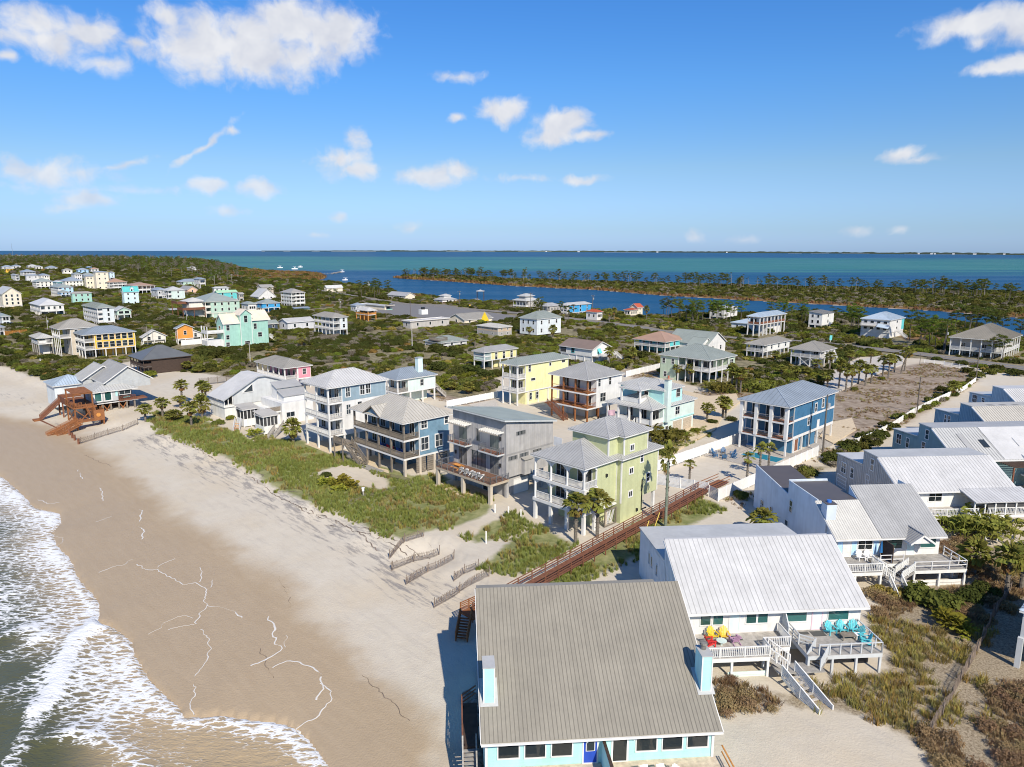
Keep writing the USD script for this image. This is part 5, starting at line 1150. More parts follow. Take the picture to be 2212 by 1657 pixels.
on_x(340,890,1.9,st+.1,st+2.9,'pane');on_x(475,930,3.4,st+.1,st+3.0,'pane',3);on_x(612,985,1.9,st+.1,st+2.9,'pane')
for zx,zy,w in((838,688,2.0),(770,905,1.9),(866,876,1.9),(980,843,1.9)):
 x,z=h.hitY(*R7_(zx,zy),.5);h.window('y',.5,x-w/2,z-.3,w,.6,'paint_greydark','pane',1,1,t=.05)
for yc in(y1,y2):
 sh=MB();zc=z2+3.35
 for i in range(9):
  y=yc-2.0+4.0*i/8;sh.box(fx-1.5,fx,y-.04,y+.04,zc,zc+.22)
 h.part('sunshade_slats',sh,'paint_offwhite',kind='stuff')
 h.part('sunshade_beam',MB().box(fx-1.45,fx-1.3,yc-2.1,yc+2.1,zc-.2,zc-.01),'paint_beige')
 h.part('balcony',MB().box(fx-1.5,fx-.005,yc-2.2,yc+2.2,z2-.1,z2+.12),'paint_palegrey');h.part('balcony_boards',MB().box(fx-1.42,fx-.02,yc-2.1,yc+2.1,z2+.12,z2+.15),'wood_redbrown')
 for a,b in(((fx-1.4,yc-2.1),(fx-1.4,yc+2.1)),((fx-1.4,yc-2.1),(fx,yc-2.1)),((fx-1.4,yc+2.1),(fx,yc+2.1))):
  h.rail((*a,z2+.12),(*b,z2+.12),1.0,'steel','cable',posts=3,name='cable_railing')
dx0,dy0=h.loc(*R7_(575,1140),st);_,dy1=h.loc(*R7_(135,1010),st)
dx0=min(-2.2,dx0);dy0=min(.5,dy0);dy1=max(dy1,D-.5)
h.part('deck_frame',MB().box(dx0,fx-.005,dy0,dy1,st-.38,st-.02),'wood_pale')
dk=None
n=int((fx-dx0)/.15)
bm=MB()
for i in range(n):
 bm.box(dx0+.02+i*.15,dx0+.155+i*.15,dy0+.05,dy1-.05,st-.02,st+.02+.004*(i%3))
h.part('deck_boards',bm,'wood_deck',kind='stuff')
for a,b in(((dx0+.08,dy0+.08),(dx0+.08,dy1-.08)),((dx0+.08,dy0+.08),(fx,dy0+.08)),((dx0+.08,dy1-.08),(fx,dy1-.08))):
 h.rail((*a,st),(*b,st),1.0,'steel','cable',posts=max(2,round(np.hypot(a[0]-b[0],a[1]-b[1])/1.5)),name='cable_railing')
for y in(dy0+.3,(dy0+dy1)/2,dy1-.3):
 h.post(dx0+.3,y,-.8,st-.38,.26,'paint_beige','piling')
for x,y in((fx,.6),(W-3.2,.6),(W-.7,.6),(fx,D-.6)):
 h.post(x+.2,y,-.6,st,.24,'paint_greyboard','piling')
h.walls(fx+.4,fx+5.6,1.0,D-1,-.4,st,'paint_greyboard','lower_wall');h.window('y',1.0,fx+2.2,0,3.0,2.4,'paint_trim','vinyl',1,1,name='garage_door');h.window('x',fx+.4,4,.1,2.2,2.2,'paint_trim','pane',2,1,name='glass_door')
h.part('patio',MB().box(dx0-.4,W,-.5,D,-.2,.08),'slab')
x,z=h.hitY(*R7_(878,970),.5);h.part('meter_box',MB().box(x-.9,x+.9,-.25,.5,z-1.2,z+1.2),'paint_greyboard');h.part('box_roof',MB().prism([(x-1.05,-.45,z+1.2),(x+1.05,-.45,z+1.2),(x+1.05,.5,z+1.45),(x-1.05,.5,z+1.45)],(0,0,.06)),'roof_tan')
h.part('box_base',MB().box(x-.9,x+.9,-.3,.5,z-1.32,z-1.2),'black')
for zx,zy in((280,850),(665,740),(665,970)):
 y,z=h.hitX(*R7_(zx,zy),fx);h.part('wall_lamp',MB().box(fx-.2,fx,y-.12,y+.12,z-.3,z+.3),'black')
GREY_DECK=[h.world(dx0+.9,dy0+(dy1-dy0)*t,st+.03)for t in(.25,.33,.45,.54)];GREY_TABLE=h.world(dx0+1.6,dy0+(dy1-dy0)*.72,st+.03)
# --- slate blue house with brown decks
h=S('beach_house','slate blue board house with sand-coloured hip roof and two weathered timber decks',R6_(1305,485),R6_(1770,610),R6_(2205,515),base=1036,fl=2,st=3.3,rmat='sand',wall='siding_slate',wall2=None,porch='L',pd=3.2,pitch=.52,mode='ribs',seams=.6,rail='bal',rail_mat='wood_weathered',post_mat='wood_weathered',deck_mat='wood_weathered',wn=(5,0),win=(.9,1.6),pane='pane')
for zx,zy,w,hh,nx in((1955,615,1.15,1.25,2),(2148,575,.7,1.2,1),(1962,780,1.5,2.1,2),(2085,750,1.5,2.1,2)):
 x,z=h.hitY(*R6_(zx,zy),h.y0);h.window('y',h.y0,x-w/2,z-hh/2,w,hh,'paint_trim','pane',nx,2,t=.2)
for i in range(4):
 a=h.x0+.3+(h.x1-h.x0-.5)*i/4;b=h.x0+(h.x1-h.x0-.5)*(i+1)/4
 if i in(1,2,3):
  for k in range(7):
   h.part('slat',MB().box(a,b,h.y0+.12,h.y0+.17,.3+k*.38,.62+k*.38),'wood_weathered')
for i in range(4):
 h.post(h.x0+.2+(h.x1-h.x0-.4)*i/3,h.y0+.08,-.6,h.st-.3,.2,'paint_beige','piling')
gy=h.yat(R6_(1500,0)[0],0,h.ze+.5);h.gable(-.1,5.5,gy-2.6,gy+2.6,h.ze+.02,.62,'roof_sand','x','paint_slatewall',.4,'ribs',.6,'rib_sand','wood_weathered')
tx_,ty_=h.loc(*R6_(1345,760),h.st);bx_,by_=h.loc(*R6_(1530,1010),0)
h.part('deck',MB().box(h.x0-2.4,h.x0,ty_-.4,ty_+2.6,h.st-.25,h.st+.04),'wood_weathered');h.stairs((h.x0-1.2,ty_-.4,h.st),(h.x0-1.2,ty_-5.4,.1),1.5,'wood_weathered',tread_parts=True)
for x_,y_ in((h.x0-2.3,ty_-.3),(h.x0-2.3,ty_+2.5),(h.x0-.3,ty_-.3)):
 h.post(x_,y_,-.8,h.st+1,.09,'wood_weathered')
h.rail((h.x0-2.3,ty_-.3,h.st+.04),(h.x0-2.3,ty_+2.5,h.st+.04),1,'wood_weathered','bal');h.part('path_boards',MB().box(h.x0-2.0,h.x0-.4,ty_-10.5,ty_-5.4,.05,.16),'wood_grey')
h.part('patio',MB().box(h.x0-.5,h.x1,h.y0-.4,h.y1,-.2,.06),'slab');BLUE_DECK=h
# --- white three-storey house with stacked verandas
h=S('beach_house','white house with blue-grey top storey, brilliant white hip roof and three stacked verandas',R6_(880,240),R6_(1110,305),R6_(1655,235),base=981,fl=3,st=3.2,rmat='white',wall='siding_storm',wall2='white',porch='L',pd=3.0,pitch=.46,seams=.55,wn=(3,0),rail='bal',deck_mat='wood_silver')
for zx,zy,w,nx in((1297,335,.85,1),(1422,315,.95,1),(1472,305,.95,1),(1303,485,.85,1)):
 x,z=h.hitY(*R6_(zx,zy),h.y0);h.window('y',h.y0,x-w/2,z-.9,w,1.8,'paint_trim','pane',2,2,t=.15)
h.window('y',h.y0,h.px+3.4,h.st+h.fh+1,.9,1.6)
h.part('patio',MB().box(h.x0-.4,h.x1,h.y0-.4,h.y1,-.2,.06),'slab');WHITE_H=h
# --- blue pool house
h=S('beach_house','deep blue board-and-batten house on white stilts above a swimming pool',R8_(725,388),R8_(1185,470),R8_(1605,340),base=991,fl=2,st=3.2,rmat='bluegrey',wall='denim',porch='L',pd=2.6,pitch=.42,mode='ribs',seams=.9,wn=(3,0),rail='cable',rail_mat='steel',deck_mat='wood_redbrown',maxw=24)
h.battens('y',h.y0,h.px,h.x1,h.st+.1,h.ze-.3,'paint_denim',.38,.06)
h.part('floor_band',MB().box(h.px-.02,h.x1+.02,h.y0-.06,h.y0-.035,h.st+h.fh-.22,h.st+h.fh+.22).box(h.px-.02,h.x1+.02,h.y0-.06,h.y0-.035,h.st-.35,h.st+.2),'paint_trim')
for y_ in np.linspace(h.y0+.3,h.y1-.3,4):
 h.part('column',MB().box(h.x0-.1,h.x0+.5,y_-.3,y_+.3,h.st,h.ze-.25),'paint_trim')
for zx,zy,w,hh in((1405,470,.8,1.6),(1467,430,.9,1.7),(1342,585,.8,1.6),(1422,615,.8,1.7)):
 x,z=h.hitY(*R8_(zx,zy),h.y0);h.window('y',h.y0-.03,x-w/2,z-hh/2,w,hh,'paint_trim','pane' if zx!=1422 else 'vinyl',1,2,t=.16)
h.walls(h.px+.4,h.px+4.0,h.y0+.3,h.y1-.5,-.3,h.st-.3,'paint_denim','lower_wall');h.window('y',h.y0+.3,h.px+.9,.2,2.2,2.3,'paint_trim','wood_redbrown',1,1,name='brown_door');h.walls(h.px+6.5,h.px+11,h.y0+.4,h.y1-2,-.3,h.st-.3,'paint_denim','lower_wall')
h.part('patio',MB().box(-9.5,h.x1,-2.2,h.D+1,-.25,.07),'pavers')
x,z=h.hitY(*R8_(1360,600),h.y0);h.part('service_conduit',MB().box(x-.05,x+.05,h.y0-.16,h.y0-.06,.5,h.ze-.3),'black');POOL_H=h
# --- white house with brown timber porches
h=S('beach_house','white house with grey hip roof, chestnut timber porch posts and cable rails',Q3(310,1140),Q3(660,1210),Q3(975,1145),base=918,fl=2,st=3.4,rmat='galv',wall='white',porch='L',pd=3.0,pitch=.46,seams=.45,wn=(3,0),rail='cable',rail_mat='wood_cedar',post_mat='wood_cedar',deck_mat='wood_cedar')
for zx,zy,w,nx,hh in((755,1230,.8,1,1.7),(847,1215,.8,1,1.7),(785,1355,1.9,2,1.9)):
 x,z=h.hitY(*Q3(zx,zy),h.y0);h.window('y',h.y0,x-w/2,z-hh/2,w,hh,'paint_trim','pane',nx,2)
ys_=h.yat(Q3(340,0)[0],h.x0,h.st);h.stairs((h.x0-.8,min(ys_,h.D-.6),h.st),(h.x0-.8,min(ys_,h.D-.6)-5.2,.1),1.3,'wood_redbrown',tread_parts=False)
h.part('deck',MB().box(h.x0-1.5,h.x0,min(ys_,h.D-.6),h.D,h.st-.2,h.st+.05),'wood_redbrown')
# --- second yellow house
h=S('beach_house','pale yellow house with long sage roof and blue-chaired corner balconies',R7_(650,75),R7_(810,108),Q3(510,1020),base=880,fl=2,st=3.5,rmat='sage',wall='buttery',porch='L',pd=2.8,pitch=.40,wn=(2,0),base_wall='buttery',seams=.6,trim='paint_white')
for zx,zy,w,hh in((915,130,.8,1.7),(1093,95,.7,.8),(1207,68,1.3,.6),(945,225,1.5,.6),(980,360,.8,1.6),(925,370,.7,1.6)):
 x,z=h.hitY(*R7_(zx,zy),h.y0)
 if x<h.x1-.6:
  h.window('y',h.y0,x-w/2,z-hh/2,w,hh,'paint_trim','pane',1,2 if hh>1 else 1)
h.part('patio',MB().box(-7,h.x1,-3,h.D+4,-.2,.06),'concrete');YEL=h
# --- pale green house on tall stilts
P0,ze,W,D=place(Q3(1265,975),Q3(1720,1040),Q3(1950,995),base=834)
h=House('beach_house','pale green house with broad sage hip roof and white veranda on tall stilts','house',P0,45.5)
reg(h,W,D,ze);st=3.9
cut=(.4,.4,3.6,D*.62);cut2=(.4,.4,W*.72,3.4)
h.walls(.5,W-.5,.5,D-.5,st,ze-.05,'paint_sage',cuts=(cut,cut2));h.walls(.5,8,D*.66,D-.5,-.3,st,'paint_sage','lower_wall');h.hip(0,W,0,D,ze,.42,'roof_sage','ribs',.6,'rib_sage')
h.part('deck',MB().box(.4,3.6,.4,D*.62,st-.25,st+.04).box(3.6,W*.72,.4,3.4,st-.25,st+.04),'paint_white')
h.rail((.5,.5,st),(.5,D*.62,st),1.0,'paint_trim');h.rail((.5,.5,st),(W*.72,.5,st),1.0,'paint_trim')
for y in np.linspace(.55,D*.62,5):
 h.post(.55,y,-.6,ze-.2,.13)
for x in np.linspace(4,W*.72,3):
 h.post(x,.55,-.6,ze-.2,.13)
for x,y in((W-.8,.7),(W-.8,6),(5,6),(9,6),(5,10),(9,10)):
 h.post(x,y,-.6,st,.2,'paint_trim','piling')
h.window('x',3.6,2,st+.1,2.4,2.2,'paint_trim','screen',2,1,name='glass_door');h.window('x',3.6,6,st+.1,3.6,2.2,'paint_trim','screen',3,1,name='glass_door');h.window('y',.5,W-3.4,st+.9,1.8,1.5,'paint_trim','pane',2,2)
h.window('x',.5,D*.7,st+.9,.9,1.5);h.window('x',.5,D*.88,st+.9,.9,1.5);h.window('x',.5,D*.84,.8,.9,1.5);h.window('y',3.4,5,st+.1,2.2,2.2,'paint_trim','screen',2,1,name='glass_door')
# --- pale aqua house with stepped roofs and chimney
def C7(x,y):return(1319.6+.1105*x,778+.1105*y)
P0,ze,W,D=place(C7(0,830),C7(815,975),C7(1700,760),base=955)
h=House('beach_house','pale aqua house with stepped pale roofs, slim chimney and a draped flag on its porch','house',P0,45.5)
D=max(D,12);reg(h,W,D,ze);st=3.2
px=h.xat(C7(1020,0)[0],.5,5)
h.walls(px,W-.5,.5,D-.5,st,ze-.05,'paint_mintwhite');h.walls(px+.2,W-.6,.6,D-.6,-.3,st,'paint_mintwhite','lower_wall')
h.hip(0,W,0,D,ze,.36,'roof_pale','ribs',.6,'rib_pale')
h.part('floor_band',MB().box(px,W-.5,.42,.5,st-.1,st+.2),'paint_aqua')
for i,(a,b)in enumerate(((W*.50,W*.70),(W*.73,W*.93))):
 h.window('y',.6,a,0,b-a,2.7,'paint_trim','wood_pale',1,1,name='garage_door')
h.window('y',.6,px+1.2,.4,.9,1.7);x,z=h.hitY(*C7(1300,980),.5);h.window('y',.5,x-.75,z-.8,1.5,1.6,'paint_trim','pane',2,2)
h.part('deck',MB().box(.3,px-.004,.3,D-.3,st-.3,st+.05),'wood_silver')
for y in np.linspace(.5,D-.5,5):
 h.post(.5,y,-.6,ze-.2,.17)
h.rail((.5,.5,st),(.5,4.2,st),1.0,'paint_offwhite','solid');h.rail((.5,6.0,st),(.5,D-.5,st),1.0,'paint_offwhite','solid');h.rail((.5,.5,st),(px,.5,st),1.0,'paint_offwhite','solid');h.stairs((.2,5.1,st),(-4.2,5.1,0),1.5,'paint_offwhite')
for u in(1.5,4.5,8.0):
 h.window('x',px,u,st+.1,1.4,2.2,'paint_trim','pane',2,1,name='glass_door')
ue=ze+3.3
ax,ay=h.loc(*C7(1040,595),ue);rx=h.xat(C7(1450,0)[0],ay,ue);ly=h.yat(C7(120,0)[0],ax,ue);fx_,fy_=h.loc(*C7(560,600),ue)
ay=max(ay,.3);ly=min(ly,D-.5)
h.walls(ax+.4,rx-.4,ay+.4,ly,ze-.2,ue-.05,'paint_aqua','upper_wall');h.hip(ax,rx,ay,ly+.4,ue,.34,'roof_pale','ribs',.6,'rib_pale')
f0=max(.9,fx_);g0,g1=max(ay+1.2,fy_),min(ly,max(ay+1.2,fy_)+5.4)
h.hip(f0,ax+3.4,g0,g1,ue+.012,.34,'roof_pale','ribs',.6,'rib_pale')
for y in(g0+.4,g1-.4):
 h.post(f0+.4,y,ze-.4,ue-.15,.16)
h.part('balcony',MB().box(f0+.3,ax+.4,g0+.3,g1-.3,ze+.1,ze+.45),'paint_offwhite');h.rail((f0+.4,g0+.4,ze+.45),(f0+.4,g1-.4,ze+.45),.95,'paint_offwhite','solid');h.rail((f0+.4,g0+.4,ze+.45),(ax+.4,g0+.4,ze+.45),.95,'paint_offwhite','solid')
for u in(g0+.8,g0+2.6):
 h.window('x',ax+.4,u,ze+.8,.9,1.7)
h.window('y',ay+.4,ax+1.4,ze+.9,.9,1.9);h.window('y',ay+.4,rx-2.6,ze+1.2,1.4,1.6)
cx,_=h.hitY(*C7(1100,600),.4);h.part('chimney',MB().box(cx-.65,cx+.65,-.25,.7,st,ue+2.2),'paint_mintwhite');h.part('chimney_cap',MB().box(cx-.85,cx+.85,-.45,.9,ue+2.2,ue+2.35),'paint_tan');h.part('flue',MB().cyl((cx,.2,ue+2.35),(cx,.2,ue+2.95),.2,.2,8),'paint_brick')
fl=MB();n=8
for i in range(n):
 a,b=i/n*1.8,(i+1)/n*1.8
 fl.prism([(.2,D-2.6+a,st+1.9-.25*a),(.2,D-2.6+b,st+1.9-.25*b),(.2+.1*math.sin(b*4),D-2.6+b,st+.6-.1*b),(.2+.1*math.sin(a*4),D-2.6+a,st+.6-.1*a)],(.02,0,0))
h.part('flag',fl,'paint_softpink');AQUA=h
# --- white house with a folded roof
def C9(x,y):return(427.2+.1105*x,778+.1105*y)
P0,ze,W,D=place(C9(230,660),C9(490,795),C9(1780,385),base=908)
h=House('beach_house','grey gable house with a steep folded white roof and tan-roofed screen porches','house',P0,45.5)
D=max(D,9);reg(h,W,D,ze)
xa,za=h.hitY(*C9(1160,310),.3);xb,zb=h.hitY(*C9(1300,290),.3);xc,zc=h.hitY(*C9(1780,385),.3)
prof=[(0,ze),(xa,za),(xb,zb),(W,zc)]
h.roof_faces([[(prof[i][0],D,prof[i][1]),(prof[i][0],0,prof[i][1]),(prof[i+1][0],0,prof[i+1][1]),(prof[i+1][0],D,prof[i+1][1])]for i in range(3)],'roof_white',.6,'ribs',.03)
fmb=MB()
for i in range(3):
 (a,b),(c,d)=prof[i],prof[i+1]
 fmb.beam((a,.02,b-.16),(c,.02,d-.16),.05,.22);fmb.beam((a,D-.02,b-.16),(c,D-.02,d-.16),.05,.22)
h.part('fascia',fmb,'paint_grey')
h.poly_wall([(2.6,.5,3.0),(W-.6,.5,3.0),(W-.6,.5,zc-.2),(xb,.5,zb-.2),(xa,.5,za-.2),(2.6,.5,ze+(za-ze)*2.6/xa-.2)],(0,D-1,0),'paint_palegrey')
h.walls(.5,W-.8,.6,D-.6,-.4,2.9,'paint_offwhite','lower_wall');h.part('deck',MB().box(.3,2.7,.3,D-.3,2.7,3.05),'paint_offwhite')
for y in np.linspace(.5,D-.5,6):
 h.post(.5,y,3,ze-.1,.08)
for x in(1.4,2.4):
 h.post(x,.5,3,ze+(za-ze)*x/xa-.2,.08)
h.rail((.45,.45,3.05),(.45,D-.5,3.05),.9,'paint_trim','solid');h.part('porch_screen',MB().box(2.5,2.58,.8,D-.8,3.1,ze+1),'screen')
xt,zt=h.hitY(*C9(1010,570),.5);h.part('triangle_window',MB().prism([(xt-1.5,.42,zt-.5),(xt+.7,.42,zt-.5),(xt+.7,.42,zt+1.1)],(0,.07,0)),'pane');h.part('window_trim',MB().beam((xt-1.6,.44,zt-.6),(xt+.8,.44,zt-.6),.1,.14).beam((xt+.8,.44,zt-.6),(xt+.8,.44,zt+1.3),.1,.14,(1,0,0)).beam((xt-1.7,.44,zt-.55),(xt+.8,.44,zt+1.3),.1,.14),'paint_trim')
FOLD=h
for nm,Lp,Np,Rp,bs in(('a',C9(720,885),C9(870,975),C9(1215,870),925),('b',C9(1085,1050),C9(1260,1110),C9(1600,1000),942.7)):
 Q0,qz,qw,qd=place(Lp,Np,Rp,base=bs)
 k=House('screen_porch','tan-roofed screened porch on posts '+('beside the steep white roof' if nm=='a' else 'with grey timber stairs behind the round palm'),'porch',Q0,45.5)
 qd=max(qd,3);fz=qz-2.5
 k.roof_faces([[(0,0,qz),(qw,0,qz),(qw,qd+.5,qz+.5),(0,qd+.5,qz+.5)]],'roof_sand',.6,'ribs',.02);k.fascia(0,qw,0,qd,qz-.05,.15)
 k.walls(.3,qw-.2,.3,qd,fz-1.3,fz+.3,'paint_offwhite','skirt');k.part('screen',MB().box(.4,qw-.3,.4,.44,fz+.3,qz-.2).box(.4,.44,.44,qd,fz+.3,qz-.2),'screen')
 for i in range(5):
  k.post(.35+(qw-.7)*i/4,.35,-.6 if i in(0,2,4)else fz,qz-.1,.07)
 for y in(qd*.5,qd-.1):
  k.post(.35,y,-.6,qz-.1,.07)
 if nm=='b':
  k.stairs((qw+.6,.9,fz),(qw-3.6,-3.0,.1),1.3,'wood_silver')
 else:
  k.stairs((-.6,1.2,fz-.2),(-2.8,-2.8,.1),1.2,'wood_orange',rail_mat='paint_white',stringer='paint_white')
P0,ze,W,D=place(C9(1200,720),C9(1640,850),C9(2250,640),base=918)
h=House('beach_house','white flat-walled house with small grey shed roofs beside the white veranda house','house',P0,45.5)
W=min(W,12);D=max(6,min(D,10));reg(h,W,D,ze)
h.walls(0,W,0,D,0,ze,'paint_white');x,z=h.hitY(*C9(1820,1055),0);h.window('y',0,x-1.0,z-.5,1.9,1.0,'paint_trim','pane',2,1)
for y0_,lift in((1.6,.2),(4.6,1.6)):
 h.roof_faces([[(1.2,y0_,ze+lift+.9),(W,y0_,ze+lift+.9),(W,y0_+3.0,ze+lift+2.0),(1.2,y0_+3.0,ze+lift+2.0)]],'roof_galv',.6,'ribs',.02)
 h.part('clerestory',MB().prism([(1.5,y0_+.3,ze-.3),(1.5,y0_+2.9,ze-.3),(1.5,y0_+2.9,ze+lift+1.9),(1.5,y0_+.3,ze+lift+.9)],(W-1.7,0,0)),'paint_white')
h.part('terrace',MB().box(-3.6,0,.6,D,ze-2.0,ze-1.7),'paint_offwhite');h.rail((-3.5,.7,ze-1.7),(0,.7,ze-1.7),1.0,'wood_weathered','solid');h.rail((-3.5,.7,ze-1.7),(-3.5,D-.2,ze-1.7),1.0,'paint_white','bar')
h.walls(-3.2,0,1.2,D,-.3,ze-2.0,'paint_offwhite','lower_wall')
# --- grey beach house above the sand with timber stair tower
def C2(x,y):return(91.5+.1289*x,747.5+.1289*y)
ze=5.1;P0=at(*C2(800,790),ze)[:2]
h=House('beach_house','grey shingled house with nested silver gables on stilts at the beach','house',P0,45.5)
W=h.xat(C2(1600,0)[0],0,ze);D=11.0;reg(h,W,D,ze,1.5);st=2.5
paint('paint_shingle',(.44,.45,.44),lap=.3)
h.walls(.5,W-.5,.5,D-.5,st,ze-.05,'paint_shingle',cuts=[(W*.58,.4,W-.4,3.2)]);h.hip(0,W,0,D,ze,.36,'roof_pale','ribs',.6,'rib_pale')
gx0,gx1=h.xat(C2(1020,0)[0],2.2,7.0),h.xat(C2(1860,0)[0],2.2,6.0)
xr,zr_=h.hitY(*C2(1345,340),2.2)
gw_=MB();h.walls(gx0+.6,gx1-.6,2.6,D+5,ze-.2,ze+1.6,'paint_shingle','upper_wall')
pit=max(.45,min(1.0,(zr_-(ze+1.5))/((gx1-gx0)/2)))
h.gable(gx0,gx1,2.2,D+6,ze+1.5,pit,'roof_galv','y','paint_shingle',.5,'ribs',.6,'rib_galv');h.gable(gx0-2.2,gx1-3.2,D+1,D+9,ze+1.2,.62,'roof_pale','y','paint_shingle',.5,'ribs',.6,'rib_pale');h.walls(gx0-1.8,gx1-3.8,D+1.5,D+8.5,st,ze+1.3,'paint_shingle')
h.hip(-4.5,gx0+1,D+3,D+12,ze+.2,.4,'roof_iceblue','ribs',.6,'rib_bluegrey');h.walls(-4,gx0,D+3.5,D+11.5,0,ze+.1,'paint_icewhite')
for u in(1.0,3.1):
 h.window('y',.5,u,st+.35,1.3,2.0,'paint_trim','pane_green',1,1,t=.22)
h.window('y',.5,6.2,st+1.3,2.4,.9,'paint_trim','pane',2,1);h.part('aqua_band',MB().box(5.4,W*.57,.46,.499,st+1.1,ze-.3),'paint_aqua')
h.part('deck',MB().box(W*.58,W+2,.3,3.4,st-.25,st),'wood_redbrown');h.rail((W*.58,.5,st),(W-.5,.5,st),.9,'wood_redbrown','bal');h.part('bench',MB().box(W*.7,W*.85,1.2,1.8,st+.3,st+.8),'paint_turquoise')
h.part('floor_beam',MB().box(.4,W,.4,D,st-.4,st-.26),'paint_trim')
for i in range(6):
 for y in(.8,D-1):
  h.post(.8+(W-1.6)*i/5,y,-2.5,st-.4,.17,'wood_weathered','piling')
for i in(0,1,3):
 a,b=.8+(W-1.6)*i/5,.8+(W-1.6)*(i+1)/5
 h.part('cross_brace',MB().beam((a,.7,-.8),(b,.7,st-.5),.1,.22).beam((a,.9,st-.5),(b,.9,-.8),.1,.22),'wood_cedar')
h.walls(2,W-1,4,D-1,-1.5,st-.4,'wood_dark','storage_wall')
SHING=h
# timber stair tower, decks and flights
t=House('stair_tower','rust brown timber stair tower with slatted roof and decks on the sand','stair tower',at(*C2(500,800),6.0)[:2],45.5,-1.6)
a0=t.xat(C2(760,0)[0],0,7.6);b0=t.yat(C2(325,0)[0],0,7.6)
a0,b0=min(max(a0,4),6),min(max(b0,4),6.5)
sl_=MB()
for i in range(14):
 sl_.prism([(a0*i/14,-.2,7.45),(a0*(i+.86)/14,-.2,7.45),(a0*(i+.86)/14,b0+.2,7.7),(a0*i/14,b0+.2,7.7)],(0,0,.08))
t.part('roof_slats',sl_,'wood_cedar',kind='stuff');t.part('roof_frame',MB().box(0,a0,-.1,.1,7.2,7.44).box(0,a0,b0-.1,b0+.1,7.4,7.69),'wood_cedar')
for x in(.15,a0-.15):
 for y in(.15,b0-.15):
  t.post(x,y,-1,7.4,.15,'wood_cedar')
t.part('deck',MB().box(-.2,a0+.6,-.2,b0+.3,4.0,4.3),'wood_cedar')
for p,q in(((-.1,-.1),(-.1,b0+.2)),((-.1,-.1),(a0*.4,-.1))):
 t.rail((*p,4.3),(*q,4.3),1.05,'wood_cedar','bar',rows=3,posts=3)
t.part('deck',MB().box(-.2,5.5,b0+.3,b0+7,4.0,4.3),'wood_redbrown');t.rail((-.1,b0+.3,4.3),(-.1,b0+7,4.3),1.1,'wood_redbrown','solid');t.rail((-.1,b0+7,4.3),(5.4,b0+7,4.3),1.1,'wood_redbrown','solid')
for x,y in((0,b0+3.5),(0,b0+6.9),(5,b0+6.9)):
 t.post(x,y,-1,4.1,.15,'wood_redbrown')
t.stairs((a0*.75,-.2,4.2),(a0*.75,-3.6,2.2),1.4,'wood_cedar',tread_parts=True);t.part('landing',MB().box(-1.0,a0+.4,-5.8,-3.6,2.0,2.2),'wood_cedar');t.stairs((-1.0,-4.7,2.1),(-6.6,-4.7,-.2),1.5,'wood_cedar',tread_parts=True,style='bar');t.stairs((-.2,-6.3,2.1),(-5.2,-6.3,-.2),1.2,'wood_cedar',style='bar')
t.part('sign_panel',MB().box(a0+.4,a0+.5,-5.9,-2.6,2.0,4.5),'wood_cedar');t.part('sign_disc',MB().cyl((a0+.52,-4.3,3.3),(a0+.58,-4.3,3.3),.45,.45,14),'wood_orange');t.part('sign_panel',MB().box(a0*.6,a0+.5,-6.0,-5.9,2.0,4.4),'wood_cedar');t.part('sign_disc',MB().cyl((a0*.82,-6.02,3.3),(a0*.82,-6.08,3.3),.45,.45,14),'wood_orange')
for x,y in((-.9,-5.7),(a0+.3,-5.7),(a0+.3,-3.7),(-.9,-3.7)):
 t.post(x,y,-1,3.2 if x<0 else 2.1,.14,'wood_cedar')
for p,q in(((.1,.1,.2),(a0-.1,.1,3.9)),((a0-.1,.1,.2),(.1,.1,3.9)),((.1,.1,.2),(.1,b0-.1,3.9)),((.1,b0-.1,.2),(.1,.1,3.9))):
 t.part('cross_brace',MB().beam(p,q,.1,.2),'wood_cedar')
t.part('ground_frame',MB().beam((-4.6,b0+4.4,.4),(-3.5,-1,.2),.2,.4).beam((a0+.5,-4,.3),(a0+11,-2,.5),.2,.4),'wood_redbrown');t.rail((a0+.5,-4,.5),(a0+4.5,-5.5,-.1),1.0,'wood_cedar','bar',rows=3,posts=3)
t.stairs((-.2,b0+5.2,4.1),(-4.4,b0+5.2,.5),1.3,'wood_redbrown',style='bar');t.part('landing',MB().box(-5.8,-4.3,b0+4.3,b0+6.2,.1,.6),'wood_cedar')
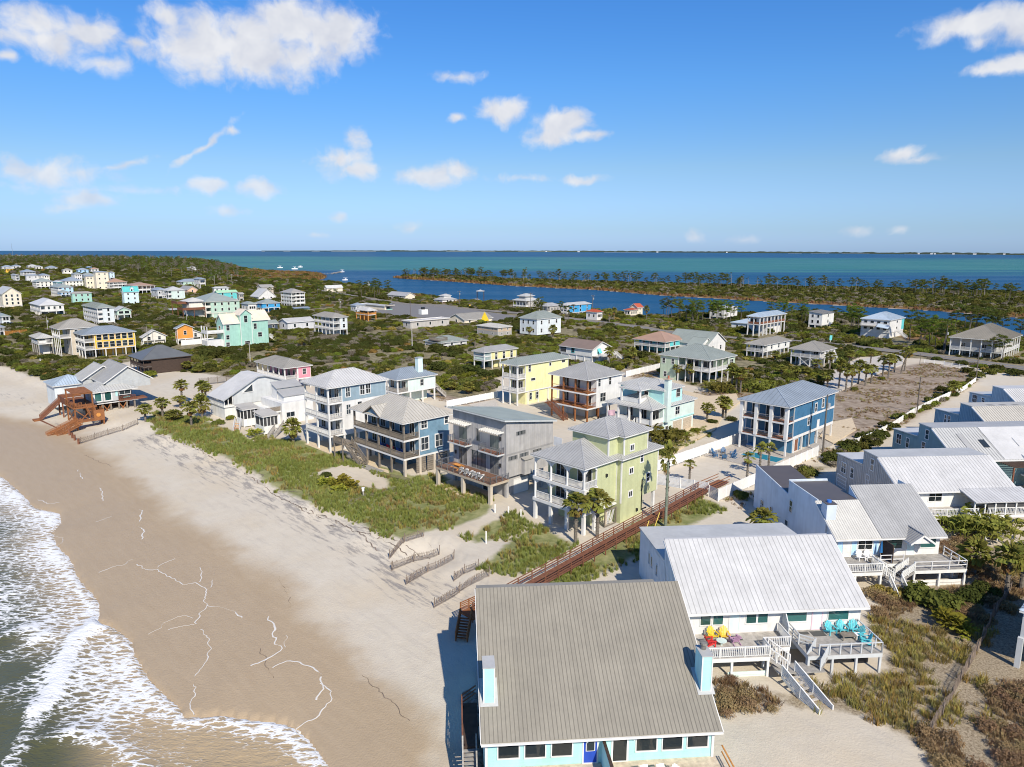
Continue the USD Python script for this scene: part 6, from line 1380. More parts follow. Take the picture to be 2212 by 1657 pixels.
# ---------------------------------------------------------------- the slanted-roof duplexes at the lower right
AZ2=85.3
SLOPE=.525
def A4(x,y):return(953.5+.2759*x,1220.4+.2759*y)
def B2(x,y):return(1296.7+.2072*x,1106+.2072*y)
def B3(x,y):return(1678.1+.2417*x,1067.9+.2417*y)
def B5(x,y):return(1525.6+.2414*x,1258.6+.2414*y)
def B1(x,y):return(1754.4+.2072*x,800.9+.2072*y)
def duplex_frame(label,ze,ridge_left,z0=-.4):
 """A house whose roof slants towards the beach; its frame starts at the left end of the eave. Found from the left end of its ridge and the run of its roof."""
 return None
def slab_house(label,eave,run,W,ze,wall,rmat,flat=2.2,low=5.0,zlow=None,left_in=.35,mode='panels',w=.42,low_mat=None,flat_mat=None,batten=True,wall_y=.8,tall_px=None,low_px=None,drop=0.0):
 """Front roof rising away from the beach to a ridge, a flat strip behind it, a lower wing at the back."""
 P0=at(*eave,ze)[:2]if len(eave)==2 else np.array(eave[:2])
 h=House('beach_duplex',label,'house',P0,AZ2)
 zr=ze+run*SLOPE;zlow=zlow or zr-2.6
 if tall_px:
  flat=float(np.clip(h.yat(tall_px,left_in,zr)-run,.4,5))
 if low_px:
  low=float(np.clip(h.yat(low_px,left_in,zlow-.3)-run-flat,3,14))
 reg(h,W,run+flat+low,ze,1.0)
 h.roof_faces([[(0,0,ze),(W,0,ze),(W,run,zr),(0,run,zr)]],'roof_'+rmat,w,mode,.045,.045,rib='rib_'+rmat)
 x0,x1=left_in,W-left_in;y1=run+flat;y2=y1+low
 zw=lambda y:ze+SLOPE*y-.12
 h.poly_wall([(x0,wall_y,-.6),(x0,y1,-.6),(x0,y1,zr-.08-drop),(x0,run,zr-.08),(x0,wall_y,zw(wall_y))],(.14,0,0),wall);h.poly_wall([(x1,wall_y,-.6),(x1,y1,-.6),(x1,y1,zr-.08-drop),(x1,run,zr-.08),(x1,wall_y,zw(wall_y))],(-.14,0,0),wall)
 h.walls(x0+.15,x1-.15,wall_y,wall_y+.15,-.6,zw(wall_y),wall,'front_wall');h.walls(x0+.15,x1-.15,y1-.15,y1,zlow-.5,zr-.12-drop,wall,'rear_wall')
 h.part('flat_roof',MB().box(x0-.12,x1+.12,run+.02,y1+.12,zr-.10-drop,zr+.04-drop),'roof_'+(flat_mat or rmat))
 h.part('low_roof',MB().prism([(x0-.1,y1+.13,zlow+.1),(x1+.1,y1+.13,zlow+.1),(x1+.1,y2+.3,zlow-.35),(x0-.1,y2+.3,zlow-.35)],(0,0,-.14)),'roof_'+(low_mat or rmat))
 h.walls(x0+.02,x1,y1+.01,y2,-.6,zlow-.42,wall,'low_wall')
 h.poly_wall([(x0+.02,y1+.01,zlow-.5),(x0+.02,y2,zlow-.5),(x0+.02,y2,zlow-.34),(x0+.02,y1+.01,zlow+.06)],(.12,0,0),wall)
 h.part('verge',MB().beam((-.02,0,ze-.12),(-.02,run,zr-.12),.06,.22),'paint_trim');h.part('verge',MB().beam((W+.02,0,ze-.12),(W+.02,run,zr-.12),.06,.22),'paint_trim');h.part('gutter',MB().box(0,W,-.12,.0,ze-.2,ze-.06),'paint_trim')
 if batten:
  h.battens('x',x0,wall_y,run,-.4,lambda u:zw(u),wall,.42,.05);h.battens('x',x0,run,y1,-.4,zr-.2,wall,.42,.05);h.battens('x',x0+.02,y1+.2,y2,-.4,zlow-.45,wall,.42,.05)
 h.x0,h.x1,h.run,h.y1,h.y2,h.zr,h.zlow,h.W=x0,x1,run,y1,y2,zr,zlow,W
 return h
def deck_box(h,x0,x1,y0,y1,z,mat='wood_grey',edge='paint_trim',foot=-1.0,nposts=3,gap=.145,boards='deck_boards'):
 bm=MB();n=max(1,int((y1-y0)/gap));ww=(y1-y0)/n
 for i in range(n):
  bm.box(x0,x1,y0+i*ww+.006,y0+(i+1)*ww-.006,z-.04,z+.003*(i%3))
 h.part(boards,bm,mat,kind='stuff')
 h.part('deck_frame',MB().box(x0,x1,y0,y0+.06,z-.42,z-.042).box(x0,x0+.06,y0+.06,y1,z-.42,z-.042).box(x1-.06,x1,y0+.06,y1,z-.42,z-.042),edge)
 for i in range(nposts):
  h.post(x0+.12+(x1-x0-.24)*i/max(1,nposts-1),y0+.15,foot,z-.42,.1,edge)
  # --- A: tan-roofed house nearest the camera
ze=4.3
P_=at(1039,1606.6,ze)[:2]
A=None
tmpd=dirs(AZ2)
Wd=float(along(P_,tmpd[0],1561.8,ze))
A=slab_house('aqua duplex with a huge tan seamed metal roof and two aqua chimneys, nearest the camera',(1039,1606.6),11.3,Wd,ze,'siding_aqua','taupe',batten=False,w=.30,flat=1.2,drop=.7)
fz=ze-2.62
for(a,b,t,u)in((445,605,1383,1515),(655,810,1380,1508),(865,1020,1375,1495),(1525,1680,1335,1455),(1730,1880,1330,1445),(1925,2080,1320,1425)):
 xa,za=A.hitY(*A4(a,u),.8);xb,zb=A.hitY(*A4(b,u),.8)
 A.window('y',.8,xa,max(za,fz+.7),xb-xa,min(ze-.45,fz+2.2)-max(za,fz+.7),'paint_trim','pane',1,1,t=.09)
xa,_=A.hitY(*A4(1112,1540),.8);A.window('y',.8,xa,fz+.05,.95,2.05,'paint_trim','paint_deepblue',1,1,name='blue_door');A.part('door_pane',MB().box(xa+.2,xa+.75,.71,.735,fz+1.05,fz+1.85),'pane');A.part('door_pane_trim',MB().box(xa+.14,xa+.81,.735,.76,fz+.99,fz+1.91),'paint_trim')
xa,_=A.hitY(*A4(1340,1530),.8);A.window('y',.8,xa,fz+.05,1.0,2.05,'paint_trim','pane',1,1,name='glass_door',t=.14)
xf,_=A.hitY(*A4(1300,1540),-.8)
A.part('divider_wall',MB().box(xf-.08,xf+.08,-5.2,.79,fz-.1,fz+1.95),'siding_aqua');A.part('divider_cap',MB().box(xf-.11,xf+.11,-5.3,.78,fz+1.95,fz+2.02),'wood_dark')
for xl in(xa-1.9,xa+1.5):
 A.part('wall_lamp',MB().cyl((xl,.68,fz+1.75),(xl,.68,fz+2.05),.07,.07,8),'plastic_white')
deck_box(A,-.2,A.W+.3,-6.5,.79,fz,'wood_pale','wood_pale',-1.2,4)
A.part('corner_board',MB().box(A.x0-.05,A.x0+.14,.72,.80,-.5,ze-.2),'paint_trim');A.part('corner_board',MB().box(A.x1-.14,A.x1+.05,.72,.80,-.5,ze-.2),'paint_trim')
for nm,(xl,xr,yt,yb)in dict(l=(330,417,812,1090),r=(2030,2110,722,995)).items():
# chimney: its foot is on the slope
 best=None
 for yy in np.arange(1.5,10,.1):
  x_,z_=A.hitY(*A4((xl+xr)/2,yb),yy)
  e=abs(z_-(ze+SLOPE*yy))
  if best is None or e<best[0]:
   best=(e,yy)
 yy=best[1];xa_,_=A.hitY(*A4(xl,yb),yy);xb_,zb_=A.hitY(*A4(xr,yb),yy);_,zt_=A.hitY(*A4(xl,yt),yy)
 zt_=min(zt_,zb_+3.4)
 A.part('chimney',MB().box(xa_,xb_,yy,yy+1.5,zb_-.3,zt_),'siding_aqua');A.part('chimney_cap',MB().box(xa_-.05,xb_+.05,yy-.05,yy+1.55,zt_,zt_+.06),'roof_pale');A.part('chimney_trim',MB().box(xa_-.03,xa_+.06,yy-.03,yy-.001,zb_,zt_-.01).box(xb_-.06,xb_+.03,yy-.03,yy-.001,zb_,zt_-.01),'paint_trim')
 A.part('flashing',MB().prism([(xa_-.25,yy-.25,ze+SLOPE*(yy-.25)+.06),(xb_+.25,yy-.25,ze+SLOPE*(yy-.25)+.06),(xb_+.25,yy+1.7,ze+SLOPE*(yy+1.7)+.06),(xa_-.25,yy+1.7,ze+SLOPE*(yy+1.7)+.06)],(0,0,.015)),'roof_pale')
 if nm=='r':
  A.part('flue',MB().cyl(((xa_+xb_)/2,yy+1.0,zt_),((xa_+xb_)/2,yy+1.0,zt_+.45),.22,.22,12).cyl(((xa_+xb_)/2,yy+1.0,zt_+.45),((xa_+xb_)/2,yy+1.0,zt_+.6),.3,.3,12),'rock')
  # side deck and stair at the left of A
A.part('side_deck',MB().box(-1.3,-.02,3.2,8.4,fz-.2,fz),'wood_dark');A.rail((-1.25,3.2,fz),(-1.25,8.0,fz),1.0,'wood_redbrown','bar',rows=2,posts=4);A.rail((-1.25,8.0,fz),(-.1,9.2,fz),1.0,'wood_redbrown','bar',rows=2)
A.stairs((-.75,3.2,fz),(-.75,.2,-.9),1.0,'wood_grey')
for y in(3.4,7.9):
 A.post(-1.2,y,-2.2,fz,.1,'wood_redbrown')
A.part('end_rail',MB().beam((A.W+.25,-5.5,fz+1),(A.W+.25,.6,fz+1),.1,.06).beam((A.W+.25,-5.5,fz+.5),(A.W+.25,.6,fz+.5),.06,.1),'wood_orange')
A.stairs((A.W+.3,-2.6,fz),(A.W+2.4,-2.6,-.3),1.2,'wood_orange')
# --- B: white roof behind A
ze=4.6;run=7.8
P_=at(1879,1311.5,ze)[:2];rl=at(1434.5,1166,ze+run*SLOPE)[:2];dX,dY=dirs(AZ2)
Wd=float((P_-rl)@dX)
B=slab_house('white duplex with a bright white seamed roof and busy railed decks',tuple(P_-dX*Wd)+(0,),run,Wd,ze,'paint_white','white',flat=.5,low_px=1384,zlow=6.2,w=.5,low_mat='pale',drop=.15)
fz=ze-2.55
def front(h,z5,wf,hh,pane,frame='paint_trim',nx=1,ny=1,name='window',yb=None,zb=None,wall_y=.8,fzz=None):
 x,z=h.hitY(*z5,wall_y)
 return h.window('y',wall_y,x-wf/2,(fzz+zb)if zb is not None else z-hh/2,wf,hh,frame,pane,nx,ny,name=name,t=.10)
for zx,w in((1095,.95),(1225,.95),(1570,.95),(1690,.95)):
 front(B,B2(zx,1150),w,1.15,'pane_green',zb=.95,fzz=fz)
front(B,B2(1395,1190),.9,2.05,'paint_paleaqua',zb=.05,fzz=fz,name='door');front(B,B5(805,320),2.0,1.15,'pane_green',zb=.95,fzz=fz);front(B,B5(1180,300),2.0,1.15,'pane_green',zb=.95,fzz=fz);front(B,B5(990,340),.9,2.05,'paint_icewhite','paint_softpink',zb=.05,fzz=fz,name='door')
for zx in(690,930,1060,1320):
 x,_=B.hitY(*B5(zx,280),.8);B.part('mint_panel',MB().box(x-.3,x+.3,.76,.797,fz+2.0,fz+2.4),'paint_mintwhite')
x,_=B.hitY(*B2(1475,1140),.8);B.part('house_sign',MB().box(x-.16,x+.16,.76,.797,fz+1.5,fz+1.66),'paint_periwinkle')
for zx,zy,w,hh in((512,480,.5,1.3),(537,520,.5,1.3),(590,605,.45,1.2)):
 y,z=B.hitX(*B2(zx,zy),B.x0+.02);B.window('x',B.x0+.02,y-w/2,z-hh/2,w,hh,'paint_trim','pane',1,1,t=.06)
 # decks
xl,yl=B.loc(*B5(0,690),fz);xr,yr=B.loc(*B5(570,655),fz)
yl=min(-3.2,(yl+yr)/2);xl=max(xl,-6)-1.0
deck_box(B,xl,xr,yl,.79,fz,'wood_silver','paint_trim',-1.2,3)
B.rail((xl,yl+.08,fz),(xr-.05,yl+.08,fz),.98,'paint_trim','bal',.17,thick=.06,posts=3)
xm,_=B.loc(*B5(690,500),fz);x2,y2=B.loc(*B5(1000,640),fz);x3,y3=B.loc(*B5(1540,590),fz)
y2=min(-3.6,(y2+y3)/2)
B.rail((xr-.05,yl+.08,fz),(xr-.05,-1.9,fz),.98,'paint_trim','bal',.17,thick=.06);B.rail((xr-.05,-1.9,fz),(xm,-1.9,fz),.98,'paint_trim','bal',.17,thick=.06,posts=1);B.rail((xm,-1.9,fz),(xm,.6,fz),.98,'paint_trim','bal',.17,thick=.06)
deck_box(B,xr+.01,xm,-1.95,.79,fz,'wood_silver','paint_trim',-1,2)
deck_box(B,xm+.9,x3,y2,.79,fz,'wood_grey','paint_palegrey',-1.2,4);
B.rail((x2,y2+.08,fz),(x3-.06,y2+.08,fz),1.0,'paint_palegrey','none',posts=6);B.rail((x3-.06,y2+.08,fz),(x3-.06,.6,fz),1.0,'paint_palegrey','none',posts=4);B.rail((xm+.95,-1.6,fz),(xm+.95,.6,fz),1.0,'paint_palegrey','bar',rows=2,posts=2);B.rail((xm+.95,-1.6,fz),(x2,y2+1.2,fz),1.0,'paint_palegrey','bar',rows=2)
B.part('sloped_divider',MB().prism([(xm+.4,-.6,fz),(xm+.4,.79,fz),(xm+.4,.79,fz+2.4),(xm+.4,.2,fz+2.2),(xm+.4,-.6,fz+1.2)],(.1,0,0)),'paint_palegrey')
sx,sy=B.loc(*B5(740,720),fz-1.2);bx_,by_=B.loc(*B5(890,1030),-.5)
B.part('landing',MB().box(xr+.3,x2+.2,y2-.9,y2+.6,fz-1.1,fz-.98),'wood_grey');B.stairs((x2+.6,y2+.7,fz),(x2-.6,y2-.2,fz-1.0),1.3,'wood_grey',tread_parts=True,rail_mat='paint_palegrey',style='bar');B.stairs((xr+1.2,y2-.9,fz-1.0),(xr+2.6,y2-5.0,-.55),1.5,'wood_silver',tread_parts=True,rail_mat='paint_trim',style='bar',stringer='paint_trim');B.stairs((xr,yl+.8,fz),(xr+1.6,yl-.3,fz-1.0),1.2,'wood_silver',rail_mat='paint_trim')
for i in range(3):
 B.part('skirt_board',MB().box(xl+3.2,xr,yl+.25,yl+.3,-.55+i*.36,-.23+i*.36),'paint_mintwhite')
B.part('low_platform',MB().box(x2,x3+1.8,y2-.1,.5,-.5,-.22),'wood_pale');B.part('low_platform_edge',MB().box(x2,x3+1.8,y2-.18,y2-.1,-.7,-.1),'wood_silver')
B.part('walk_board',MB().box(xl+.8,xl+2.2,yl-1.8,yl+.2,-.5,-.32),'wood_pale')
B.part('ground_board',MB().box(xl+.3,xl+3,yl+.8,.5,-.4,-.3),'wood_grey')
B_INFO=dict(fz=fz,xl=xl,xr=xr,yl=yl,x2=x2,x3=x3,y2=y2,xm=xm)
# --- C: beige and grey roofs
ze=4.6;run=7.6
P_=at(2046.7,1158.5,ze)[:2];rl=at(1755,1078.6,7.4)[:2]
Wd=float((P_-rl)@dX);zr=ze+run*SLOPE
xm_=float((at(1909,1165.8,ze)[:2]-P_)@dX)+Wd
C=House('beach_duplex','pale blue duplex with beige and grey roof slopes and a brown flat roof behind','house',P_-dX*Wd,AZ2);reg(C,Wd,17,ze,1)
run1=5.4;z1=ze+run1*SLOPE
YT=float(np.clip(C.yat(1691,.3,z1),run1+2,13));YL=float(np.clip(C.yat(1633,.3,z1-1.0),YT+3,YT+12))
C.roof_faces([[(0,0,ze),(xm_,0,ze),(xm_,run1,z1),(0,run1,z1)]],'roof_creamwhite',.3,'panels',.04,.04,rib='rib_creamwhite');C.roof_faces([[(xm_+.02,0,ze+.02),(Wd,0,ze+.02),(Wd,run,zr),(xm_+.02,run,zr)]],'roof_galv',.33,'panels',.04,.04,rib='rib_galv')
zz=lambda y:ze+SLOPE*y-.12
C.poly_wall([(.3,.8,-.6),(.3,YT,-.6),(.3,YT,z1+.15),(.3,run1,z1+.15),(.3,run1,z1-.1),(.3,.8,zz(.8))],(.15,0,0),'paint_periwinkle');C.poly_wall([(Wd-.3,.8,-.6),(Wd-.3,run+2,-.6),(Wd-.3,run+2,zr-.1),(Wd-.3,run,zr-.1),(Wd-.3,.8,zz(.8))],(-.15,0,0),'paint_white')
C.walls(.45,Wd-.45,.8,.95,-.6,zz(.8),'paint_white','front_wall');C.walls(.46,xm_,YT-.15,YT,3,z1+.15,'paint_periwinkle','rear_wall');C.part('flat_roof',MB().box(.35,xm_-.02,run1+.02,YT-.1,z1-.1,z1+.0),'roof_umber');C.part('parapet',MB().box(.3,xm_,YT,YT+.1,z1,z1+.25),'paint_periwinkle')
C.part('verge_wall',MB().prism([(xm_-.06,run1-.2,z1-.4),(xm_-.06,run,z1-.4),(xm_-.06,run,zr-.06),(xm_-.06,run1-.2,z1-.2)],(.06,0,0)),'paint_periwinkle');C.part('gable_back',MB().box(xm_,Wd-.3,run+.01,run+.15,2,zr-.1),'paint_steelblue')
C.walls(.32,xm_,YT+.01,YL,-.6,z1-2.0,'paint_periwinkle','low_wall');C.poly_wall([(.32,YT+.01,z1-2.0),(.32,YL,z1-2.0),(.32,YL,z1-.9),(.32,YT+.01,z1-1.8)],(.14,0,0),'paint_periwinkle');C.part('low_roof',MB().prism([(.47,YT+.02,z1-1.95),(xm_,YT+.02,z1-1.95),(xm_,YL-.1,z1-1.1),(.47,YL-.1,z1-1.1)],(0,0,-.1)),'roof_umber')
C.part('chimney',MB().box(.05,1.25,2.6,3.9,3,z1+.5),'paint_periwinkle');C.part('chimney_cap',MB().box(0,1.3,2.55,3.95,z1+.5,z1+.58),'roof_umber');C.part('flue',MB().cyl((.65,3.3,z1+.58),(.65,3.3,z1+.85),.26,.26,12),'paint_royal')
C.part('verge',MB().beam((-.02,0,ze-.12),(-.02,run1,z1-.12),.06,.2),'paint_trim');C.part('verge',MB().beam((Wd+.02,0,ze-.12),(Wd+.02,run,zr-.12),.06,.2),'paint_trim');C.part('gutter',MB().box(0,Wd,-.12,0,ze-.2,ze-.06),'paint_trim')
for zx,zy,w,hh in((940,1315,.9,1.5),(1018,1365,.6,1.2),(1190,1325,.7,1.6),(1150,1490,.8,1.5)):
 y,z=C.hitX(*R8_(zx,zy),.3);C.window('x',.3,y-w/2,z-hh/2,w,hh,'paint_trim','pane',2 if zx==940 else 1,2,t=.08)
fz=ze-2.55
for zx,w in((1050,1.9),(1350,1.9)):
 front(C,B3(zx,440),w,1.2,'pane_green',zb=.9,fzz=fz)
front(C,B3(788,460),1.7,1.2,'pane',nx=2,ny=2,zb=.9,fzz=fz);front(C,B3(625,500),.9,2.0,'paint_white',zb=.05,fzz=fz,name='door');front(C,B3(1195,460),.9,2.05,'paint_paleaqua',zb=.05,fzz=fz,name='door')
for zx in(565,690,885):
 x,_=C.hitY(*B3(zx,470),.8);C.part('blue_panel',MB().box(x-.3,x+.3,.76,.797,fz+.2,fz+2.2),'paint_skyblue')
x,_=C.hitY(*B3(940,470),.8);C.part('dark_divider',MB().box(x-.06,x+.06,-1.4,.79,fz,fz+2.2),'wood_dark')
x,_=C.hitY(*B3(1250,340),0);C.gable(x-1.5,x+1.5,-1.4,2.6,ze-.2,.7,'roof_galv','y','paint_white',.2,'ribs',.35,'rib_galv')
xl,yl=C.loc(*B3(600,720),fz);xr,yr=C.loc(*B3(930,680),fz);x2,y2=C.loc(*B3(1240,690),fz);x3,y3=C.loc(*B3(1660,640),fz)
yl=min(-3,(yl+yr)/2);y2=min(-3.4,(y2+y3)/2);xl-=1.5
deck_box(C,xl,xr,yl,.79,fz,'wood_grey','paint_offwhite',-1.2,3);C.rail((xl,yl+.08,fz),(xr,yl+.08,fz),1.0,'paint_offwhite','bal',.2,thick=.05,posts=3);C.rail((xr,yl+.08,fz),(xr,-1.2,fz),1.0,'paint_offwhite','bal',.2)
deck_box(C,xr+.9,x3,-1.4,.79,fz,'wood_grey','paint_offwhite',-1.2,2);deck_box(C,x2,x3,y2,-1.41,fz,'wood_grey','paint_offwhite',-1.4,3,boards='deck_boards')
C.rail((x2,y2+.08,fz),(x3-.06,y2+.08,fz),1.0,'paint_white','bar',rows=1,posts=3);C.rail((x3-.06,y2+.08,fz),(x3-.06,.6,fz),1.0,'paint_white','bar',rows=1,posts=3);C.rail((xr+.95,-1.3,fz),(x2,-1.3,fz),1.0,'paint_white','bar',rows=1,posts=2)
C.part('landing',MB().box(xr+.2,x2-.9,y2-.6,y2+.8,fz-1.1,fz-.98),'wood_grey');C.stairs((x2,y2+.6,fz),(x2-1.4,y2+.6,fz-1.0),1.3,'wood_grey',rail_mat='paint_offwhite',style='bar',tread_parts=True);C.stairs((xr,yl+1.0,fz),(xr+1.5,yl+.2,fz-1.0),1.2,'wood_grey',rail_mat='paint_offwhite');C.stairs((xr+1.2,y2-.6,fz-1.0),(xr+1.2,y2-2.6,-.5),1.4,'wood_grey',rail_mat='paint_offwhite')
for i in range(3):
 C.part('skirt_board',MB().box(x2+.4,x3-.2,y2+.35,y2+.4,-.5+i*.4,-.16+i*.4),'paint_offwhite')
C_INFO=dict(fz=fz,xl=xl,xr=xr,yl=yl,x2=x2,x3=x3,y2=y2)
# --- D to G
P_=at(2054.8,1058.9,4.6)[:2];rl=at(1895.3,988.4,4.6+6.2*SLOPE)[:2]
e0=rl-dY*6.2
D_=slab_house('greige board-and-batten duplex with ivory white seamed roof and covered porch',tuple(e0)+(0,),6.2,float((at(2175,1047,4.6)[:2]-e0)@dX),4.6,'paint_taupe','white',tall_px=1867.3,low_px=1810,zlow=5.6,w=.5,flat_mat='pale')
for zx,zy,w,hh,nx in((330,1010,1.3,1.6,2),(417,1065,.8,1.6,1),(577,1140,.8,1.6,1)):
 y,z=D_.hitX(*B1(zx,zy),D_.x0+.02);D_.window('x',D_.x0+.02,y-w/2,z-hh/2,w,hh,'paint_trim','pane',nx,2,t=.1)
y,z=D_.hitX(*B1(628,980),D_.x0);D_.window('x',D_.x0,y-.4,z-.85,.8,1.7,'paint_trim','pane',1,2,t=.1);y,z=D_.hitX(*B1(305,1160),D_.x0+.02);D_.window('x',D_.x0+.02,y-1.3,-.4,2.6,2.3,'paint_trim','paint_taupe',1,4,t=.12,name='garage_door')
fz=2.05
D_.part('beige_front',MB().box(D_.x0+.2,D_.x1-.2,.74,.798,fz-1,fz+2.3),'paint_offwhite')
front(D_,B1(1285,1300),1.9,1.3,'pane',nx=2,ny=2,zb=.9,fzz=fz,wall_y=.74)
pxl=float((at(2052.8,1050.6,4.75)[:2]-D_.P0[:2])@dX);pl,py_=D_.loc(2096,1080.6,4.0);pr=pl+9.5
D_.roof_faces([[(pl,min(py_,-3.2),4.0),(pr,min(py_,-3.2),4.0),(pr,.6,4.86),(pl,.6,4.86)]],'roof_white',.5,'panels',.04,.05,rib='rib_white')
py_=min(py_,-3.2)
deck_box(D_,pl-6,pr,py_+.3,.73,fz,'wood_silver','paint_offwhite',-1.2,5)
for i in range(7):
 D_.post(pl+.2+(pr-pl-.4)*i/6,py_+.4,fz,3.95,.08,'paint_offwhite')
D_.rail((pl+2.2,py_+.4,fz),(pr-.1,py_+.4,fz),1.0,'paint_offwhite','bal',.2);D_.rail((pl-6,py_+.4,fz),(pl+.8,py_+.4,fz),1.0,'paint_offwhite','bal',.2,posts=3);D_.part('porch_screen',MB().box(pl+2.2,pr-.1,py_+.5,py_+.53,fz+1.0,3.8),'screen');D_.stairs((pl+1.5,py_+.3,fz),(pl+.2,py_-3.2,-.3),1.4,'wood_silver',rail_mat='paint_offwhite');D_.stairs((pl-.6,py_+.3,fz),(pl+.4,py_-2.6,-.3),1.2,'wood_silver',rail_mat='paint_offwhite')
for zx,nm,wall,rm,ri,fl_,extra in(('E','teal grey duplex with white roof slopes, skylights and a long dark roof vent','paint_tealgrey','pale',(2012.4,925.2),'galv',1),('F','steel blue duplex with a broad sand grey roof slope','paint_steelblue','sand',(2099,878.6),'white',2),('G','slate coloured duplex with a white roof, farthest of the slanted-roof row','paint_storm','white',(2167.7,840.3),'white',3)):
 zr=4.6+7.0*SLOPE;rl=at(*ri,zr)[:2];e0=rl-dY*7.0
 h=slab_house(nm,tuple(e0)+(0,),7.0,22.0,4.6,wall,rm,tall_px={'E':1986.5,'F':2075.6,'G':2145}[zx],low_px={'E':1931,'F':2021,'G':2095}[zx],zlow=5.9,mode='ribs',w=.5,low_mat='white',flat_mat=('galv','sand','white')['EFG'.index(zx)],batten=(zx!='E'))
 if zx=='E':
  E=h
  h.part('white_slope',MB().prism([(8.2,.05,4.66),(21.9,.05,4.66),(21.9,6.95,zr+.05),(8.2,6.95,zr+.05)],(0,0,.03)),'roof_white')
  s_=lambda y:4.6+SLOPE*y
  h.part('roof_vent',MB().prism([(3.4,1.6,s_(1.6)+.06),(4.3,1.6,s_(1.6)+.06),(4.3,5.6,s_(5.6)+.06),(3.4,5.6,s_(5.6)+.06)],(0,0,.06)),'roof_galv');h.part('skylight',MB().prism([(6.4,2.6,s_(2.6)+.05),(7.4,2.6,s_(2.6)+.05),(7.4,4.2,s_(4.2)+.05),(6.4,4.2,s_(4.2)+.05)],(0,0,.09)),'pane')
  for xx in(12.5,16.5):
   h.part('skylight',MB().prism([(xx,2.6,s_(2.6)+.1),(xx+1.1,2.6,s_(2.6)+.1),(xx+1.1,4.4,s_(4.4)+.1),(xx,4.4,s_(4.4)+.1)],(0,0,.12)),'roof_white')
  for zx_,zy_,w,hh,nx in((905,710,1.3,1.7,2),(995,750,.8,1.7,1)):
   y,z=h.hitX(*B1(zx_,zy_),h.x0+.02);h.window('x',h.x0+.02,y-w/2,z-hh/2,w,hh,'paint_trim','pane',nx,2,t=.1)
  for zx_,zy_ in((1200,665),(1160,790)):
   y,z=h.hitX(*B1(zx_,zy_),h.x0);h.window('x',h.x0,y-.4,z-.8,.8,1.6,'paint_trim','pane',1,2,t=.1)
   # upper balcony at the right edge
  bx0,by0=h.loc(*B1(1950,800),5.0);by0=min(by0,-1.0)
  h.part('balcony',MB().box(bx0,bx0+9,by0-2.4,.6,4.3,4.6),'paint_offwhite');h.rail((bx0+.1,by0-2.3,4.6),(bx0+9,by0-2.3,4.6),1.0,'paint_offwhite','cable',posts=5);h.rail((bx0+.1,by0-2.3,4.6),(bx0+.1,.4,4.6),1.0,'paint_offwhite','cable',posts=2)
  for xx in(bx0+.3,bx0+4,bx0+8):
   h.post(xx,by0-2.2,-.5,4.3,.12,'paint_offwhite')
  h.part('lower_deck',MB().box(bx0,bx0+9,by0-2.6,.6,1.8,2.0),'paint_offwhite');h.rail((bx0,by0-2.5,2.0),(bx0+9,by0-2.5,2.0),1.0,'paint_offwhite','bal',.2);h.stairs((bx0+1.2,by0-2.6,2.0),(bx0-.8,by0-5.6,-.3),1.3,'wood_silver',rail_mat='paint_offwhite')
  pg=MB()
  for i in range(8):
   pg.box(bx0-4.4,bx0-.6,-3.0+i*.42,-2.86+i*.42,4.2,4.36)
  h.part('pergola_slats',pg,'wood_dark',kind='stuff');h.post(bx0-4.3,-2.9,0,4.2,.1,'wood_redbrown');h.post(bx0-.7,-2.9,0,4.2,.1,'wood_redbrown')
 else:
  for zx_,zy_,w,hh,nx in(((1390,500,.6,1.5,1),(1428,510,.6,1.5,1))if zx=='F' else((1695,290,1.5,1.7,1),(1785,305,.9,.9,1))):
   y,z=h.hitX(*B1(zx_,zy_),h.x0+.02);h.window('x',h.x0+.02,y-w/2,z-hh/2,w,hh,'paint_trim','pane',nx,2 if nx else 1,t=.1)
  if zx=='F':
   for i in range(5):
    h.part('roof_patch',MB().box(4+i*2.6,5.3+i*2.6,7.5,8.6,zr+.04,zr+.055),'roof_taupe')
    # house cut off by the right edge: slab, post and upper storey
q=at(2141,1446.6,-.1);K=House('beach_house','pale grey house cut off by the right edge, standing on a tan slab','house',q[:2],45.5,-.4)
BUILT.append((Polygon([K.world(*c,0)[:2]for c in((-.2,.2),(14,.2),(14,-14),(-.2,-14))]),6))
K.part('slab',MB().box(0,14,-14,0,-.3,.3),'slab');kx,ky=K.loc(2196,1443,.3)
K.post(kx,ky,.3,3.4,.22,'paint_palegrey','post');K.post(kx+4.5,ky,.3,3.4,.22,'paint_palegrey','post');K.walls(kx+.1,14,-14,ky+.1,3.1,6.0,'paint_palegrey');K.hip(kx-.1,15,-15,ky+.4,6.0,.35,'roof_iceblue','ribs',.6,'rib_bluegrey');K.walls(kx+4,13,-12,ky-4,.3,3.1,'paint_grey','lower_wall')
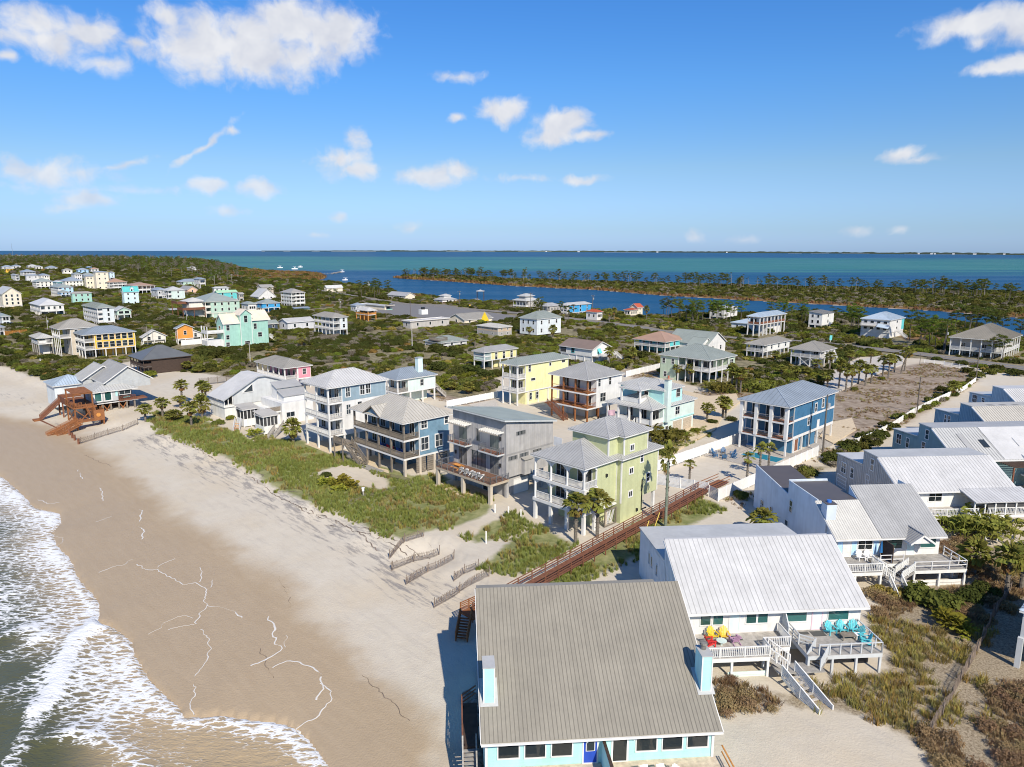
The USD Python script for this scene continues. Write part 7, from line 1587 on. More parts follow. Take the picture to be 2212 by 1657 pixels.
# ---------------------------------------------------------------- boardwalk, fences, poles
bw=thing('boardwalk','long rust red timber boardwalk running from the street to the beach','boardwalk')
b0,b1=at(1036,1325,.9),at(1520,1060,.6)
d_=(b1-b0)[:2];L_=np.linalg.norm(d_);d_=d_/L_;nn_=np.array([-d_[1],d_[0]])
pk=MB();n=int(L_/.16)
for i in range(n):
 o=b0[:2]+d_*(i+.5)*L_/n;z=.75+.012*random.random()
 pk.beam((*(o-nn_*.95),z),(*(o+nn_*.95),z),L_/n-.014,.045)
part(bw,'planks',pk,'wood_redbrown',kind='stuff')
for sg in(-1,1):
 np_=int(L_/2.4)
 for i in range(np_+1):
  o=b0[:2]+d_*L_*i/np_+nn_*sg*.98;part(bw,'post',MB().beam((*o,-.5),(*o,1.75),.1,.1,(*d_,0)),'wood_redbrown')
 rl_=MB()
 for zz_,hh_ in((1.78,.05),(1.45,.12),(1.1,.12)):
  a=b0[:2]+nn_*sg*.98;b=b1[:2]+nn_*sg*.98;rl_.beam((*a,zz_),(*b,zz_),.12 if hh_<.1 else.04,hh_)
 part(bw,'railing',rl_,'wood_redbrown')
c0=b1[:2];c1=c0+d_*7.5
rp=MB();rp.beam((*c0,.74),(*c1,.35),1.9,.08);part(bw,'ramp',rp,'wood_redbrown')
for sg in(-1,1):
 part(bw,'ramp_railing',MB().beam((*(c0+nn_*sg),1.75),(*(c1+nn_*sg),1.35),.1,.08).beam((*(c0+nn_*sg),1.25),(*(c1+nn_*sg),.85),.05,.1),'wood_cedar')
 # ramp down to the sand, partly behind the tan roof
hb=House('beach_stair','rust brown stair curving down to the sand beside the tan roof','stair',at(1024,1322,.8)[:2],45.5,0)
hb.part('landing',MB().box(-1,1.4,-1,1.2,.6,.75),'wood_cedar');hb.stairs((-1,.1,.7),(-2.6,-1.0,-1.0),1.2,'wood_cedar',style='bar',tread_parts=True);hb.rail((-.9,1.1,.75),(1.4,1.1,.75),1,'wood_cedar','bar',posts=2)
def panel_fence(name,label,P,h=1.9,w=1.8,mat='vinyl',pm='vinyl',group=None,style='solid',z=None,cat='fence'):
 f=thing(name,label,cat,(0,0,0),0,group)
 ls=LineString([p[:2]for p in P]);n=max(1,round(ls.length/w))
 pts_=[np.array(ls.interpolate(i/n,True).coords[0])for i in range(n+1)]
 zs=[0.0 if z is None else z+height(*p)for p in pts_]
 for i,p in enumerate(pts_):
  part(f,'post',MB().beam((*p,zs[i]-.4),(*p,zs[i]+h+.1),.13,.13,(1,0,0)),pm)
 for i in range(n):
  a,b=pts_[i],pts_[i+1];za,zb=zs[i],zs[i+1];t=(b-a)/np.linalg.norm(b-a)*.07
  a=a+t;b=b-t
  if style=='solid':
   part(f,'panel',MB().beam((*a,za+h/2+.05),(*b,zb+h/2+.05),.05,h-.1),mat);
  elif style=='slats':
   for k in range(9):
    part(f,'slat',MB().beam((*a,za+.15+k*.2),(*b,zb+.15+k*.2),.03,.14),mat)
  elif style=='planks':
   nb=max(1,int(np.linalg.norm(b-a)/.14));mb=MB()
   for k in range(nb):
    c=a+(b-a)*(k+.5)/nb;hh_=h+.08*math.sin(k*2.3+i)
    mb.beam((*c,za-.1),(*c,za+hh_),.125,.03,(*((b-a)/np.linalg.norm(b-a)),0))
   part(f,'pickets',mb,mat,kind='stuff')
  elif style=='rails':
   for zz_ in(.35,.75,1.1):
    part(f,'rail',MB().beam((*a,za+zz_),(*b,zb+zz_),.05,.13),mat)
 return f
panel_fence('yard_fence','tall white vinyl fence along the right side of the pool yard',[at(*R8_(560,1280)),at(*R8_(1420,890))],1.95,2.4)
panel_fence('yard_fence','tall white vinyl fence between the pool yard and the sandy lane',[at(*R8_(5,1030)),at(*R8_(660,800)),at(*R8_(790,745))],1.95,2.4)
panel_fence('yard_fence','slatted white fence closing the beach side of the pool yard',[at(*R8_(5,1130)),at(*R8_(470,1215))],1.8,2.4,'vinyl_dim','vinyl',style='slats');panel_fence('yard_fence','short slatted white fence beside the boardwalk ramp',[at(*R8_(480,1240)),at(*R8_(565,1280))],1.8,2.0,'vinyl_dim','vinyl',style='slats')
panel_fence('lot_fence','long low white fence between the brown lot and the duplex road',[at(1846,962),at(1880,948),at(1925,926),at(1968,897),at(2000,880),at(2050,857),at(2080,845),at(2107,825)],1.3,2.4)
panel_fence('yard_fence','white fence painted with pastel panels beside the pale yellow house',[at(*R7_(200,470)),at(*R7_(640,385))],1.7,2.2,'vinyl');
panel_fence('yard_fence','long white garden wall behind the chestnut porch house',[at(*Q3(985,1185)),at(*Q3(1275,1115))],1.9,2.4)
panel_fence('plank_fence','weathered grey plank fence behind the palms and the sandy drive',[at(431,833),at(500,825),at(560,815),at(616,806)],2.0,2.4,'wood_weathered','wood_weathered',style='planks')
panel_fence('plank_fence','brown plank fence around the roof-terrace house yard',[at(*Q2(275,870)),at(*Q2(450,890)),at(*Q2(720,850))],2.2,2.4,'wood_weathered','wood_weathered',style='planks')
panel_fence('yard_fence','long white wall below the white cottage with an orange side',[at(392,747),at(462,741)],2.2,2.4)
panel_fence('plank_fence','orange brown fence by the house at the left edge',[at(12,728),at(58,724)],2.5,3,'wood_orange','wood_orange',style='planks')
panel_fence('rail_fence','white three-rail fence along the road by the brown lot',[at(1997,784),at(2040,788)],1.2,2.4,'vinyl','vinyl',style='rails');panel_fence('rail_fence','short white three-rail fence below the road near the leaning palm',[at(2040,789.5),at(2088,797)],1.2,2.4,'vinyl','vinyl',style='rails')
def sand_fence(label,P,h=1.1,seed=0,lean=.25):
 f=thing('sand_fence',label,'fence',(0,0,0),0)
 P=[p[:2]for p in P];ls=LineString(P);L=ls.length;r=np.random.default_rng(seed)
 n=max(2,round(L/3.2));zf=lambda p:float(height(*p))
 for i in range(n+1):
  p=ls.interpolate(i/n,True).coords[0];z=zf(p);part(f,'post',MB().beam((*p,z-.4),(p[0]+.1,p[1],z+h+.2),.09,.09,(1,0,0)),'reed')
 m=int(L/.13);sl=MB();w1=[]
 zz=heights(np.array([ls.interpolate((i+.5)/m,True).coords[0]for i in range(m)]))
 for i in range(m):
  p=np.array(ls.interpolate((i+.5)/m,True).coords[0]);o=(meshkit.noise(np.array([[i*.06,seed,0.0]]))[0]-.5)*lean*2
  sl.beam((p[0],p[1],zz[i]-.05),(p[0]+o+r.normal()*.03,p[1]+r.normal()*.03,zz[i]+h*(.85+.15*r.random())),.045,.012,(0,1,0));w1.append((p[0]+o*.5,p[1],zz[i]))
 part(f,'slats',sl,'reed',kind='stuff')
 wm=MB()
 for k in(.2,.5,.8):
  for i in range(0,m-6,6):
   a,b=w1[i],w1[i+6];wm.beam((a[0]+0,a[1],a[2]+h*k),(b[0],b[1],b[2]+h*k),.02,.02)
 part(f,'wires',wm,'reed',kind='stuff')
def R63(x,y):return((600+.3622*x)/1.311,(1300+.3622*y)/1.311)
for i,(a,b,lab)in enumerate([((1385,760),(1655,625),'short slatted sand fence farthest up the beach, nearest the dune grass'),((1405,845),(1775,720),'second slatted sand fence from the dune grass'),((1515,950),(1890,775),'middle slatted sand fence, longest of the beach rows'),((1890,945),(2080,880),'shortest slatted sand fence, set back near the boardwalk'),((1735,1130),(2165,940),'slatted sand fence nearest the tan roof')]):
 a_,b_=at(*R63(*a),-.6),at(*R63(*b),-.2);mid=(a_+b_)/2+np.array([-.3,.5,0])
 sand_fence(lab,[a_,mid,b_],1.1,10+i)
sand_fence('sagging slatted sand fence in front of the timber stair tower',[at(*C2(640,1620),-1.2),at(*C2(830,1570),-1.2),at(*C2(1050,1500),-1.1),at(*C2(1230,1450),-1.0),at(*C2(1420,1410),-.9),at(*C2(1600,1370),-.8)],1.25,30)
for i,(x,y)in enumerate(((610,1640),(545,1580),(505,1545),(460,1500))):
 p=at(*C2(x,y),-1.4);z=height(*p[:2]);c=single('beach_piling',MB().box(p[0]-.16,p[0]+.16,p[1]-.16,p[1]+.16,z-.5,z+1.2),'wood_redbrown','stubby brown piling in the row beside the sagging sand fence','piling','row of stubby pilings on the beach')
sand_fence('old slatted fence running down the brown scrub at the right',[at(2125,1385),at(2100,1430),at(2065,1490),at(2040,1540),at(2010,1590)],1.1,33);sand_fence('old slatted fence between the shrubs and the shaded sand at the right',[at(2180,1285),at(2150,1330),at(2120,1385)],1.3,34)
lo=MB()
for k in range(14):
 p=at(1990+k*5,1605+k*3.4);lo.beam((p[0],p[1],.1),(p[0]+.7,p[1]-.9,.12),.05,.03)
single('fallen_fence',lo,'reed','fallen slatted fence lying on the sand at the bottom right','fence')
for i,(x,y)in enumerate(((617,1390),(733,1410),(840,1435))):
 p=at(*R7_(x,y));single('white_post',MB().box(p[0]-.09,p[0]+.09,p[1]-.09,p[1]+.09,-.5,1.5),'vinyl',['white post beside the sandy path at the grey house deck','middle white post of the three in the dune grass','white post nearest the lime green house porch'][i],'post')
for i,(x,y)in enumerate(((180,345),(1502,575))):
 p=at(*R63(*(2145,665)))if i else at(*C2(-20,370),-1.5);z=height(*p[:2]);single('marker_post',MB().box(p[0]-.08,p[0]+.08,p[1]-.08,p[1]+.08,z-.5,z+1.7),'vinyl',['white marker post alone on the beach left of the stair tower','white marker post in the grass beside the boardwalk'][i],'post')
def pole(label,base,top_y,mat='wood_pole',arm=False,box=False,r=.15,lean=(0,0)):
 p=at(*base);d=ray(base[0],top_y);k=np.hypot(*p[:2])/np.hypot(d[0],d[1]);zt=float(38+d[2]*k)
 t=thing('utility_pole',label,'utility pole',p);part(t,'shaft',MB().cyl((0,0,-.5),(lean[0],lean[1],zt),r,r*.7,8),mat)
 if arm:
  part(t,'cross_arm',MB().box(-1.1,1.1,-.06,.06,zt-.7,zt-.56),mat)
  for x in(-.9,0,.9):
   part(t,'insulator',MB().cyl((x,0,zt-.56),(x,0,zt-.35),.06,.05,6),'ceramic')
 if box:
  part(t,'transformer',MB().cyl((.4,0,zt-2.6),(.4,0,zt-1.6),.28,.28,10),'lamp_head')
 return p,zt
PO=[]
PO.append(pole('tall green-tinted pole with a lamp beside the boardwalk and the lime green house',(1437,1140),998,'wood_greenpole',r=.2))
PO.append(pole('tall dark pole with a transformer beside the deep blue pool house',R8_(1465,860),852,'wood_pole',box=True,r=.2));PO.append(pole('slim pole in the middle of the brown lot',Q4(1285,1500),813,r=.16));PO.append(pole('pole at the end of the lot fence among the shrubs',Q4(1795,1215),750,r=.16,box=True));PO.append(pole('pole beside the road right of the tall white and turquoise house',Q4(1525,985),708,r=.2,box=True));PO.append(pole('pole with a grey box beside the road near the charcoal roofed house',Q4(1620,905),714,r=.2,box=True));PO.append(pole('thin pole standing in the lot grass below the road fence',Q4(1310,1080),763,r=.1))
PO.append(pole('bare grey pole beside the sandy path in the middle of the scrub',Q2(1350,940),706,'wood_silver',r=.2));PO.append(pole('pole behind the low pale aqua house',Q2(1455,1340),786,box=True));PO.append(pole('pole at the green scrub in front of the orange timber house',Q2(1125,690),675,r=.15));PO.append(pole('pole behind the beige store',Q2(728,600),645,'wood_silver',box=True,arm=True));PO.append(pole('pole on the parking lot beside the flat-roofed building',Q2(1335,690),643,r=.16));PO.append(pole('pole with transformer at the lagoon shore near the white house',Q2(1757,570),628,r=.18,box=True,arm=True));PO.append(pole('pole in front of the low house with grey roof at the lagoon',Q3(160,625),632,r=.2,arm=True));PO.append(pole('pole between the bright blue house and the red-roofed cottage',Q3(695,670),637,r=.2,box=True,arm=True));PO.append(pole('pole at the bright pines right of the tall cream cottage',Q3(1352,690),658,r=.18,arm=True));PO.append(pole('pole with crossarm by the marsh near the mint green roof',(502,621),592,'wood_silver',arm=True));PO.append(pole('pole beside the tall stand of pines left of the mint green roof',(464,618),594,'wood_silver'));PO.append(pole('pole in front of the tan khaki-roofed house',Z3(752,1105),684,'wood_silver',box=True));PO.append(pole('pole beside the dark shrubs near the seafoam tower house',(541,785),741,'wood_silver',r=.16));PO.append(pole('first of two slim poles at the charcoal roof',(320,748),705,'wood_grey',r=.12));PO.append(pole('second of two slim poles behind the charcoal roof',(332,752),706,'wood_grey',r=.12));PO.append(pole('pole in the scrub left of the large pale green house',(404,697),672,'wood_silver',box=True))
PO.append(pole('very tall radio mast rising above the far wood',(29,562),526,'steel',r=.5))
# the lamp on the green pole: two yellow guy guards
for i,((x0,y0),(x1,y1))in enumerate((((1390,1160),(1402,1125)),((1412,1145),(1425,1107)))):
 a=at(x0,y0);d=ray(x1,y1);k=(np.hypot(*a[:2])+.5)/np.hypot(d[0],d[1]);b=EYE+d*k
 single('guy_wire_guard',MB().cyl((a[0],a[1],0),b,.05,.05,6),'yellow_pipe',['yellow guy wire guard leaning beside the boardwalk, lower one','yellow guy wire guard leaning beside the boardwalk, nearer the green pole'][i],'guy guard')
wr=MB()
def wire(mb,a,b,sag=1.0,r=.02):
 n=10;P=[]
 for i in range(n+1):
  t=i/n;P.append(np.array(a)+(np.array(b)-np.array(a))*t-UP*sag*4*t*(1-t))
 for i in range(n):
  mb.cyl(P[i],P[i+1],r,r,3)
def tip(i,dz=.4):return(PO[i][0][0],PO[i][0][1],PO[i][1]-dz)
for i,(a,b,lab)in enumerate(((2,3,'thin black wire from the lot pole to the pole among the shrubs'),(3,5,'thin black wire crossing the road to the pole with grey box'),(4,5,'thin black wire along the road at the right'),(1,2,'thin black wire from the deep blue house pole to the lot pole'),(13,14,'thin black wire along the road near the bright blue house'),(14,15,'thin black wire from the cottage pole to the pines'))):
 m_=MB();wire(m_,tip(a),tip(b));single('power_wire',m_,'wire',lab,'wire')
sl_=thing('path_lamp','white post lantern beside the wooden path in the dune grass','lamp',at(*R6_(1433,1255)))
part(sl_,'post',MB().box(-.07,.07,-.07,.07,-.3,1.2),'wood_silver');part(sl_,'lantern',MB().box(-.16,.16,-.16,.16,1.2,1.65).prism([(-.22,-.22,1.65),(.22,-.22,1.65),(.22,.22,1.65),(-.22,.22,1.65)],(0,0,.08)),'plastic_white')
wp=MB();wls=LineString([at(*R6_(1300,1320))[:2],at(*R6_(1430,1245))[:2],at(*R6_(1640,1200))[:2],at(*R6_(1850,1135))[:2],at(*R6_(1800,1100))[:2],at(*R6_(1600,1050))[:2]]);n=int(wls.length/.3)
wpt=thing('plank_path','grey plank path winding through the dune grass','path')
for i in range(n):
 p=np.array(wls.interpolate((i+.5)/n,True).coords[0]);q_=np.array(wls.interpolate(min(1,(i+.9)/n),True).coords[0]);d=(q_-p)/(np.linalg.norm(q_-p)+1e-9);m=np.array([-d[1],d[0]]);z=height(*p)+.12
 part(wpt,'plank',MB().beam((*(p-m*.6),z),(*(p+m*.6),z),.26,.05),'wood_olive')if i<290 else None
br=thing('beach_ramp','old weathered plank ramp lying at the edge of the dune grass','ramp')
a,b=at(*R6_(1170,1385),-1.0),at(*R6_(1290,1305),-.1);dd=(b-a)/np.linalg.norm(b-a);mm=np.array([-dd[1],dd[0],0]);mm/=np.linalg.norm(mm)
for i in range(12):
 o=a+(b-a)*(i+.5)/12+UP*.45;part(br,'plank',MB().beam(o-mm*.7,o+mm*.7,np.linalg.norm(b-a)/12-.02,.06),'wood_olive')
for sg in(-1,1):
 part(br,'side_beam',MB().beam(a+mm*sg*.72+UP*.3,b+mm*sg*.72+UP*.3,.08,.4),'wood_olive')
 # ---------------------------------------------------------------- pool, furniture, vehicles, boats
pool=House('swimming_pool','small blue swimming pool in the paved yard below the deep blue house','pool',at(*R8_(1070,955))[:2],45.5,0)
Wp=3.4;Dp=pool.yat(R8_(745,0)[0],0,0);Wp=pool.xat(R8_(1090,0)[0]+14,Dp*.0,0);Dp=float(np.clip(abs(Dp),6,10))
Wp=3.6
def poolwater(path):
 n={'geo':('geometry',{}),'n':('noise_texture',dict(scale=2.5,detail=2.0)),'b':('bump',dict(strength=.2,distance=.05)),'p':('principled_bsdf',dict(base_color=(.03,.20,.27),roughness=.05,ior=1.33))}
 return usdkit.material(stage,path,n,[('geo.position','n.vector'),('n.fac','b.height'),('b.normal','p.normal')],surface='p.BSDF')
_recipes['pool_water']=poolwater
pool.part('water',MB().box(.3,Wp,.3,Dp,-.3,.09),'pool_water');pool.part('coping',MB().box(0,Wp+.3,0,.3,-.3,.13).box(0,Wp+.3,Dp,Dp+.3,-.3,.13).box(0,.3,.3,Dp,-.3,.13).box(Wp,Wp+.3,.3,Dp,-.3,.13),'concrete')
tp=POOL_H.world(2.0,POOL_H.D-4.5,.1);t_=House('blue_cover','blue tarp covered tub under the deep blue house','cover',tp[:2],45.5,.1);t_.part('tub',MB().box(0,3.2,0,3.0,0,.35),'concrete');t_.part('tarp',MB().box(-.1,3.3,-.1,3.1,.35,.5).box(.4,2.2,.4,2.2,.5,.62),'tarp_blue')
def adirondack(loc,rot,mat,label,group=None,s=1.0,name='adirondack_chair'):
 t=thing(name,label,'chair',loc,rot,group,(s,s,s))
 st_=MB()
 for i in range(5):
  st_.beam((-.27,-.32+i*.11,.36-i*.035),(.27,-.32+i*.11,.36-i*.035),.09,.025)
 part(t,'seat',st_,mat)
 bk=MB()
 for i in range(5):
  x=-.24+i*.12;top=.98-.10*abs(i-2)**1.4*.7
  bk.beam((x,.16,.2),(x*1.15,.16+(top-.2)*.42,top),.105,.022,(0,1,0))
 part(t,'backrest',bk,mat)
 for sg in(-1,1):
  part(t,'armrest',MB().box(sg*.36-.07,sg*.36+.07,-.42,.36,.54,.57),mat);part(t,'leg',MB().box(sg*.33-.03,sg*.33+.03,-.40,-.30,0,.54),mat);part(t,'leg',MB().beam((sg*.30,-.34,.36),(sg*.30,.52,.02),.04,.12),mat)
 return t
RB=90-AZ2
b=B_INFO;fz=b['fz']
def onB(zx,zy):x,y=B.loc(*B5(zx,zy),B_INFO['fz']+.03);return x,y
for i,(zx,zy,rot,mat,lab)in enumerate([(55,500,15,'paint_mustard','orange-yellow slatted armchair under the window on the white duplex deck'),(160,500,-8,'paint_yellowpaint','bright yellow slatted armchair next to the pale green door'),(30,560,95,'paint_redpaint','red slatted armchair beside the round table on the white duplex deck'),(255,540,190,'paint_mauve','mauve slatted armchair with its back to the camera')]):
 x,y=onB(zx,zy);adirondack(B.world(x,min(y,.1),fz+.01),RB+rot,mat,lab,s=1.1)
x,y=onB(135,555);tb=thing('round_table','small round pale green table among the coloured armchairs','table',B.world(x,y,fz+.01));part(tb,'top',MB().cyl((0,0,.42),(0,0,.46),.48,.48,20),'paint_mintwhite');part(tb,'leg',MB().cyl((0,0,0),(0,0,.42),.1,.07,8),'paint_mintwhite')
for i,(zx,zy,rot,lab)in enumerate([(1110,450,10,'turquoise slatted armchair under the window, nearest the pink door'),(1210,440,0,'turquoise slatted armchair in the middle of the three under the window'),(1325,430,-20,'turquoise slatted armchair at the corner of the deck by the wall'),(1420,480,-75,'turquoise slatted armchair turned sideways beside the low wooden table'),(1460,540,-110,'turquoise slatted armchair nearest the front rail of the deck')]):
 x,y=onB(zx,zy);adirondack(B.world(min(x,b['x3']-.7),min(y,.1),fz+.01),RB+rot,'paint_cyanpaint',lab,s=1.1)
x,y=onB(1265,500);tb=thing('low_table','low grey wooden table among the turquoise armchairs','table',B.world(x,y,fz+.01),RB)
for i in range(5):
 part(tb,'board',MB().box(-.7,.7,-.4+i*.16,-.25+i*.16,.42,.46),'wood_weathered')
for sx_ in(-.6,.6):
 for sy_ in(-.32,.32):
  part(tb,'leg',MB().box(sx_-.05,sx_+.05,sy_-.05,sy_+.05,0,.42),'wood_weathered')
x,y=onB(1355,500);tb=thing('side_table','small white side table between turquoise armchairs','table',B.world(x,y,fz+.01),RB);part(tb,'top',MB().box(-.28,.28,-.28,.28,.46,.5),'plastic_white')
for sx_ in(-.22,.22):
 for sy_ in(-.22,.22):
  part(tb,'leg',MB().box(sx_-.03,sx_+.03,sy_-.03,sy_+.03,0,.46),'plastic_white')
for zx,zy,w,d_m,lab in((1000,455,1.3,.9,'dark doormat in front of the pink door'),(875,450,.9,.5,'small dark mat left of the pink door'),(270,495,1.0,.8,'dark doormat at the pale green door')):
 x,y=onB(zx,zy);m_=House('doormat',lab,'mat',B.world(x,min(y,.2),0)[:2],AZ2,fz+.012);m_.part('mat',MB().box(-w/2,w/2,-d_m/2,d_m/2,0,.012),'mat_dark')
x,y=B.loc(*B5(1440,720),-.2);gr=thing('covered_grill','black covered grill under the railed deck','grill',B.world(min(x,b['x3']-.9),max(y,b['y2']+.8),-.22),10);part(gr,'cover',MB().prism([(-.6,-.4,0),(.6,-.4,0),(.6,.4,0),(-.6,.4,0)],(0,0,.9)).prism([(-.45,-.3,.9),(.45,-.3,.9),(.45,.3,.9),(-.45,.3,.9)],(0,0,.35)),'cover')
# A's deck
fz=A.ze-2.62
x,y=A.loc(*A4(620,1540),fz+.9);x0_,x1_=A.hitY(*A4(410,1545),-1.6)[0],A.hitY(*A4(835,1530),-1.6)[0]
ct=House('slatted_counter','long counter with bright blue slats in front of the aqua windows','counter',A.world(x0_,-1.9,fz)[:2],AZ2,fz);L_=x1_-x0_
for i in range(6):
 ct.part('slat',MB().box(0,L_,-.75+i*.15,-.62+i*.15,1.0,1.04),'paint_royal')
ct.part('frame',MB().box(0,L_,-.7,.1,.88,.99),'wood_pale');ct.part('front_board',MB().box(0,L_,-.66,-.6,0,.88),'paint_royal');ct.part('edge_board',MB().box(0,L_,.12,.2,1.0,1.08),'wood_orange')
adirondack(A.world(A.hitY(*A4(890,1560),-1.2)[0],-1.3,fz),RB+10,'paint_cyanpaint','teal slatted armchair beside the blue slatted counter',s=1.05)
def lounger(loc,rot,label,back=True):
 t=thing('deck_lounger',label,'lounger',loc,rot)
 s_=MB()
 for i in range(9):
  s_.beam((-.3,-.9+i*.12,.36),(.3,-.9+i*.12,.36),.1,.03)
 part(t,'seat',s_,'plastic_white');bk=MB()
 for i in range(7):
  o=np.array([0,.2+i*.085,.4+i*.1]);bk.beam(o-(.28,0,0),o+(.28,0,0),.11,.03,(0,-.7,.7))
 part(t,'backrest',bk,'plastic_white')
 for sg in(-1,1):
  part(t,'armrest',MB().box(sg*.36-.03,sg*.36+.03,-.2,.35,.56,.6),'plastic_white')
  for y in(-.8,.2):
   part(t,'leg',MB().box(sg*.32-.03,sg*.32+.03,y-.03,y+.03,0,.36),'plastic_white')
for i,zx in enumerate((1615,1745)):
 lounger(A.world(A.hitY(*A4(zx,1560),-1.6)[0],-1.7,fz),RB+8,['white reclining lounger nearest the white glass door','white reclining lounger in the middle of the aqua wall'][i])
adirondack(A.world(A.hitY(*A4(1845,1530),-1.3)[0],-1.4,fz),RB+5,'plastic_white','white slatted armchair beside the white table on the aqua duplex deck')
x0_=A.hitY(*A4(1915,1530),-1.6)[0];tb=House('deck_table','white rectangular table at the right end of the aqua duplex deck','table',A.world(x0_,-1.9,0)[:2],AZ2,fz);tb.part('top',MB().box(0,2.1,-.5,.6,.72,.77),'plastic_white')
for x in(.1,2.0):
 for y in(-.4,.5):
  tb.part('leg',MB().box(x-.04,x+.04,y-.04,y+.04,0,.72),'plastic_white')
  # C's deck chairs and umbrella
c=C_INFO
for i,zx in enumerate((740,815)):
 x,y=C.loc(*B3(zx,580),c['fz']);adirondack(C.world(x,min(y,-.1),c['fz']+.01),RB+170*0,'plastic_white',['white slatted armchair left on the pale blue duplex deck','white slatted armchair right on the pale blue duplex deck beside the folded parasol'][i],s=1.1)
x,y=C.loc(*B3(890,550),c['fz']);um=thing('folded_parasol','folded bright blue parasol on the pale blue duplex deck','parasol',C.world(x,min(y,0),c['fz']));part(um,'pole',MB().cyl((0,0,0),(0,0,2.3),.03,.03,6),'wood_pale');part(um,'cloth',MB().cyl((0,0,.8),(0,0,2.2),.2,.05,8),'tarp_blue')
# white rocking chairs on the grey house deck, table
for i,p in enumerate(GREY_DECK):
 adirondack(p,44.5+100,'plastic_white',['white slatted deck chair at the near end of the row on the grey house deck','second white slatted deck chair on the grey house deck','third white slatted deck chair on the grey house deck','white slatted deck chair next to the brown picnic table'][i],s=1.2,name='deck_chair')
tb=thing('picnic_table','brown picnic table on the grey house deck','table',GREY_TABLE,44.5);part(tb,'top',MB().box(-.4,.4,-.8,.8,.7,.75),'wood_orange');part(tb,'bench',MB().box(-.9,-.62,-.8,.8,.42,.46),'wood_orange');part(tb,'bench',MB().box(.62,.9,-.8,.8,.42,.46),'wood_orange');part(tb,'trestle',MB().beam((-.7,-.6,0),(.3,-.6,.7),.06,.1).beam((.7,-.6,0),(-.3,-.6,.7),.06,.1),'wood_orange');part(tb,'trestle',MB().beam((-.7,.6,0),(.3,.6,.7),.06,.1).beam((.7,.6,0),(-.3,.6,.7),.06,.1),'wood_orange')
# blue chairs round the fire pit
fc=at(*R8_(610,890));fp=thing('fire_pit','round stone fire pit ringed by blue armchairs in the sand yard','fire pit',fc)
for i in range(10):
 a=i*.628;part(fp,'stone',MB().beam((math.cos(a)*.5,math.sin(a)*.5,.0),(math.cos(a)*.5,math.sin(a)*.5,.38),.32,.2,(-math.sin(a),math.cos(a),0)),'rock')
for i in range(6):
 a=i*math.pi/3+.3;adirondack(fc+np.array([math.cos(a)*2.0,math.sin(a)*2.0,.02]),math.degrees(a)-90,'paint_bluechair','blue slatted armchair in the ring round the fire pit of the pool yard','blue armchairs round the fire pit',1.15)
 # on the brown decks: red and blue seats
h=BLUE_DECK
for i,(u,m,lab)in enumerate(((.40,'red_cloth','red deck seat on the lower brown deck of the slate blue house'),(.55,'blue_cloth','blue deck seat left of the red one on the lower brown deck'),(.22,'blue_cloth','blue deck seat near the corner of the lower brown deck'))):
 adirondack(h.world(h.x0+1.5,h.y0+(h.y1-h.y0)*u,h.st+.07),44.5+90,m,lab,s=1.2)
def car(label,loc,rot,mat,s=1.0,tall=False):
 t=thing('parked_car',label,'car',loc,rot,None,(s,s,s));L,w=4.5,.9;hh=1.75 if tall else 1.45
 part(t,'body',MB().prism([(-L/2,-w,.35),(L/2,-w,.35),(L/2,-w,.8),(L/2-1.0,-w,.95),(-L/2+.2,-w,.95),(-L/2,-w,.85)],(0,2*w,0)),mat);part(t,'cabin',MB().prism([(-L/2+.3,-w+.1,.95),(L/2-1.2,-w+.1,.95),(L/2-1.9,-w+.18,hh),(-L/2+.8,-w+.18,hh)],(0,2*w-.25,0)),'pane');part(t,'roof',MB().box(-L/2+.85,L/2-1.95,-w+.2,w-.2,hh,hh+.06),mat)
 for x in(-1.4,1.4):
  for sg in(-1,1):
   part(t,'wheel',MB().cyl((x,sg*w-.12*sg,.33),(x,sg*(w+.02),.33),.33,.33,12),'rubber')
 for sg in(-1,1):
  part(t,'headlight',MB().box(L/2-.02,L/2+.02,sg*.65-.15,sg*.65+.15,.62,.75),'ceramic')
car('white car parked in front of the long beige store',(*at(836,665.5)[:2],.3),20,'car_white');car('second white car parked right of the beige store entrance',(*at(846,662.5)[:2],.3),60,'car_white',tall=True);car('dark car in the bay below the pale green gable house',at(266,693.5),40,'car_dark',tall=True);car('dark car beside the house at the left edge',at(26,704),30,'car_dark',tall=True)
x=at(*Q4(705,900));sg=thing('road_sign','white and turquoise sign post at the road near the X-braced house','sign',at(*Q4(540,885)));part(sg,'post',MB().box(-.08,.08,-.08,.08,0,1.2),'vinyl');part(sg,'board',MB().box(-.5,.5,-.06,.06,1.0,3.0),'paint_turquoise')
sg=thing('yellow_sign','yellow road sign beside the road near the lagoon dock','sign',at(*Q2(1850,585)));part(sg,'post',MB().cyl((0,0,0),(0,0,2),.06,.06,6),'steel');part(sg,'board',MB().prism([(-.6,0,1.6),(0,0,1.0),(.6,0,1.6),(0,0,2.2)],(0,.05,0)),'paint_yellowpaint')
def boat(label,px,py,L=7,canopy=True,rot=0):
 p=at(px,py,SEA);t=thing('moored_boat',label,'boat',p,rot);k=L/7
 part(t,'hull',MB().prism([(-3.5*k,-1.1*k,0),(2.2*k,-1.1*k,0),(3.5*k,0,0),(2.2*k,1.1*k,0),(-3.5*k,1.1*k,0)],(0,0,1.0*k)),'boat_white');part(t,'console',MB().box(-.8*k,.6*k,-.5*k,.5*k,1.0*k,1.9*k),'boat_white')
 if canopy:
  part(t,'canopy',MB().box(-2.2*k,1.6*k,-1.2*k,1.2*k,2.9*k,3.05*k),'boat_white')
  for x in(-2*k,1.4*k):
   for y in(-1*k,1*k):
    part(t,'pole',MB().box(x-.05,x+.05,y-.05,y+.05,1*k,2.9*k),'steel')
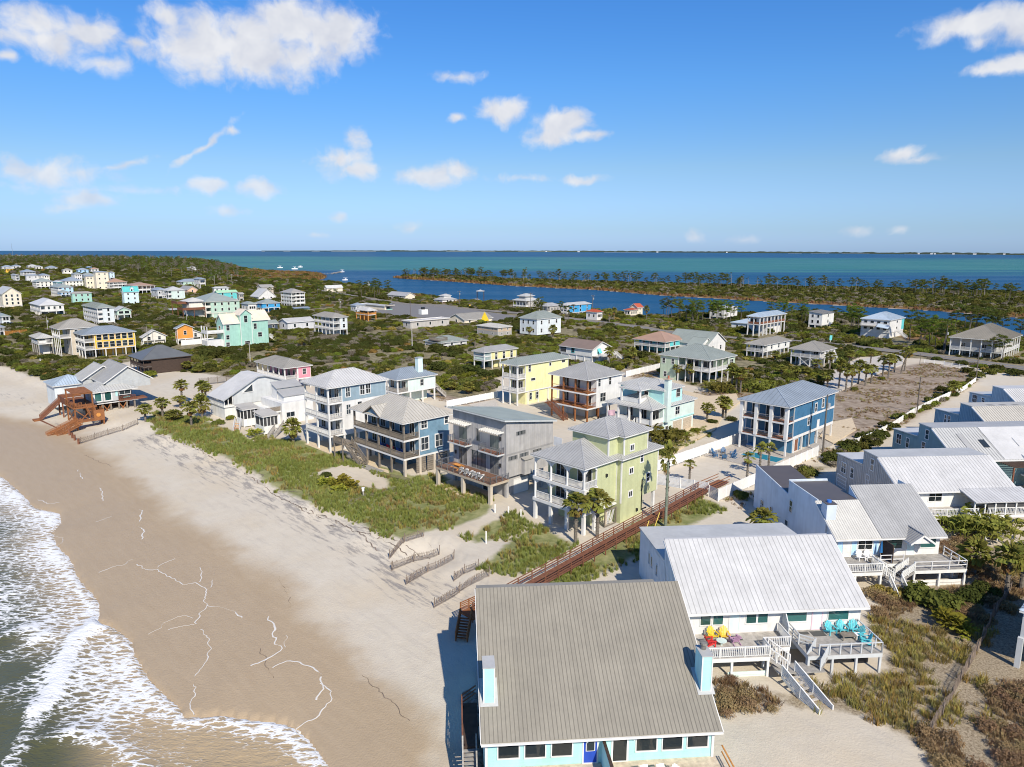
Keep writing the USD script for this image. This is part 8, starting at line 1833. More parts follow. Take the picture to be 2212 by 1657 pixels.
for i,(px_,py_,L_,lab)in enumerate(((605.5,579,11,'white canopied boat moored farthest left beyond the marsh'),(637,581.5,12,'white boat in the middle of the three beyond the marsh'),(649,577.5,11,'white canopied boat on the right beyond the marsh'),(746.5,605.5,9,'white boat moored at the marsh tip'),(740,588,12,'white boat at the end of the long dock'),(797,616,8,'white boat behind the dark pines of the shore'))):
 boat(lab,px_,py_,L_,True,20*i)
def dock(label,P,w=2.2,roof=None):
 t=thing('boat_dock',label,'dock');P=[np.array(p)for p in P]
 for i in range(len(P)-1):
  a,b=P[i],P[i+1];L=np.linalg.norm((b-a)[:2]);part(t,'walkway',MB().beam((*a[:2],SEA+1.4),(*b[:2],SEA+1.4),w,.15),'wood_grey');n=max(1,int(L/5));d=(b-a)[:2]/L;m=np.array([-d[1],d[0]])
  for k in range(n+1):
   for sg in(-1,1):
    o=a[:2]+(b-a)[:2]*k/n+m*sg*w*.5;part(t,'piling',MB().box(o[0]-.15,o[0]+.15,o[1]-.15,o[1]+.15,SEA-1.5,SEA+2.2),'wood_grey')
 if roof is not None:
  o=P[-1][:2]
  for sx_ in(-2.5,2.5):
   for sy_ in(-2.5,2.5):
    part(t,'roof_post',MB().box(o[0]+sx_-.15,o[0]+sx_+.15,o[1]+sy_-.15,o[1]+sy_+.15,SEA-1,SEA+roof),'wood_dark')
  part(t,'roof',MB().prism([(o[0]-3,o[1]-3,SEA+roof),(o[0]+3,o[1]-3,SEA+roof),(o[0]+3,o[1]+3,SEA+roof),(o[0]-3,o[1]+3,SEA+roof)],(0,0,.3)).prism([(o[0]-3,o[1]-3,SEA+roof+.31),(o[0]+3,o[1]-3,SEA+roof+.31),(o[0],o[1],SEA+roof+1.2)],(0,0,.05)),'roof_pale')
dock('long grey dock reaching out from the marsh point',[at(560,592,SEA),at(640,593,SEA),at(716,592.5,SEA),at(738,588.5,SEA)]);dock('dock with a tall roofed boat lift in the lagoon',[at(1010,655,SEA),at(1030,650,SEA),at(1038,655,SEA)],1.6,roof=9);dock('grey railed walkway crossing the marsh to the lagoon at the right',[at(1965,726,SEA),at(2005,712,SEA),at(2040,702,SEA)],2.0)
# rocks left of the tan-roofed house
rk_rng=np.random.default_rng(11)
import trimesh
for i in range(26):
 t=rk_rng.random();px_=1005+45*rk_rng.random()+10*t;py_=1500+170*t
 p=at(px_,py_,-1.2);z=height(*p[:2]);m=trimesh.creation.icosphere(1,1.0);v=np.array(m.vertices);v=v*(1+.35*(meshkit.noise(v*1.7+i*3.1)-.5)[:,None])*np.array([.55,.45,.35])*(.5+.8*rk_rng.random())+np.array([p[0],p[1],z+.15])
 write=single('boulder',MB().add(v,np.array(m.faces)),'rock','dark grey boulder in the rock pile beside the tan-roofed duplex','boulder','rock pile beside the tan-roofed duplex')
 # far white buildings on the opposite shore
for i,(px_,w)in enumerate(((2013,22),(2020,14),(2106,26),(2060,18),(2170,16),(1250,30),(1180,20),(1420,22),(1570,18),(1985,16))):
 a_=math.radians(azel(px_,545)[0]);r_=(9600 if a_<math.radians(6)else 9600-(a_-math.radians(6))/math.radians(40)*3000)-60
 c_,s_=math.cos(a_),math.sin(a_);t=thing('far_building','tiny white building on the wooded far shore across the bay','building',(s_*r_,c_*r_,SEA),math.degrees(-a_),'white buildings on the far shore');part(t,'wall',MB().box(-w/2,w/2,-8,8,0,7),'far_sand');part(t,'roof',MB().prism([(-w/2-1,-9,8),(w/2+1,-9,8),(w/2+1,0,12),(-w/2-1,0,12)],(0,0,.3)),'roof_pale')
 # ---------------------------------------------------------------- plants
leafy('leaf_dark',(.040,.052,.014),(.115,.12,.032),.4);leafy('leaf_mid',(.075,.085,.018),(.21,.20,.05),.4);leafy('leaf_bright',(.095,.125,.016),(.25,.27,.045),.4);leafy('leaf_grey',(.14,.12,.085),(.31,.27,.20),hue=.01)
leafy('leaf_pine',(.045,.065,.015),(.14,.155,.035),.4);leafy('leaf_pine_bright',(.060,.10,.014),(.18,.225,.04),.4);leafy('frond',(.085,.10,.018),(.30,.28,.065),.4,hue=.03);leafy('frond_dry',(.16,.10,.03),(.36,.25,.09));leafy('palmetto',(.12,.14,.016),(.40,.36,.06),.4)
leafy('grass_green',(.125,.165,.028),(.33,.34,.10),.35,.025,.12);leafy('grass_olive',(.16,.15,.045),(.38,.31,.13),.35,.03,.15);leafy('grass_brown',(.14,.09,.045),(.36,.25,.135),.3,.02,.2);leafy('grass_gold',(.22,.17,.04),(.44,.33,.10),.35);leafy('reed_grass',(.15,.085,.035),(.32,.19,.075),.3)
wood('bark',(.13,.11,.09),.9,.35);wood('bark_palm',(.17,.145,.115),.9,.4);wood('bark_pale',(.26,.23,.20),.9,.3)
def leaves(C,r,n,size,rng,flat=.75,out=.7,hollow=.55):
 """n leaf-sized faces through an ellipsoid clump."""
 d=rng.normal(size=(n,3));d/=np.linalg.norm(d,axis=1,keepdims=True)
 d[:,2]=np.where(d[:,2]<-.35,-d[:,2],d[:,2])
 rad=(hollow+(1-hollow)*rng.random(n))*r
 P=np.array(C)+d*rad[:,None]*np.array([1,1,flat])
 nrm=d*out+rng.normal(size=(n,3))*.55+np.array([0,0,.35]);nrm/=np.linalg.norm(nrm,axis=1,keepdims=True)
 t=np.cross(nrm,rng.normal(size=(n,3)));t/=np.linalg.norm(t,axis=1,keepdims=True);b=np.cross(nrm,t)
 s=size*(.6+.8*rng.random(n))[:,None]
 v=np.stack([P-t*s,P-b*s*.55+nrm*s*.12,P+t*s,P+b*s*.55+nrm*s*.12],1).reshape(-1,3)
 k=np.arange(n)*4
 return v,np.vstack([np.stack([k,k+1,k+2],1),np.stack([k,k+2,k+3],1)])
def shrub_mesh(rng,lumps=7,n=90,size=.13,tall=.8):
 mb=MB()
 for i in range(lumps):
  a=rng.random()*6.28;q=.62*math.sqrt(rng.random());r=.30+.25*rng.random()
  mb.add(*leaves((math.cos(a)*q,math.sin(a)*q,tall*(.25+.5*rng.random()*(1-q))),r,n,size,rng))
 return mb
def stems_mesh(rng,n=5,h=.6,r=.03):
 mb=MB()
 for i in range(n):
  a=rng.random()*6.28;mb.cyl((math.cos(a)*.08,math.sin(a)*.08,-.1),(math.cos(a)*.4,math.sin(a)*.4,h*(.5+.5*rng.random())),r,r*.4,4)
 return mb
def pine_meshes(rng,h=10.0,spread=2.6,dead=.0):
 tr,cr=MB(),MB();P=[np.zeros(3)-UP*.4];lean=rng.normal(size=2)*.05
 for i in range(1,6):
  P.append(np.array([lean[0]*h*i/5+rng.normal()*.12,lean[1]*h*i/5+rng.normal()*.12,h*i/5]))
 for i in range(5):
  tr.cyl(P[i],P[i+1],.20*(1-i/6.5),.20*(1-(i+1)/6.5),6)
 nb=9
 for i in range(nb):
  t=.52+.48*(i+rng.random()*.6)/nb;k=min(4,int(t*5));o=P[k]+(P[k+1]-P[k])*(t*5-k);a=i*2.4+rng.random();L=spread*(.35+.75*rng.random())*(1.15-.55*abs(t-.75)*2)
  e=o+np.array([math.cos(a)*L,math.sin(a)*L,.25*L+.3]);tr.cyl(o,e,.06,.025,4)
  if rng.random()>dead:
   cr.add(*leaves(e,.9+.6*rng.random(),70,.24,rng,.5,.5,.3));m=o+(e-o)*.6+UP*.15;cr.add(*leaves(m,.55+.3*rng.random(),34,.19,rng,.5,.5,.3))
 cr.add(*leaves(P[5]+UP*.2,.95,75,.20,rng,.6,.5,.3))
 return tr,cr
def frond_mesh(rng,L=1.5,droop=.6,w=.55,seg=9):
 """One fan leaf on its stalk, pointing along +x."""
 mb=MB();st_=L*.48;mb.beam((0,0,0),(st_,0,.12),.035,.03);c=np.array([st_,0,.12]);R=L-st_
 v=[c];n=seg
 for i in range(n+1):
  a=(-1.25+2.5*i/n);rr=R*(.75+.25*math.cos(a))*(.9+.2*rng.random());x=math.cos(a)*rr;y=math.sin(a)*rr*(w/.55)
  v.append(c+np.array([x*.55,y*.5,.10*(i%2)]));v.append(c+np.array([x,y,-droop*rr*.55+.05*(i%2)]))
 f=[]
 for i in range(n):
  a,b,c2,d=1+2*i,2+2*i,3+2*i,4+2*i
  f+=[(0,a,c2)]
  if i%2==0 or rng.random()<.75:
   f+=[(a,b,c2)]
  if rng.random()<.6:
   f+=[(c2,b,d)]
 mb.add(v,f)
 return mb
def rotated(mb,az_,el_,off):
 v,f=mb.data();ce,se=math.cos(el_),math.sin(el_);ca,sa=math.cos(az_),math.sin(az_)
 Ry=np.array([[ce,0,-se],[0,1,0],[se,0,ce]]);Rz=np.array([[ca,-sa,0],[sa,ca,0],[0,0,1]])
 return v@(Rz@Ry).T+off,f
def palm_proto(name,rng,h,n=30,L=1.5,r=.17,dry=6,droop=.6,curve=0.0,fan=True):
 p=proto_xform(name);t=MB();P=[np.array([curve*(i/6)**2,0,h*i/6])for i in range(7)];P[0]=P[0]-UP*.5
 for i in range(6):
  t.cyl(P[i],P[i+1],r*(1.15-.25*i/6),r*(1.15-.25*(i+1)/6),8)
 for i in range(26):
  z=h*(.25+.72*i/26);a=i*2.4;o=np.array([curve*(z/h)**2,0,z]);t.beam(o+np.array([math.cos(a),math.sin(a),0])*r*.8,o+np.array([math.cos(a)*1.6,math.sin(a)*1.6,.9])*r,.09,.05)
 part(p,'trunk',t,'bark_palm');top=P[6]
 for i in range(n):
  el=1.4-1.9*(i/n)+rng.normal()*.1;a=i*2.399+rng.normal()*.15;m=MB();m.add(*rotated(frond_mesh(rng,L*(.85+.3*rng.random()),droop),a,el,top+UP*.05));part(p,'frond',m,'frond')
 for i in range(dry):
  m=MB();m.add(*rotated(frond_mesh(rng,L*.8,1.0),rng.random()*6.28,-.8-.5*rng.random(),top-UP*.15));part(p,'dry_frond',m,'frond_dry')
 return p
g_=np.random.default_rng(21)
PALM=[palm_proto('palm_kind_tall',g_,4.6,34,1.55),palm_proto('palm_kind_middle',g_,3.4,30,1.5),palm_proto('palm_kind_round',g_,2.2,40,1.7,.2,8),palm_proto('palm_kind_young',g_,4.4,15,1.15,.15,2,.5),palm_proto('palm_kind_leaning',g_,5.4,26,1.4,.16,6,.6,1.6)]
def palmetto_proto(name,rng,n=26,L=1.2,mat='palmetto',spread=.3):
 p=proto_xform(name);c_=MB()
 for i in range(n):
  c_.add(*rotated(frond_mesh(rng,L*(.7+.5*rng.random()),.35,.6,8),i*2.4+rng.random()*.3,.2+1.0*rng.random(),(rng.normal()*spread,rng.normal()*spread,.1+spread*rng.random())))
 part(p,'fronds',c_,mat);part(p,'stem',stems_mesh(rng,3,.4,.05),'bark_palm')
 return p
PALMETTO=[palmetto_proto('palmetto_kind_bright',g_),palmetto_proto('palmetto_kind_green',g_,100,.62,'frond',.75)]
def shrub_proto(name,rng,mat,lumps=8,n=100,size=.12,tall=.8):
 p=proto_xform(name);part(p,'foliage',shrub_mesh(rng,lumps,n,size,tall),mat);part(p,'stem',stems_mesh(rng),'bark')
 return p
SHRUB={k:[shrub_proto(f'shrub_kind_{k}_{i}'.replace('_0','_one').replace('_1','_two'),g_,m,l_,n_,s_,t_)for i in(0,1)]for k,m,l_,n_,s_,t_ in(('dark','leaf_dark',10,130,.10,.9),('mid','leaf_mid',9,120,.11,.75),('bright','leaf_bright',8,120,.11,.8),('grey','leaf_grey',8,70,.09,.7),('gold','grass_gold',7,90,.12,.6))}
PINE=[]
for i in range(4):
 p=proto_xform(['pine_kind_slender','pine_kind_broad','pine_kind_bright','pine_kind_bare'][i]);tr,cr=pine_meshes(g_,[10.5,9.0,9.5,11][i],[2.0,3.0,2.7,1.8][i],[0,0,0,.55][i]);part(p,'trunk',tr,'bark' if i<3 else 'bark_pale');part(p,'crown',cr,'leaf_pine' if i!=2 else 'leaf_pine_bright');PINE.append(p)
def tuft_mesh(rng,n=24,h=.7,spread=.35,w=.022,bend=.5):
 mb=MB();v,f=[],[]
 for i in range(n):
  a=rng.random()*6.28;q=spread*math.sqrt(rng.random())*.6;o=np.array([math.cos(a)*q,math.sin(a)*q,-.03]);hh=h*(.5+.6*rng.random());b=np.array([math.cos(a)*.5+.55,math.sin(a)*.5-.2,0])*bend*hh*(.4+.8*rng.random());s=np.array([-math.sin(a),math.cos(a),0])*w
  k=len(v);v+=[o-s,o+s,o+b*.35+UP*hh*.6-s*.8,o+b*.35+UP*hh*.6+s*.8,o+b+UP*hh*.9];f+=[(k,k+1,k+3),(k,k+3,k+2),(k+2,k+3,k+4)]
 return mb.add(v,f)
def scatter(name,label,protos,P,S,idx,kind='stuff',rng=None,tilt=.0):
 """Uncountable cover: one instancer."""
 pi=UsdGeom.PointInstancer.Define(stage,'/World/'+numbered('/World',name));pp=str(pi.GetPath());tg=[]
 for nm,parts in protos:
  x=UsdGeom.Xform.Define(stage,f'{pp}/{nm}')
  for pn,mb,mat in parts:
   part(x.GetPrim(),pn,mb,mat)
  tg.append(x.GetPath())
 pi.CreatePrototypesRel().SetTargets(tg)
 n=len(P);rng=rng or np.random.default_rng(1);a=rng.random(n)*6.283
 pi.CreatePositionsAttr(Vt.Vec3fArray.FromNumpy(np.ascontiguousarray(P.astype(np.float32))));pi.CreateProtoIndicesAttr(Vt.IntArray.FromNumpy(np.ascontiguousarray(idx.astype(np.int32))))
 S=np.asarray(S);S=np.stack([S,S,S],1)if S.ndim==1 else S
 pi.CreateScalesAttr(Vt.Vec3fArray.FromNumpy(np.ascontiguousarray(S.astype(np.float32))))
 q=np.zeros((n,4),np.float16);q[:,3]=np.cos(a/2);q[:,2]=np.sin(a/2)
 pi.CreateOrientationsAttr(Vt.QuathArray([Gf.Quath(float(w),0,0,float(z))for z,w in zip(q[:,2],q[:,3])]))
 return tag(pi.GetPrim(),label,kind=kind)
def inside(poly,n,rng):
 """About n random points of a polygon given in the photograph."""
 poly=Polygon(pix(poly)).buffer(0)if isinstance(poly,list)else poly
 x0,y0,x1,y1=poly.bounds;fr=poly.area/((x1-x0)*(y1-y0));m=int(n/max(fr,.01));X=x0+(x1-x0)*rng.random(m);Y=y0+(y1-y0)*rng.random(m);shapely.prepare(poly);k=shapely.contains_xy(poly,X,Y)
 return np.stack([X[k],Y[k]],1)
built=shapely.union_all([p.buffer(.6)for p,_ in BUILT])
roads=shapely.union_all([LineString(ROAD).buffer(6.5),Polygon(pix([(795,676),(845,656),(960,657),(1030,671),(1122,684),(1090,697),(980,695),(870,687)])),Polygon(pix([(1766,838),(1795,806),(1850,778),(1925,763),(1954,772),(1950,790),(1880,817),(1815,848)])),LineString(pix([(673,795),(700,790),(795,781),(850,768),(905,756),(960,743)])).buffer(2.6),Polygon(pix([(18,700),(22,682),(40,682),(60,698),(30,706)])),Polygon(pix([(431,858),(500,842),(620,806),(645,815),(560,850),(470,862)])),Polygon(pix([(400,738),(470,735),(480,748),(420,752)])),LineString(pix([(380,720),(440,705),(480,700)])).buffer(2.5),Polygon(pix([(470,768),(560,760),(590,772),(520,780)])),Polygon(pix([(930,838),(1070,850),(1075,885),(985,880)]))])
keepout=shapely.union_all([built,roads]);shapely.prepare(keepout)
# front sight lines: nothing tall close in front of low houses
near_front=shapely.union_all([Polygon([tuple(np.array(c)-np.array([c[0],c[1]])/np.hypot(*c)*d_)for d_ in(0,7)for c in list(p.exterior.coords)[:4]]).convex_hull for p,z in BUILT if np.hypot(*p.centroid.coords[0])>140])
shapely.prepare(near_front)
rs=np.random.default_rng(5)
scrubpoly=shapely.union_all([Polygon(pix(p)).buffer(0)for p in SCRUB_P]).intersection(mainland.buffer(-6))
cells=[]
for r0,r1,sp,sc in((90,330,2.15,1.0),(330,650,3.0,1.35),(650,1250,5.0,2.0),(1250,2600,10.0,3.6)):
 ring=Point(0,0).buffer(r1,64).difference(Point(0,0).buffer(r0,64)).intersection(Polygon([(0,0),(-4000,4200),(4000,4200)])).intersection(scrubpoly)
 if ring.is_empty:continue
 p=inside(ring,ring.area/sp**2,rs);cells.append(np.column_stack([p,np.full(len(p),sc)]))
Pc=np.vstack(cells);n1_=meshkit.fbm(np.stack([Pc[:,0]/26,Pc[:,1]/26,0*Pc[:,0]],-1),3,3);n2_=meshkit.fbm(np.stack([Pc[:,0]/9,Pc[:,1]/9,0*Pc[:,0]+4],-1),2,6)
keep=(n2_>.37)&~shapely.contains_xy(keepout,Pc[:,0],Pc[:,1]);Pc,n1_,n2_=Pc[keep],n1_[keep],n2_[keep]
Z=heights(Pc[:,:2]);R_c=np.hypot(Pc[:,0],Pc[:,1]);sc=Pc[:,2]*(.75+1.1*n1_)*(.7+.7*rs.random(len(Pc)))
fr=shapely.contains_xy(near_front,Pc[:,0],Pc[:,1]);sc=np.where(fr,np.minimum(sc,.9),sc)
kind=np.where(rs.random(len(Pc))<.17,3,np.where(n1_+rs.normal(size=len(Pc))*.09>.54,0,np.where(rs.random(len(Pc))<.25,2,1)));kind=np.where(rs.random(len(Pc))<.03,4,kind)
SC=np.stack([sc*1.25,sc*1.25,sc*(.9+.5*rs.random(len(Pc)))],1)
pr=[]
for k,m,l_,n_,s_,t_ in(('dark_shrub','leaf_dark',8,75,.14,.9),('olive_shrub','leaf_mid',8,70,.14,.75),('bright_shrub','leaf_bright',8,70,.14,.8),('bare_shrub','leaf_grey',7,55,.10,.7),('golden_shrub','grass_gold',6,60,.14,.6)):
 pr.append((k,[('foliage',shrub_mesh(g_,l_,n_,s_,t_),m),('stems',stems_mesh(g_,4),'bark_pale' if k=='bare_shrub' else 'bark')]))
scatter('scrub','mixed olive, dark green and grey coastal scrub between the houses',pr,np.column_stack([Pc[:,:2],Z-.1]),SC,kind,rng=rs)
print('scrub',len(Pc))
# island scrub and its pines
ip=inside(island.buffer(-11).intersection(Polygon([(0,0),(-3000,4000),(4000,4000)])).intersection(Point(0,0).buffer(2200)),7000,rs);zi=heights(ip);si=(1.5+2.0*rs.random(len(ip)))*np.clip(np.hypot(ip[:,0],ip[:,1])/600,.8,2.2)
pr2=[(k,[('foliage',shrub_mesh(g_,7,60,.15,.8),m)])for k,m in(('dark_shrub','leaf_dark'),('olive_shrub','leaf_mid'),('bare_shrub','leaf_grey'))]
scatter('island_scrub','low olive scrub covering the long island across the lagoon',pr2,np.column_stack([ip,zi-.1]),si,rs.choice([0,1,1,2],len(ip)),rng=rs)
mg=inside(shapely.union_all([island.difference(island.buffer(-15)),*[Polygon(pix(p,-1.5)).buffer(0)for p in MARSH_P]]).intersection(Polygon([(0,0),(-3000,4000),(4000,4000)])).intersection(Point(0,0).buffer(1900)),6000,rs);zm=heights(mg)
scatter('marsh_grass','rust brown marsh grass along the lagoon shores',[('tuft',[('blades',tuft_mesh(g_,16,1.0,.9,.09,.3),'reed_grass')])],np.column_stack([mg,zm]),(1.2+.8*rs.random(len(mg)))*np.clip(np.hypot(mg[:,0],mg[:,1])/500,.8,2.5),np.zeros(len(mg)),rng=rs)
# far pine wood at the left: one mass
wp_=inside([(-60,555.5),(300,558.5),(420,563.5),(490,578),(540,592),(560,606),(520,612),(470,618),(440,606),(380,600),(300,594),(250,584),(100,572),(-60,571)],1500,rs);wp_=wp_[~shapely.contains_xy(keepout,wp_[:,0],wp_[:,1])];zw_=heights(wp_)
pr3=[]
for nm,hh,spd,m in(('slender_pine',9,2.6,'leaf_pine'),('broad_pine',7.5,3.4,'leaf_pine_bright'),('bare_pine',10,2.0,'leaf_grey')):
 tr,cr=pine_meshes(g_,hh,spd);pr3.append((nm,[('trunk',tr,'bark_pale'),('crown',cr,m)]))
scatter('pine_wood','far-off pine wood stretching to the bay at the left',pr3,np.column_stack([wp_,zw_]),(.8+.7*rs.random(len(wp_))),rs.choice([0,0,1,1,2],len(wp_)),rng=rs)
# dune grass
GP=shapely.union_all([Polygon(pix(p)).buffer(0)for p in GRASS_P]).difference(shapely.union_all([Polygon(pix(p)).buffer(0)for p in SANDHOLE_P])).difference(built)
gp_=inside(GP.buffer(.8),GP.area*6.5,rs);ng_=meshkit.fbm(np.stack([gp_[:,0]/3.5,gp_[:,1]/3.5,0*gp_[:,0]],-1),3,12);ed=sd(GP.buffer(.8),shapely.points(gp_));k=(ng_+np.clip(ed,0,3)*.055>.50)&~shapely.contains_xy(built,gp_[:,0],gp_[:,1]);gp_,ng_=gp_[k],ng_[k]
scatter('dune_grass','green sea oats and dune grass between the beach and the houses',[('green_tuft',[('blades',tuft_mesh(g_,22,.62,.4,.026),'grass_green')]),('olive_tuft',[('blades',tuft_mesh(g_,20,.55,.4,.026),'grass_olive')]),('gold_tuft',[('blades',tuft_mesh(g_,16,.75,.3,.02),'grass_gold')])],np.column_stack([gp_,heights(gp_)]),.65+.7*rs.random(len(gp_)),np.where(ng_>.5,0,np.where(rs.random(len(gp_))<.75,1,2))*(rs.random(len(gp_))>.2),rng=rs)
print('grass',len(gp_))
# brown scrub of the lower right
BP=shapely.union_all([Polygon(pix(p)).buffer(.5)for p in BROWN_P]).difference(built).intersection(Polygon([(0,0),(-80,200),(200,200),(110,20)]));deck_keep=shapely.union_all([Polygon([B.world(*c,0)[:2]for c in((B_INFO['xl'],B_INFO['yl']-.3),(B_INFO['x3']+2,B_INFO['yl']-.3),(B_INFO['x3']+2,3),(B_INFO['xl'],3))]),Polygon([C.world(*c,0)[:2]for c in((C_INFO['xl'],C_INFO['y2']-.5),(C_INFO['x3']+.3,C_INFO['y2']-.5),(C_INFO['x3']+.3,3),(C_INFO['xl'],3))]),LineString(pix([(1700,1440),(1735,1515)])).buffer(1.4)])
bp=inside(BP,BP.area*5.0,rs);nb_=meshkit.fbm(np.stack([bp[:,0]/3,bp[:,1]/3,0*bp[:,0]],-1),3,15);nb2=meshkit.fbm(np.stack([bp[:,0]/9,bp[:,1]/9,0*bp[:,0]+7],-1),2,16);k=(nb_>.42)&~shapely.contains_xy(deck_keep,bp[:,0],bp[:,1]);bp,nb_,nb2=bp[k],nb_[k],nb2[k]
scatter('dry_scrub','dry brown and golden dune scrub at the lower right',[('brown_tuft',[('blades',tuft_mesh(g_,26,.48,.5,.022,.7),'grass_brown')]),('gold_tuft',[('blades',tuft_mesh(g_,24,.62,.45,.020,.6),'grass_gold')]),('green_tuft',[('blades',tuft_mesh(g_,24,.6,.45,.022,.6),'grass_olive')]),('brown_bush',[('foliage',shrub_mesh(g_,6,110,.06,.6),'grass_brown'),('stems',stems_mesh(g_,6,.5,.015),'bark')])],np.column_stack([bp,heights(bp)]),.7+.8*rs.random(len(bp)),np.where(nb2>.56,np.where(rs.random(len(bp))<.5,1,2),np.where(rs.random(len(bp))<.12,3,0)),rng=rs)
# sparse dead grass on the brown lot and along the sandy ways
DP=[Polygon(pix(p)).buffer(0)for p in DIRT_P+SCRUB_P[1:]]
DP=shapely.union_all(DP+[Polygon(pix([(1500,1090),(1560,1075),(1700,1010),(1780,960),(1850,985),(1780,1015),(1700,1050),(1640,1090),(1560,1110)]))]).difference(keepout)
dp=inside(DP,DP.area*1.1,rs);nd_=meshkit.fbm(np.stack([dp[:,0]/6,dp[:,1]/6,0*dp[:,0]],-1),3,18);dp=dp[nd_>.48]
scatter('lot_grass','short dead brown grass on the cleared lots',[('brown_tuft',[('blades',tuft_mesh(g_,18,.34,.6,.03,.8),'grass_brown')]),('olive_tuft',[('blades',tuft_mesh(g_,18,.40,.6,.03,.7),'grass_olive')])],np.column_stack([dp,heights(dp)]),.7+.8*rs.random(len(dp)),(rs.random(len(dp))<.25).astype(int),rng=rs)
# ------------ single trees and shrubs
def ground_z(p):return height(p[0],p[1])
used_labels={}
def palm(base,top,k,label,group=None,rot=None,tilt=None):
 """A palm whose foot and crown centre are given in the photograph."""
 p=at(*base);z=ground_z(p);d=ray(*top);kk=np.hypot(*p[:2])/np.hypot(d[0],d[1]);zt=38+d[2]*kk;h0=[4.6,3.4,2.2,4.4,5.4][k];s=float(np.clip((zt-z)/(h0+.1),.45,2.6))
 w={0:1.25,1:1.25,2:1.2,3:1.1,4:1.2}[k];w=max(.8,min(w,1.5))if s<2 else 1.2
 copy_of(PALM[k],'palm_tree',label,'palm',(p[0],p[1],z),rot if rot is not None else float(rs.random()*360),(w,w,s),group)
for b_,t_,k,lab in[((1243,1175),(1245,1090),0,'palm with yellowing fronds in front of the lime green porch, left of two'),((1290,1162),(1297,1082),0,'palm against the lime green wall, right of two'),((1640,1030),(1645,970),3,'slim young palm beside the pool, middle of the three'),((1659,1022),(1663,969),3,'slim young palm beside the pool, nearest the blue house'),((1613,1042),(1627,990),3,'slim young palm beside the pool, nearest the boardwalk'),((1489,1043),(1492,1003),3,'small palm alone in the sand yard behind the slatted fence'),((1438,1138),(1446,992),3,'very tall slender palm crown above the green-tinted pole'),((1646,1158),(1645,1122),2,'bushy palm in the shade of the pale blue duplex wall'),((1527,912),(1529,882),1,'palm at the lane left of the deep blue pool house'),((1561,903),(1563,868),1,'taller palm of the pair behind the deep blue pool house'),((1567,905),(1573,873),1,'shorter palm of the pair behind the deep blue pool house'),((1463,822),(1463,796),1,'palm in front of the pale green stilt house, left of two'),((1491,826),(1492,797),1,'palm in front of the pale green stilt house, right of two'),((1580,844),(1578,798),0,'left palm of three right of the pale green stilt house'),((1590,847),(1590,806),0,'middle palm of three right of the pale green stilt house'),((1599,849),(1602,808),0,'right palm of three right of the pale green stilt house'),((1316,790),(1317,760),1,'palm in front of the turquoise-shuttered gable house'),((1366,780),(1366,762),2,'wide bushy palm beside the dark oak behind the garden wall'),((1356,797),(1357,781),1,'small palm above the white garden wall'),((634,957),(632,925),2,'big round palm in front of the white flat-walled house'),((394,872),(394,832),0,'palm beside the grey beach house, left one'),((438,865),(435,832),0,'palm beside the grey beach house, middle one'),((445,868),(441,838),0,'palm beside the grey beach house, right one'),((315,913),(311,884),1,'palm at the edge of the dune grass by the stilts'),((352,905),(352,871),1,'palm in the dune grass right of the stilts'),((390,880),(389,862),1,'short palm at the sandy drive'),((414,922),(413,882),1,'bushy palm at the front of the dune palm clump'),((437,903),(438,872),2,'bushy palm at the back of the dune palm clump'),((377,910),(375,895),2,'low palm in the middle of the dune grass clump'),((405,800),(404,788),2,'small palm behind the plank fence, left one'),((431,805),(430,796),2,'small palm behind the plank fence, right one'),((975,842),(974,832),2,'low palm beside the oak thicket, smaller one'),((1012,850),(1012,836),2,'wide low palm beside the oak thicket'),((1026,749),(1025,728),1,'palm before the plain beige box house'),((625,694),(627,685),1,'palm beside the navy cottage'),((573,737),(573,722),1,'palm right of the seafoam tower house'),((601,745),(600,730),2,'bushy palm by the roof-terrace house yard'),((651,750),(650,732),2,'bushy palm below the brown plank fence'),((291,657),(291,645),1,'palm in front of the teal-roofed white house'),((1326,693),(1326,672),1,'palm left of the tall cream cottage'),((1396,690),(1396,668),1,'palm right of the tall cream cottage'),((1316,697),(1313,675),1,'palm between the red roofs'),((1143,728),(1143,712),1,'palm in front of the pale blue-white house'),((1194,728),(1192,712),2,'bushy palm at the corner of the pale blue-white house'),((1563,690),(1560,680),1,'palm in front of the white flat-roofed modern house')]:
 palm(b_,t_,k,lab)
for b_,t_,k in[((530,1125),(540,1000),0),((610,1290),(620,1080),0),((670,1312),(672,1120),0),((720,1290),(738,1125),0),((780,1242),(788,1080),0),((840,1257),(852,1112),0),((890,1237),(905,1112),0),((700,1092),(738,985),0),((885,1072),(890,968),0),((990,1177),(985,1032),0),((1040,1192),(1052,1030),0),((1090,1142),(1105,1030),0),((415,1140),(410,1060),1),((510,1282),(525,1180),1),((430,1250),(430,1190),1),((480,1255),(480,1195),1),((235,1190),(232,1120),1),((115,1190),(112,1110),1),((60,1060),(60,985),1),((330,1180),(332,1120),1)]:
 palm(Q4(*b_),Q4(*t_),k,'sabal palm in the grove along the pale paved drive','palms along the pale paved drive')
palm(Q4(1150,1155),Q4(1205,960),4,'leaning palm at the end of the palm grove',rot=-20);palm(Q4(1180,1132),Q4(1195,975),0,'upright palm crossing the leaning palm');palm(Q4(1592,1345),Q4(1588,1265),2,'bushy palm at the white lot fence')
palm((2103,1240),(2103,1195),2,'bright green fan palm right of the railed duplex deck');palm((2172,1290),(2178,1205),1,'dark palm with pale trunk at the right beside the old fence');palm((2205,1275),(2208,1200),1,'dark palm at the right edge of the picture')
def bush(pr,px,py,s,label,cat='shrub',name='shrub',group=None,zs=1.0):
 p=at(px,py);copy_of(pr,name,label,cat,(p[0],p[1],ground_z(p)-.05),float(rs.random()*360),(s,s,s*zs),group)
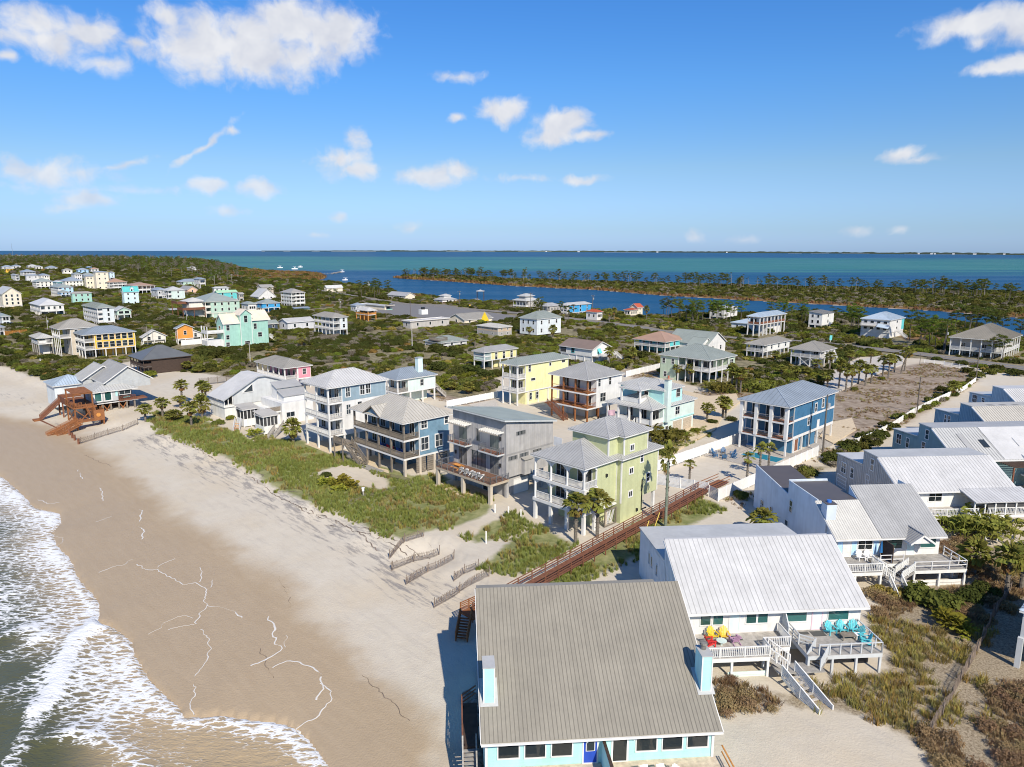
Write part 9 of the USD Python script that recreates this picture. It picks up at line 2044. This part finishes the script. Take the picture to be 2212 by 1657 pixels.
for px,py,s,lab in[(549,943,1.3,'yellow-green palmetto beside the sandy path'),(704,1049,1.1,'yellow-green palmetto at the left of the dune clump'),(722,1053,.9,'small yellow palmetto in the dune clump'),(738,1047,1.2,'yellow palmetto at the top of the dune clump'),(757,1057,1.1,'yellow palmetto at the right of the dune clump'),(733,1066,.9,'golden palmetto lowest in the dune clump'),(2040,1352,1.3,'bright yellow palmetto in the brown scrub, left one'),(2062,1362,1.2,'bright yellow palmetto in the brown scrub, right one'),(2085,1375,.9,'small yellow palmetto by the old slatted fence')]:
 bush(PALMETTO[0],px,py,s,lab,'palmetto','palmetto')
for px,py,s,lab in[(2070,1150,2.0,'arching green palmetto below the covered porch, left one'),(2105,1158,2.4,'arching green palmetto below the covered porch, middle one'),(2140,1162,2.4,'arching green palmetto below the covered porch, right one'),(2130,1135,1.8,'arching green palmetto close to the porch stairs'),(1556,848,2.2,'golden green palmetto island in the lane'),(1540,845,2.0,'left end of the golden green palmetto island'),(1637,845,2.2,'round palmetto right of the three palms'),(1425,960,2.6,'banana-like palmetto at the pale aqua house'),(1452,955,2.0,'low palmetto beside the pale aqua garage')]:
 bush(PALMETTO[1],px,py,s,lab,'palmetto','palmetto')
for kd,px,py,s,lab in[('dark',450,770,5.5,'dark oak thicket behind the dark brown house'),('dark',480,772,5.5,'dark oak thicket left of the seafoam tower house'),('dark',515,778,5.0,'dark oak thicket below the seafoam tower house'),('mid',500,795,3.8,'olive thicket above the plank fence'),('bright',493,788,3.0,'bright yellow-green shrub in the thicket above the plank fence'),('bright',320,815,3.6,'bright green shrub right of the grey beach house'),('dark',945,760,5.5,'dark oak thicket left of the yellow houses'),('dark',985,768,5.5,'dark oak thicket before the low roof-deck house'),('dark',1020,805,5.0,'dark oak beside the second yellow house'),('dark',985,812,5.0,'dark oak thicket beside the low pale aqua house'),('dark',1050,815,4.5,'dark oak touching the second yellow house'),('dark',950,800,5.0,'dark oak thicket behind the chimney of the low pale aqua house'),('dark',915,790,4.5,'dark thicket along the sandy path'),('mid',1010,830,4.0,'olive oak in front of the thicket by the second yellow house'),('dark',1390,775,5.0,'round dark oak behind the white garden wall'),('bright',1335,800,3.2,'bright round shrub behind the chestnut porch house'),('mid',1140,735,4.5,'olive oak in front of the pale blue-white house'),('dark',1180,740,5.0,'dark oak right of the pale blue-white house'),('dark',1110,745,5.0,'dark oak left of the turquoise-shuttered gable house'),('mid',1860,745,5.0,'olive oak hedge in front of the tall white and turquoise house'),('dark',1890,748,4.5,'dark oak hedge in front of the tall white and turquoise house'),('mid',1835,740,4.5,'olive oak at the road left of the tall white house'),('dark',1660,720,5.0,'dark oak below the pale blue-grey roof'),('mid',1600,715,4.5,'olive oak by the white outbuilding'),('mid',1865,970,2.4,'olive shrub at the lower end of the lot fence'),('mid',1838,972,2.2,'olive shrub beside the deep blue house pole'),('mid',1820,962,1.8,'small olive shrub at the tan driveway'),('dark',2035,845,2.6,'dark shrub at the lot fence under the bushy palm'),('mid',2065,835,2.6,'olive shrub at the lot fence beside the bushy palm'),('mid',2110,815,3.6,'olive thicket at the top of the lot fence'),('dark',2090,805,3.4,'dark thicket by the top pole of the lot fence'),('mid',2140,808,3.2,'olive thicket right of the lot fence'),('dark',2195,812,4.0,'dark thicket at the right edge above the slate duplex'),('bright',1905,820,1.8,'round bright shrub on the brown lot'),('mid',1848,843,1.8,'olive shrub at the corner of the brown lot'),('mid',1605,1075,2.2,'olive shrub at the end of the white pool fence'),('mid',1700,1032,1.8,'olive shrub below the white pool fence'),('mid',1985,1300,3.6,'soft feathery green mound in the brown scrub, left part'),('mid',2030,1310,3.4,'soft feathery green mound in the brown scrub, right part'),('dark',2090,1300,2.6,'dark shrub in the shade right of the green mound'),('dark',2130,1290,2.6,'dark shrub beside the old slatted fence'),('gold',1940,1285,2.2,'golden shrub left of the feathery green mound'),('gold',1900,1275,1.6,'small golden shrub near the pale blue duplex stairs'),('bright',560,905,2.2,'green shrub under the steep white roof'),('mid',470,915,2.2,'olive shrub left of the orange stair'),('bright',495,905,1.8,'low green shrub at the steep white roof house corner'),('gold',880,1002,1.2,'brown bush on the sand patch'),('dark',705,1030,1.6,'dark low bush on the sand patch'),('bright',1505,935,2.0,'green shrub hedge along the lane, near end'),('bright',1475,945,2.2,'green shrub hedge along the lane, middle'),('dark',1540,915,2.0,'dark shrub in the shade of the deep blue house'),('dark',1580,910,2.0,'dark shrub behind the deep blue house'),('mid',1430,985,2.2,'olive shrub at the foot of the lane'),('dark',20,765,4.5,'dark thicket at the left edge above the dune'),('mid',10,745,4.0,'olive thicket at the left edge'),('dark',150,790,3.5,'dark dune thicket behind the stair tower'),('mid',185,785,3.2,'olive dune thicket in front of the bright yellow house'),('bright',165,800,2.6,'yellow-green dune shrub behind the grey beach house'),('mid',95,795,3.0,'olive dune shrub below the bungalow on pilings')]:
 bush(SHRUB[kd][int(rs.random()*2)],px,py,s*.72,lab)
 # pines
PLINE=pix([(900,601),(1106,611),(1300,617),(1500,623),(1700,630),(2000,640),(2212,655),(2500,690)],SEA);il=LineString(PLINE)
for i in range(270):
 t=rs.random();o=np.array(il.interpolate(t,True).coords[0])+np.array([rs.normal()*12,rs.normal()*14]);
 if not island.contains(Point(*o)):continue
 k=rs.choice([0,1,1,3]);s=(.75+.6*rs.random())*1.1;copy_of(PINE[k],'pine_tree','slender pine on the low wooded island across the lagoon','pine',(o[0],o[1],ground_z(o)),float(rs.random()*360),s,'pines on the island across the lagoon')
for grp,lab,poly,n,ks,s0 in[('bright pines by the lagoon','bright green pine in the stand right of the tall cream cottage',[(1428,683),(1470,684),(1528,690),(1520,700),(1440,696)],13,[2,2,1],1.0),('bright pines by the lagoon','bright green pine in front of the white flat-roofed modern house',[(1532,690),(1570,696),(1615,694),(1610,702),(1535,700)],9,[2,2],1.05),('dark pines by the parking lot','dark pine in the clump behind the parking lot',[(752,634),(800,634),(868,640),(860,650),(800,648),(752,646)],14,[1,1,0],1.1),('pines around the charcoal roof','tall pine around the charcoal grey roofed house',[(1960,735),(2030,740),(2050,760),(1980,750)],9,[1,0,2],1.0),('pines around the charcoal roof','tall pine around the charcoal grey roofed house',[(2040,712),(2140,716),(2230,740),(2230,760),(2150,735),(2045,722)],16,[1,0],1.05),('pines around the charcoal roof','tall pine around the charcoal grey roofed house',[(2130,765),(2215,775),(2215,790),(2140,785)],5,[1],.9),('pines between the white lagoon houses','pine between the white houses along the lagoon',[(1800,700),(1850,705),(1855,720),(1805,715)],7,[1,2],1.0),('pines between the white lagoon houses','pine between the white houses along the lagoon',[(1660,690),(1740,690),(1750,700),(1660,705)],9,[2,2,1],.95),('pines behind the seafront roofs','lone pine in the scrub near the lagoon roofs',[(1060,668),(1290,685),(1290,700),(1070,690)],12,[1,0],.85),('pines behind the seafront roofs','lone pine in the scrub near the lagoon roofs',[(560,625),(740,640),(740,655),(580,645)],14,[1,2],.85)]:
 P_=inside(poly,n*3,rs)[:n]
 for o in P_:
  if keepout.contains(Point(*o)):continue
  copy_of(PINE[int(rs.choice(ks))],'pine_tree',lab,'pine',(o[0],o[1],ground_z(o)),float(rs.random()*360),s0*(.8+.4*rs.random()),grp)
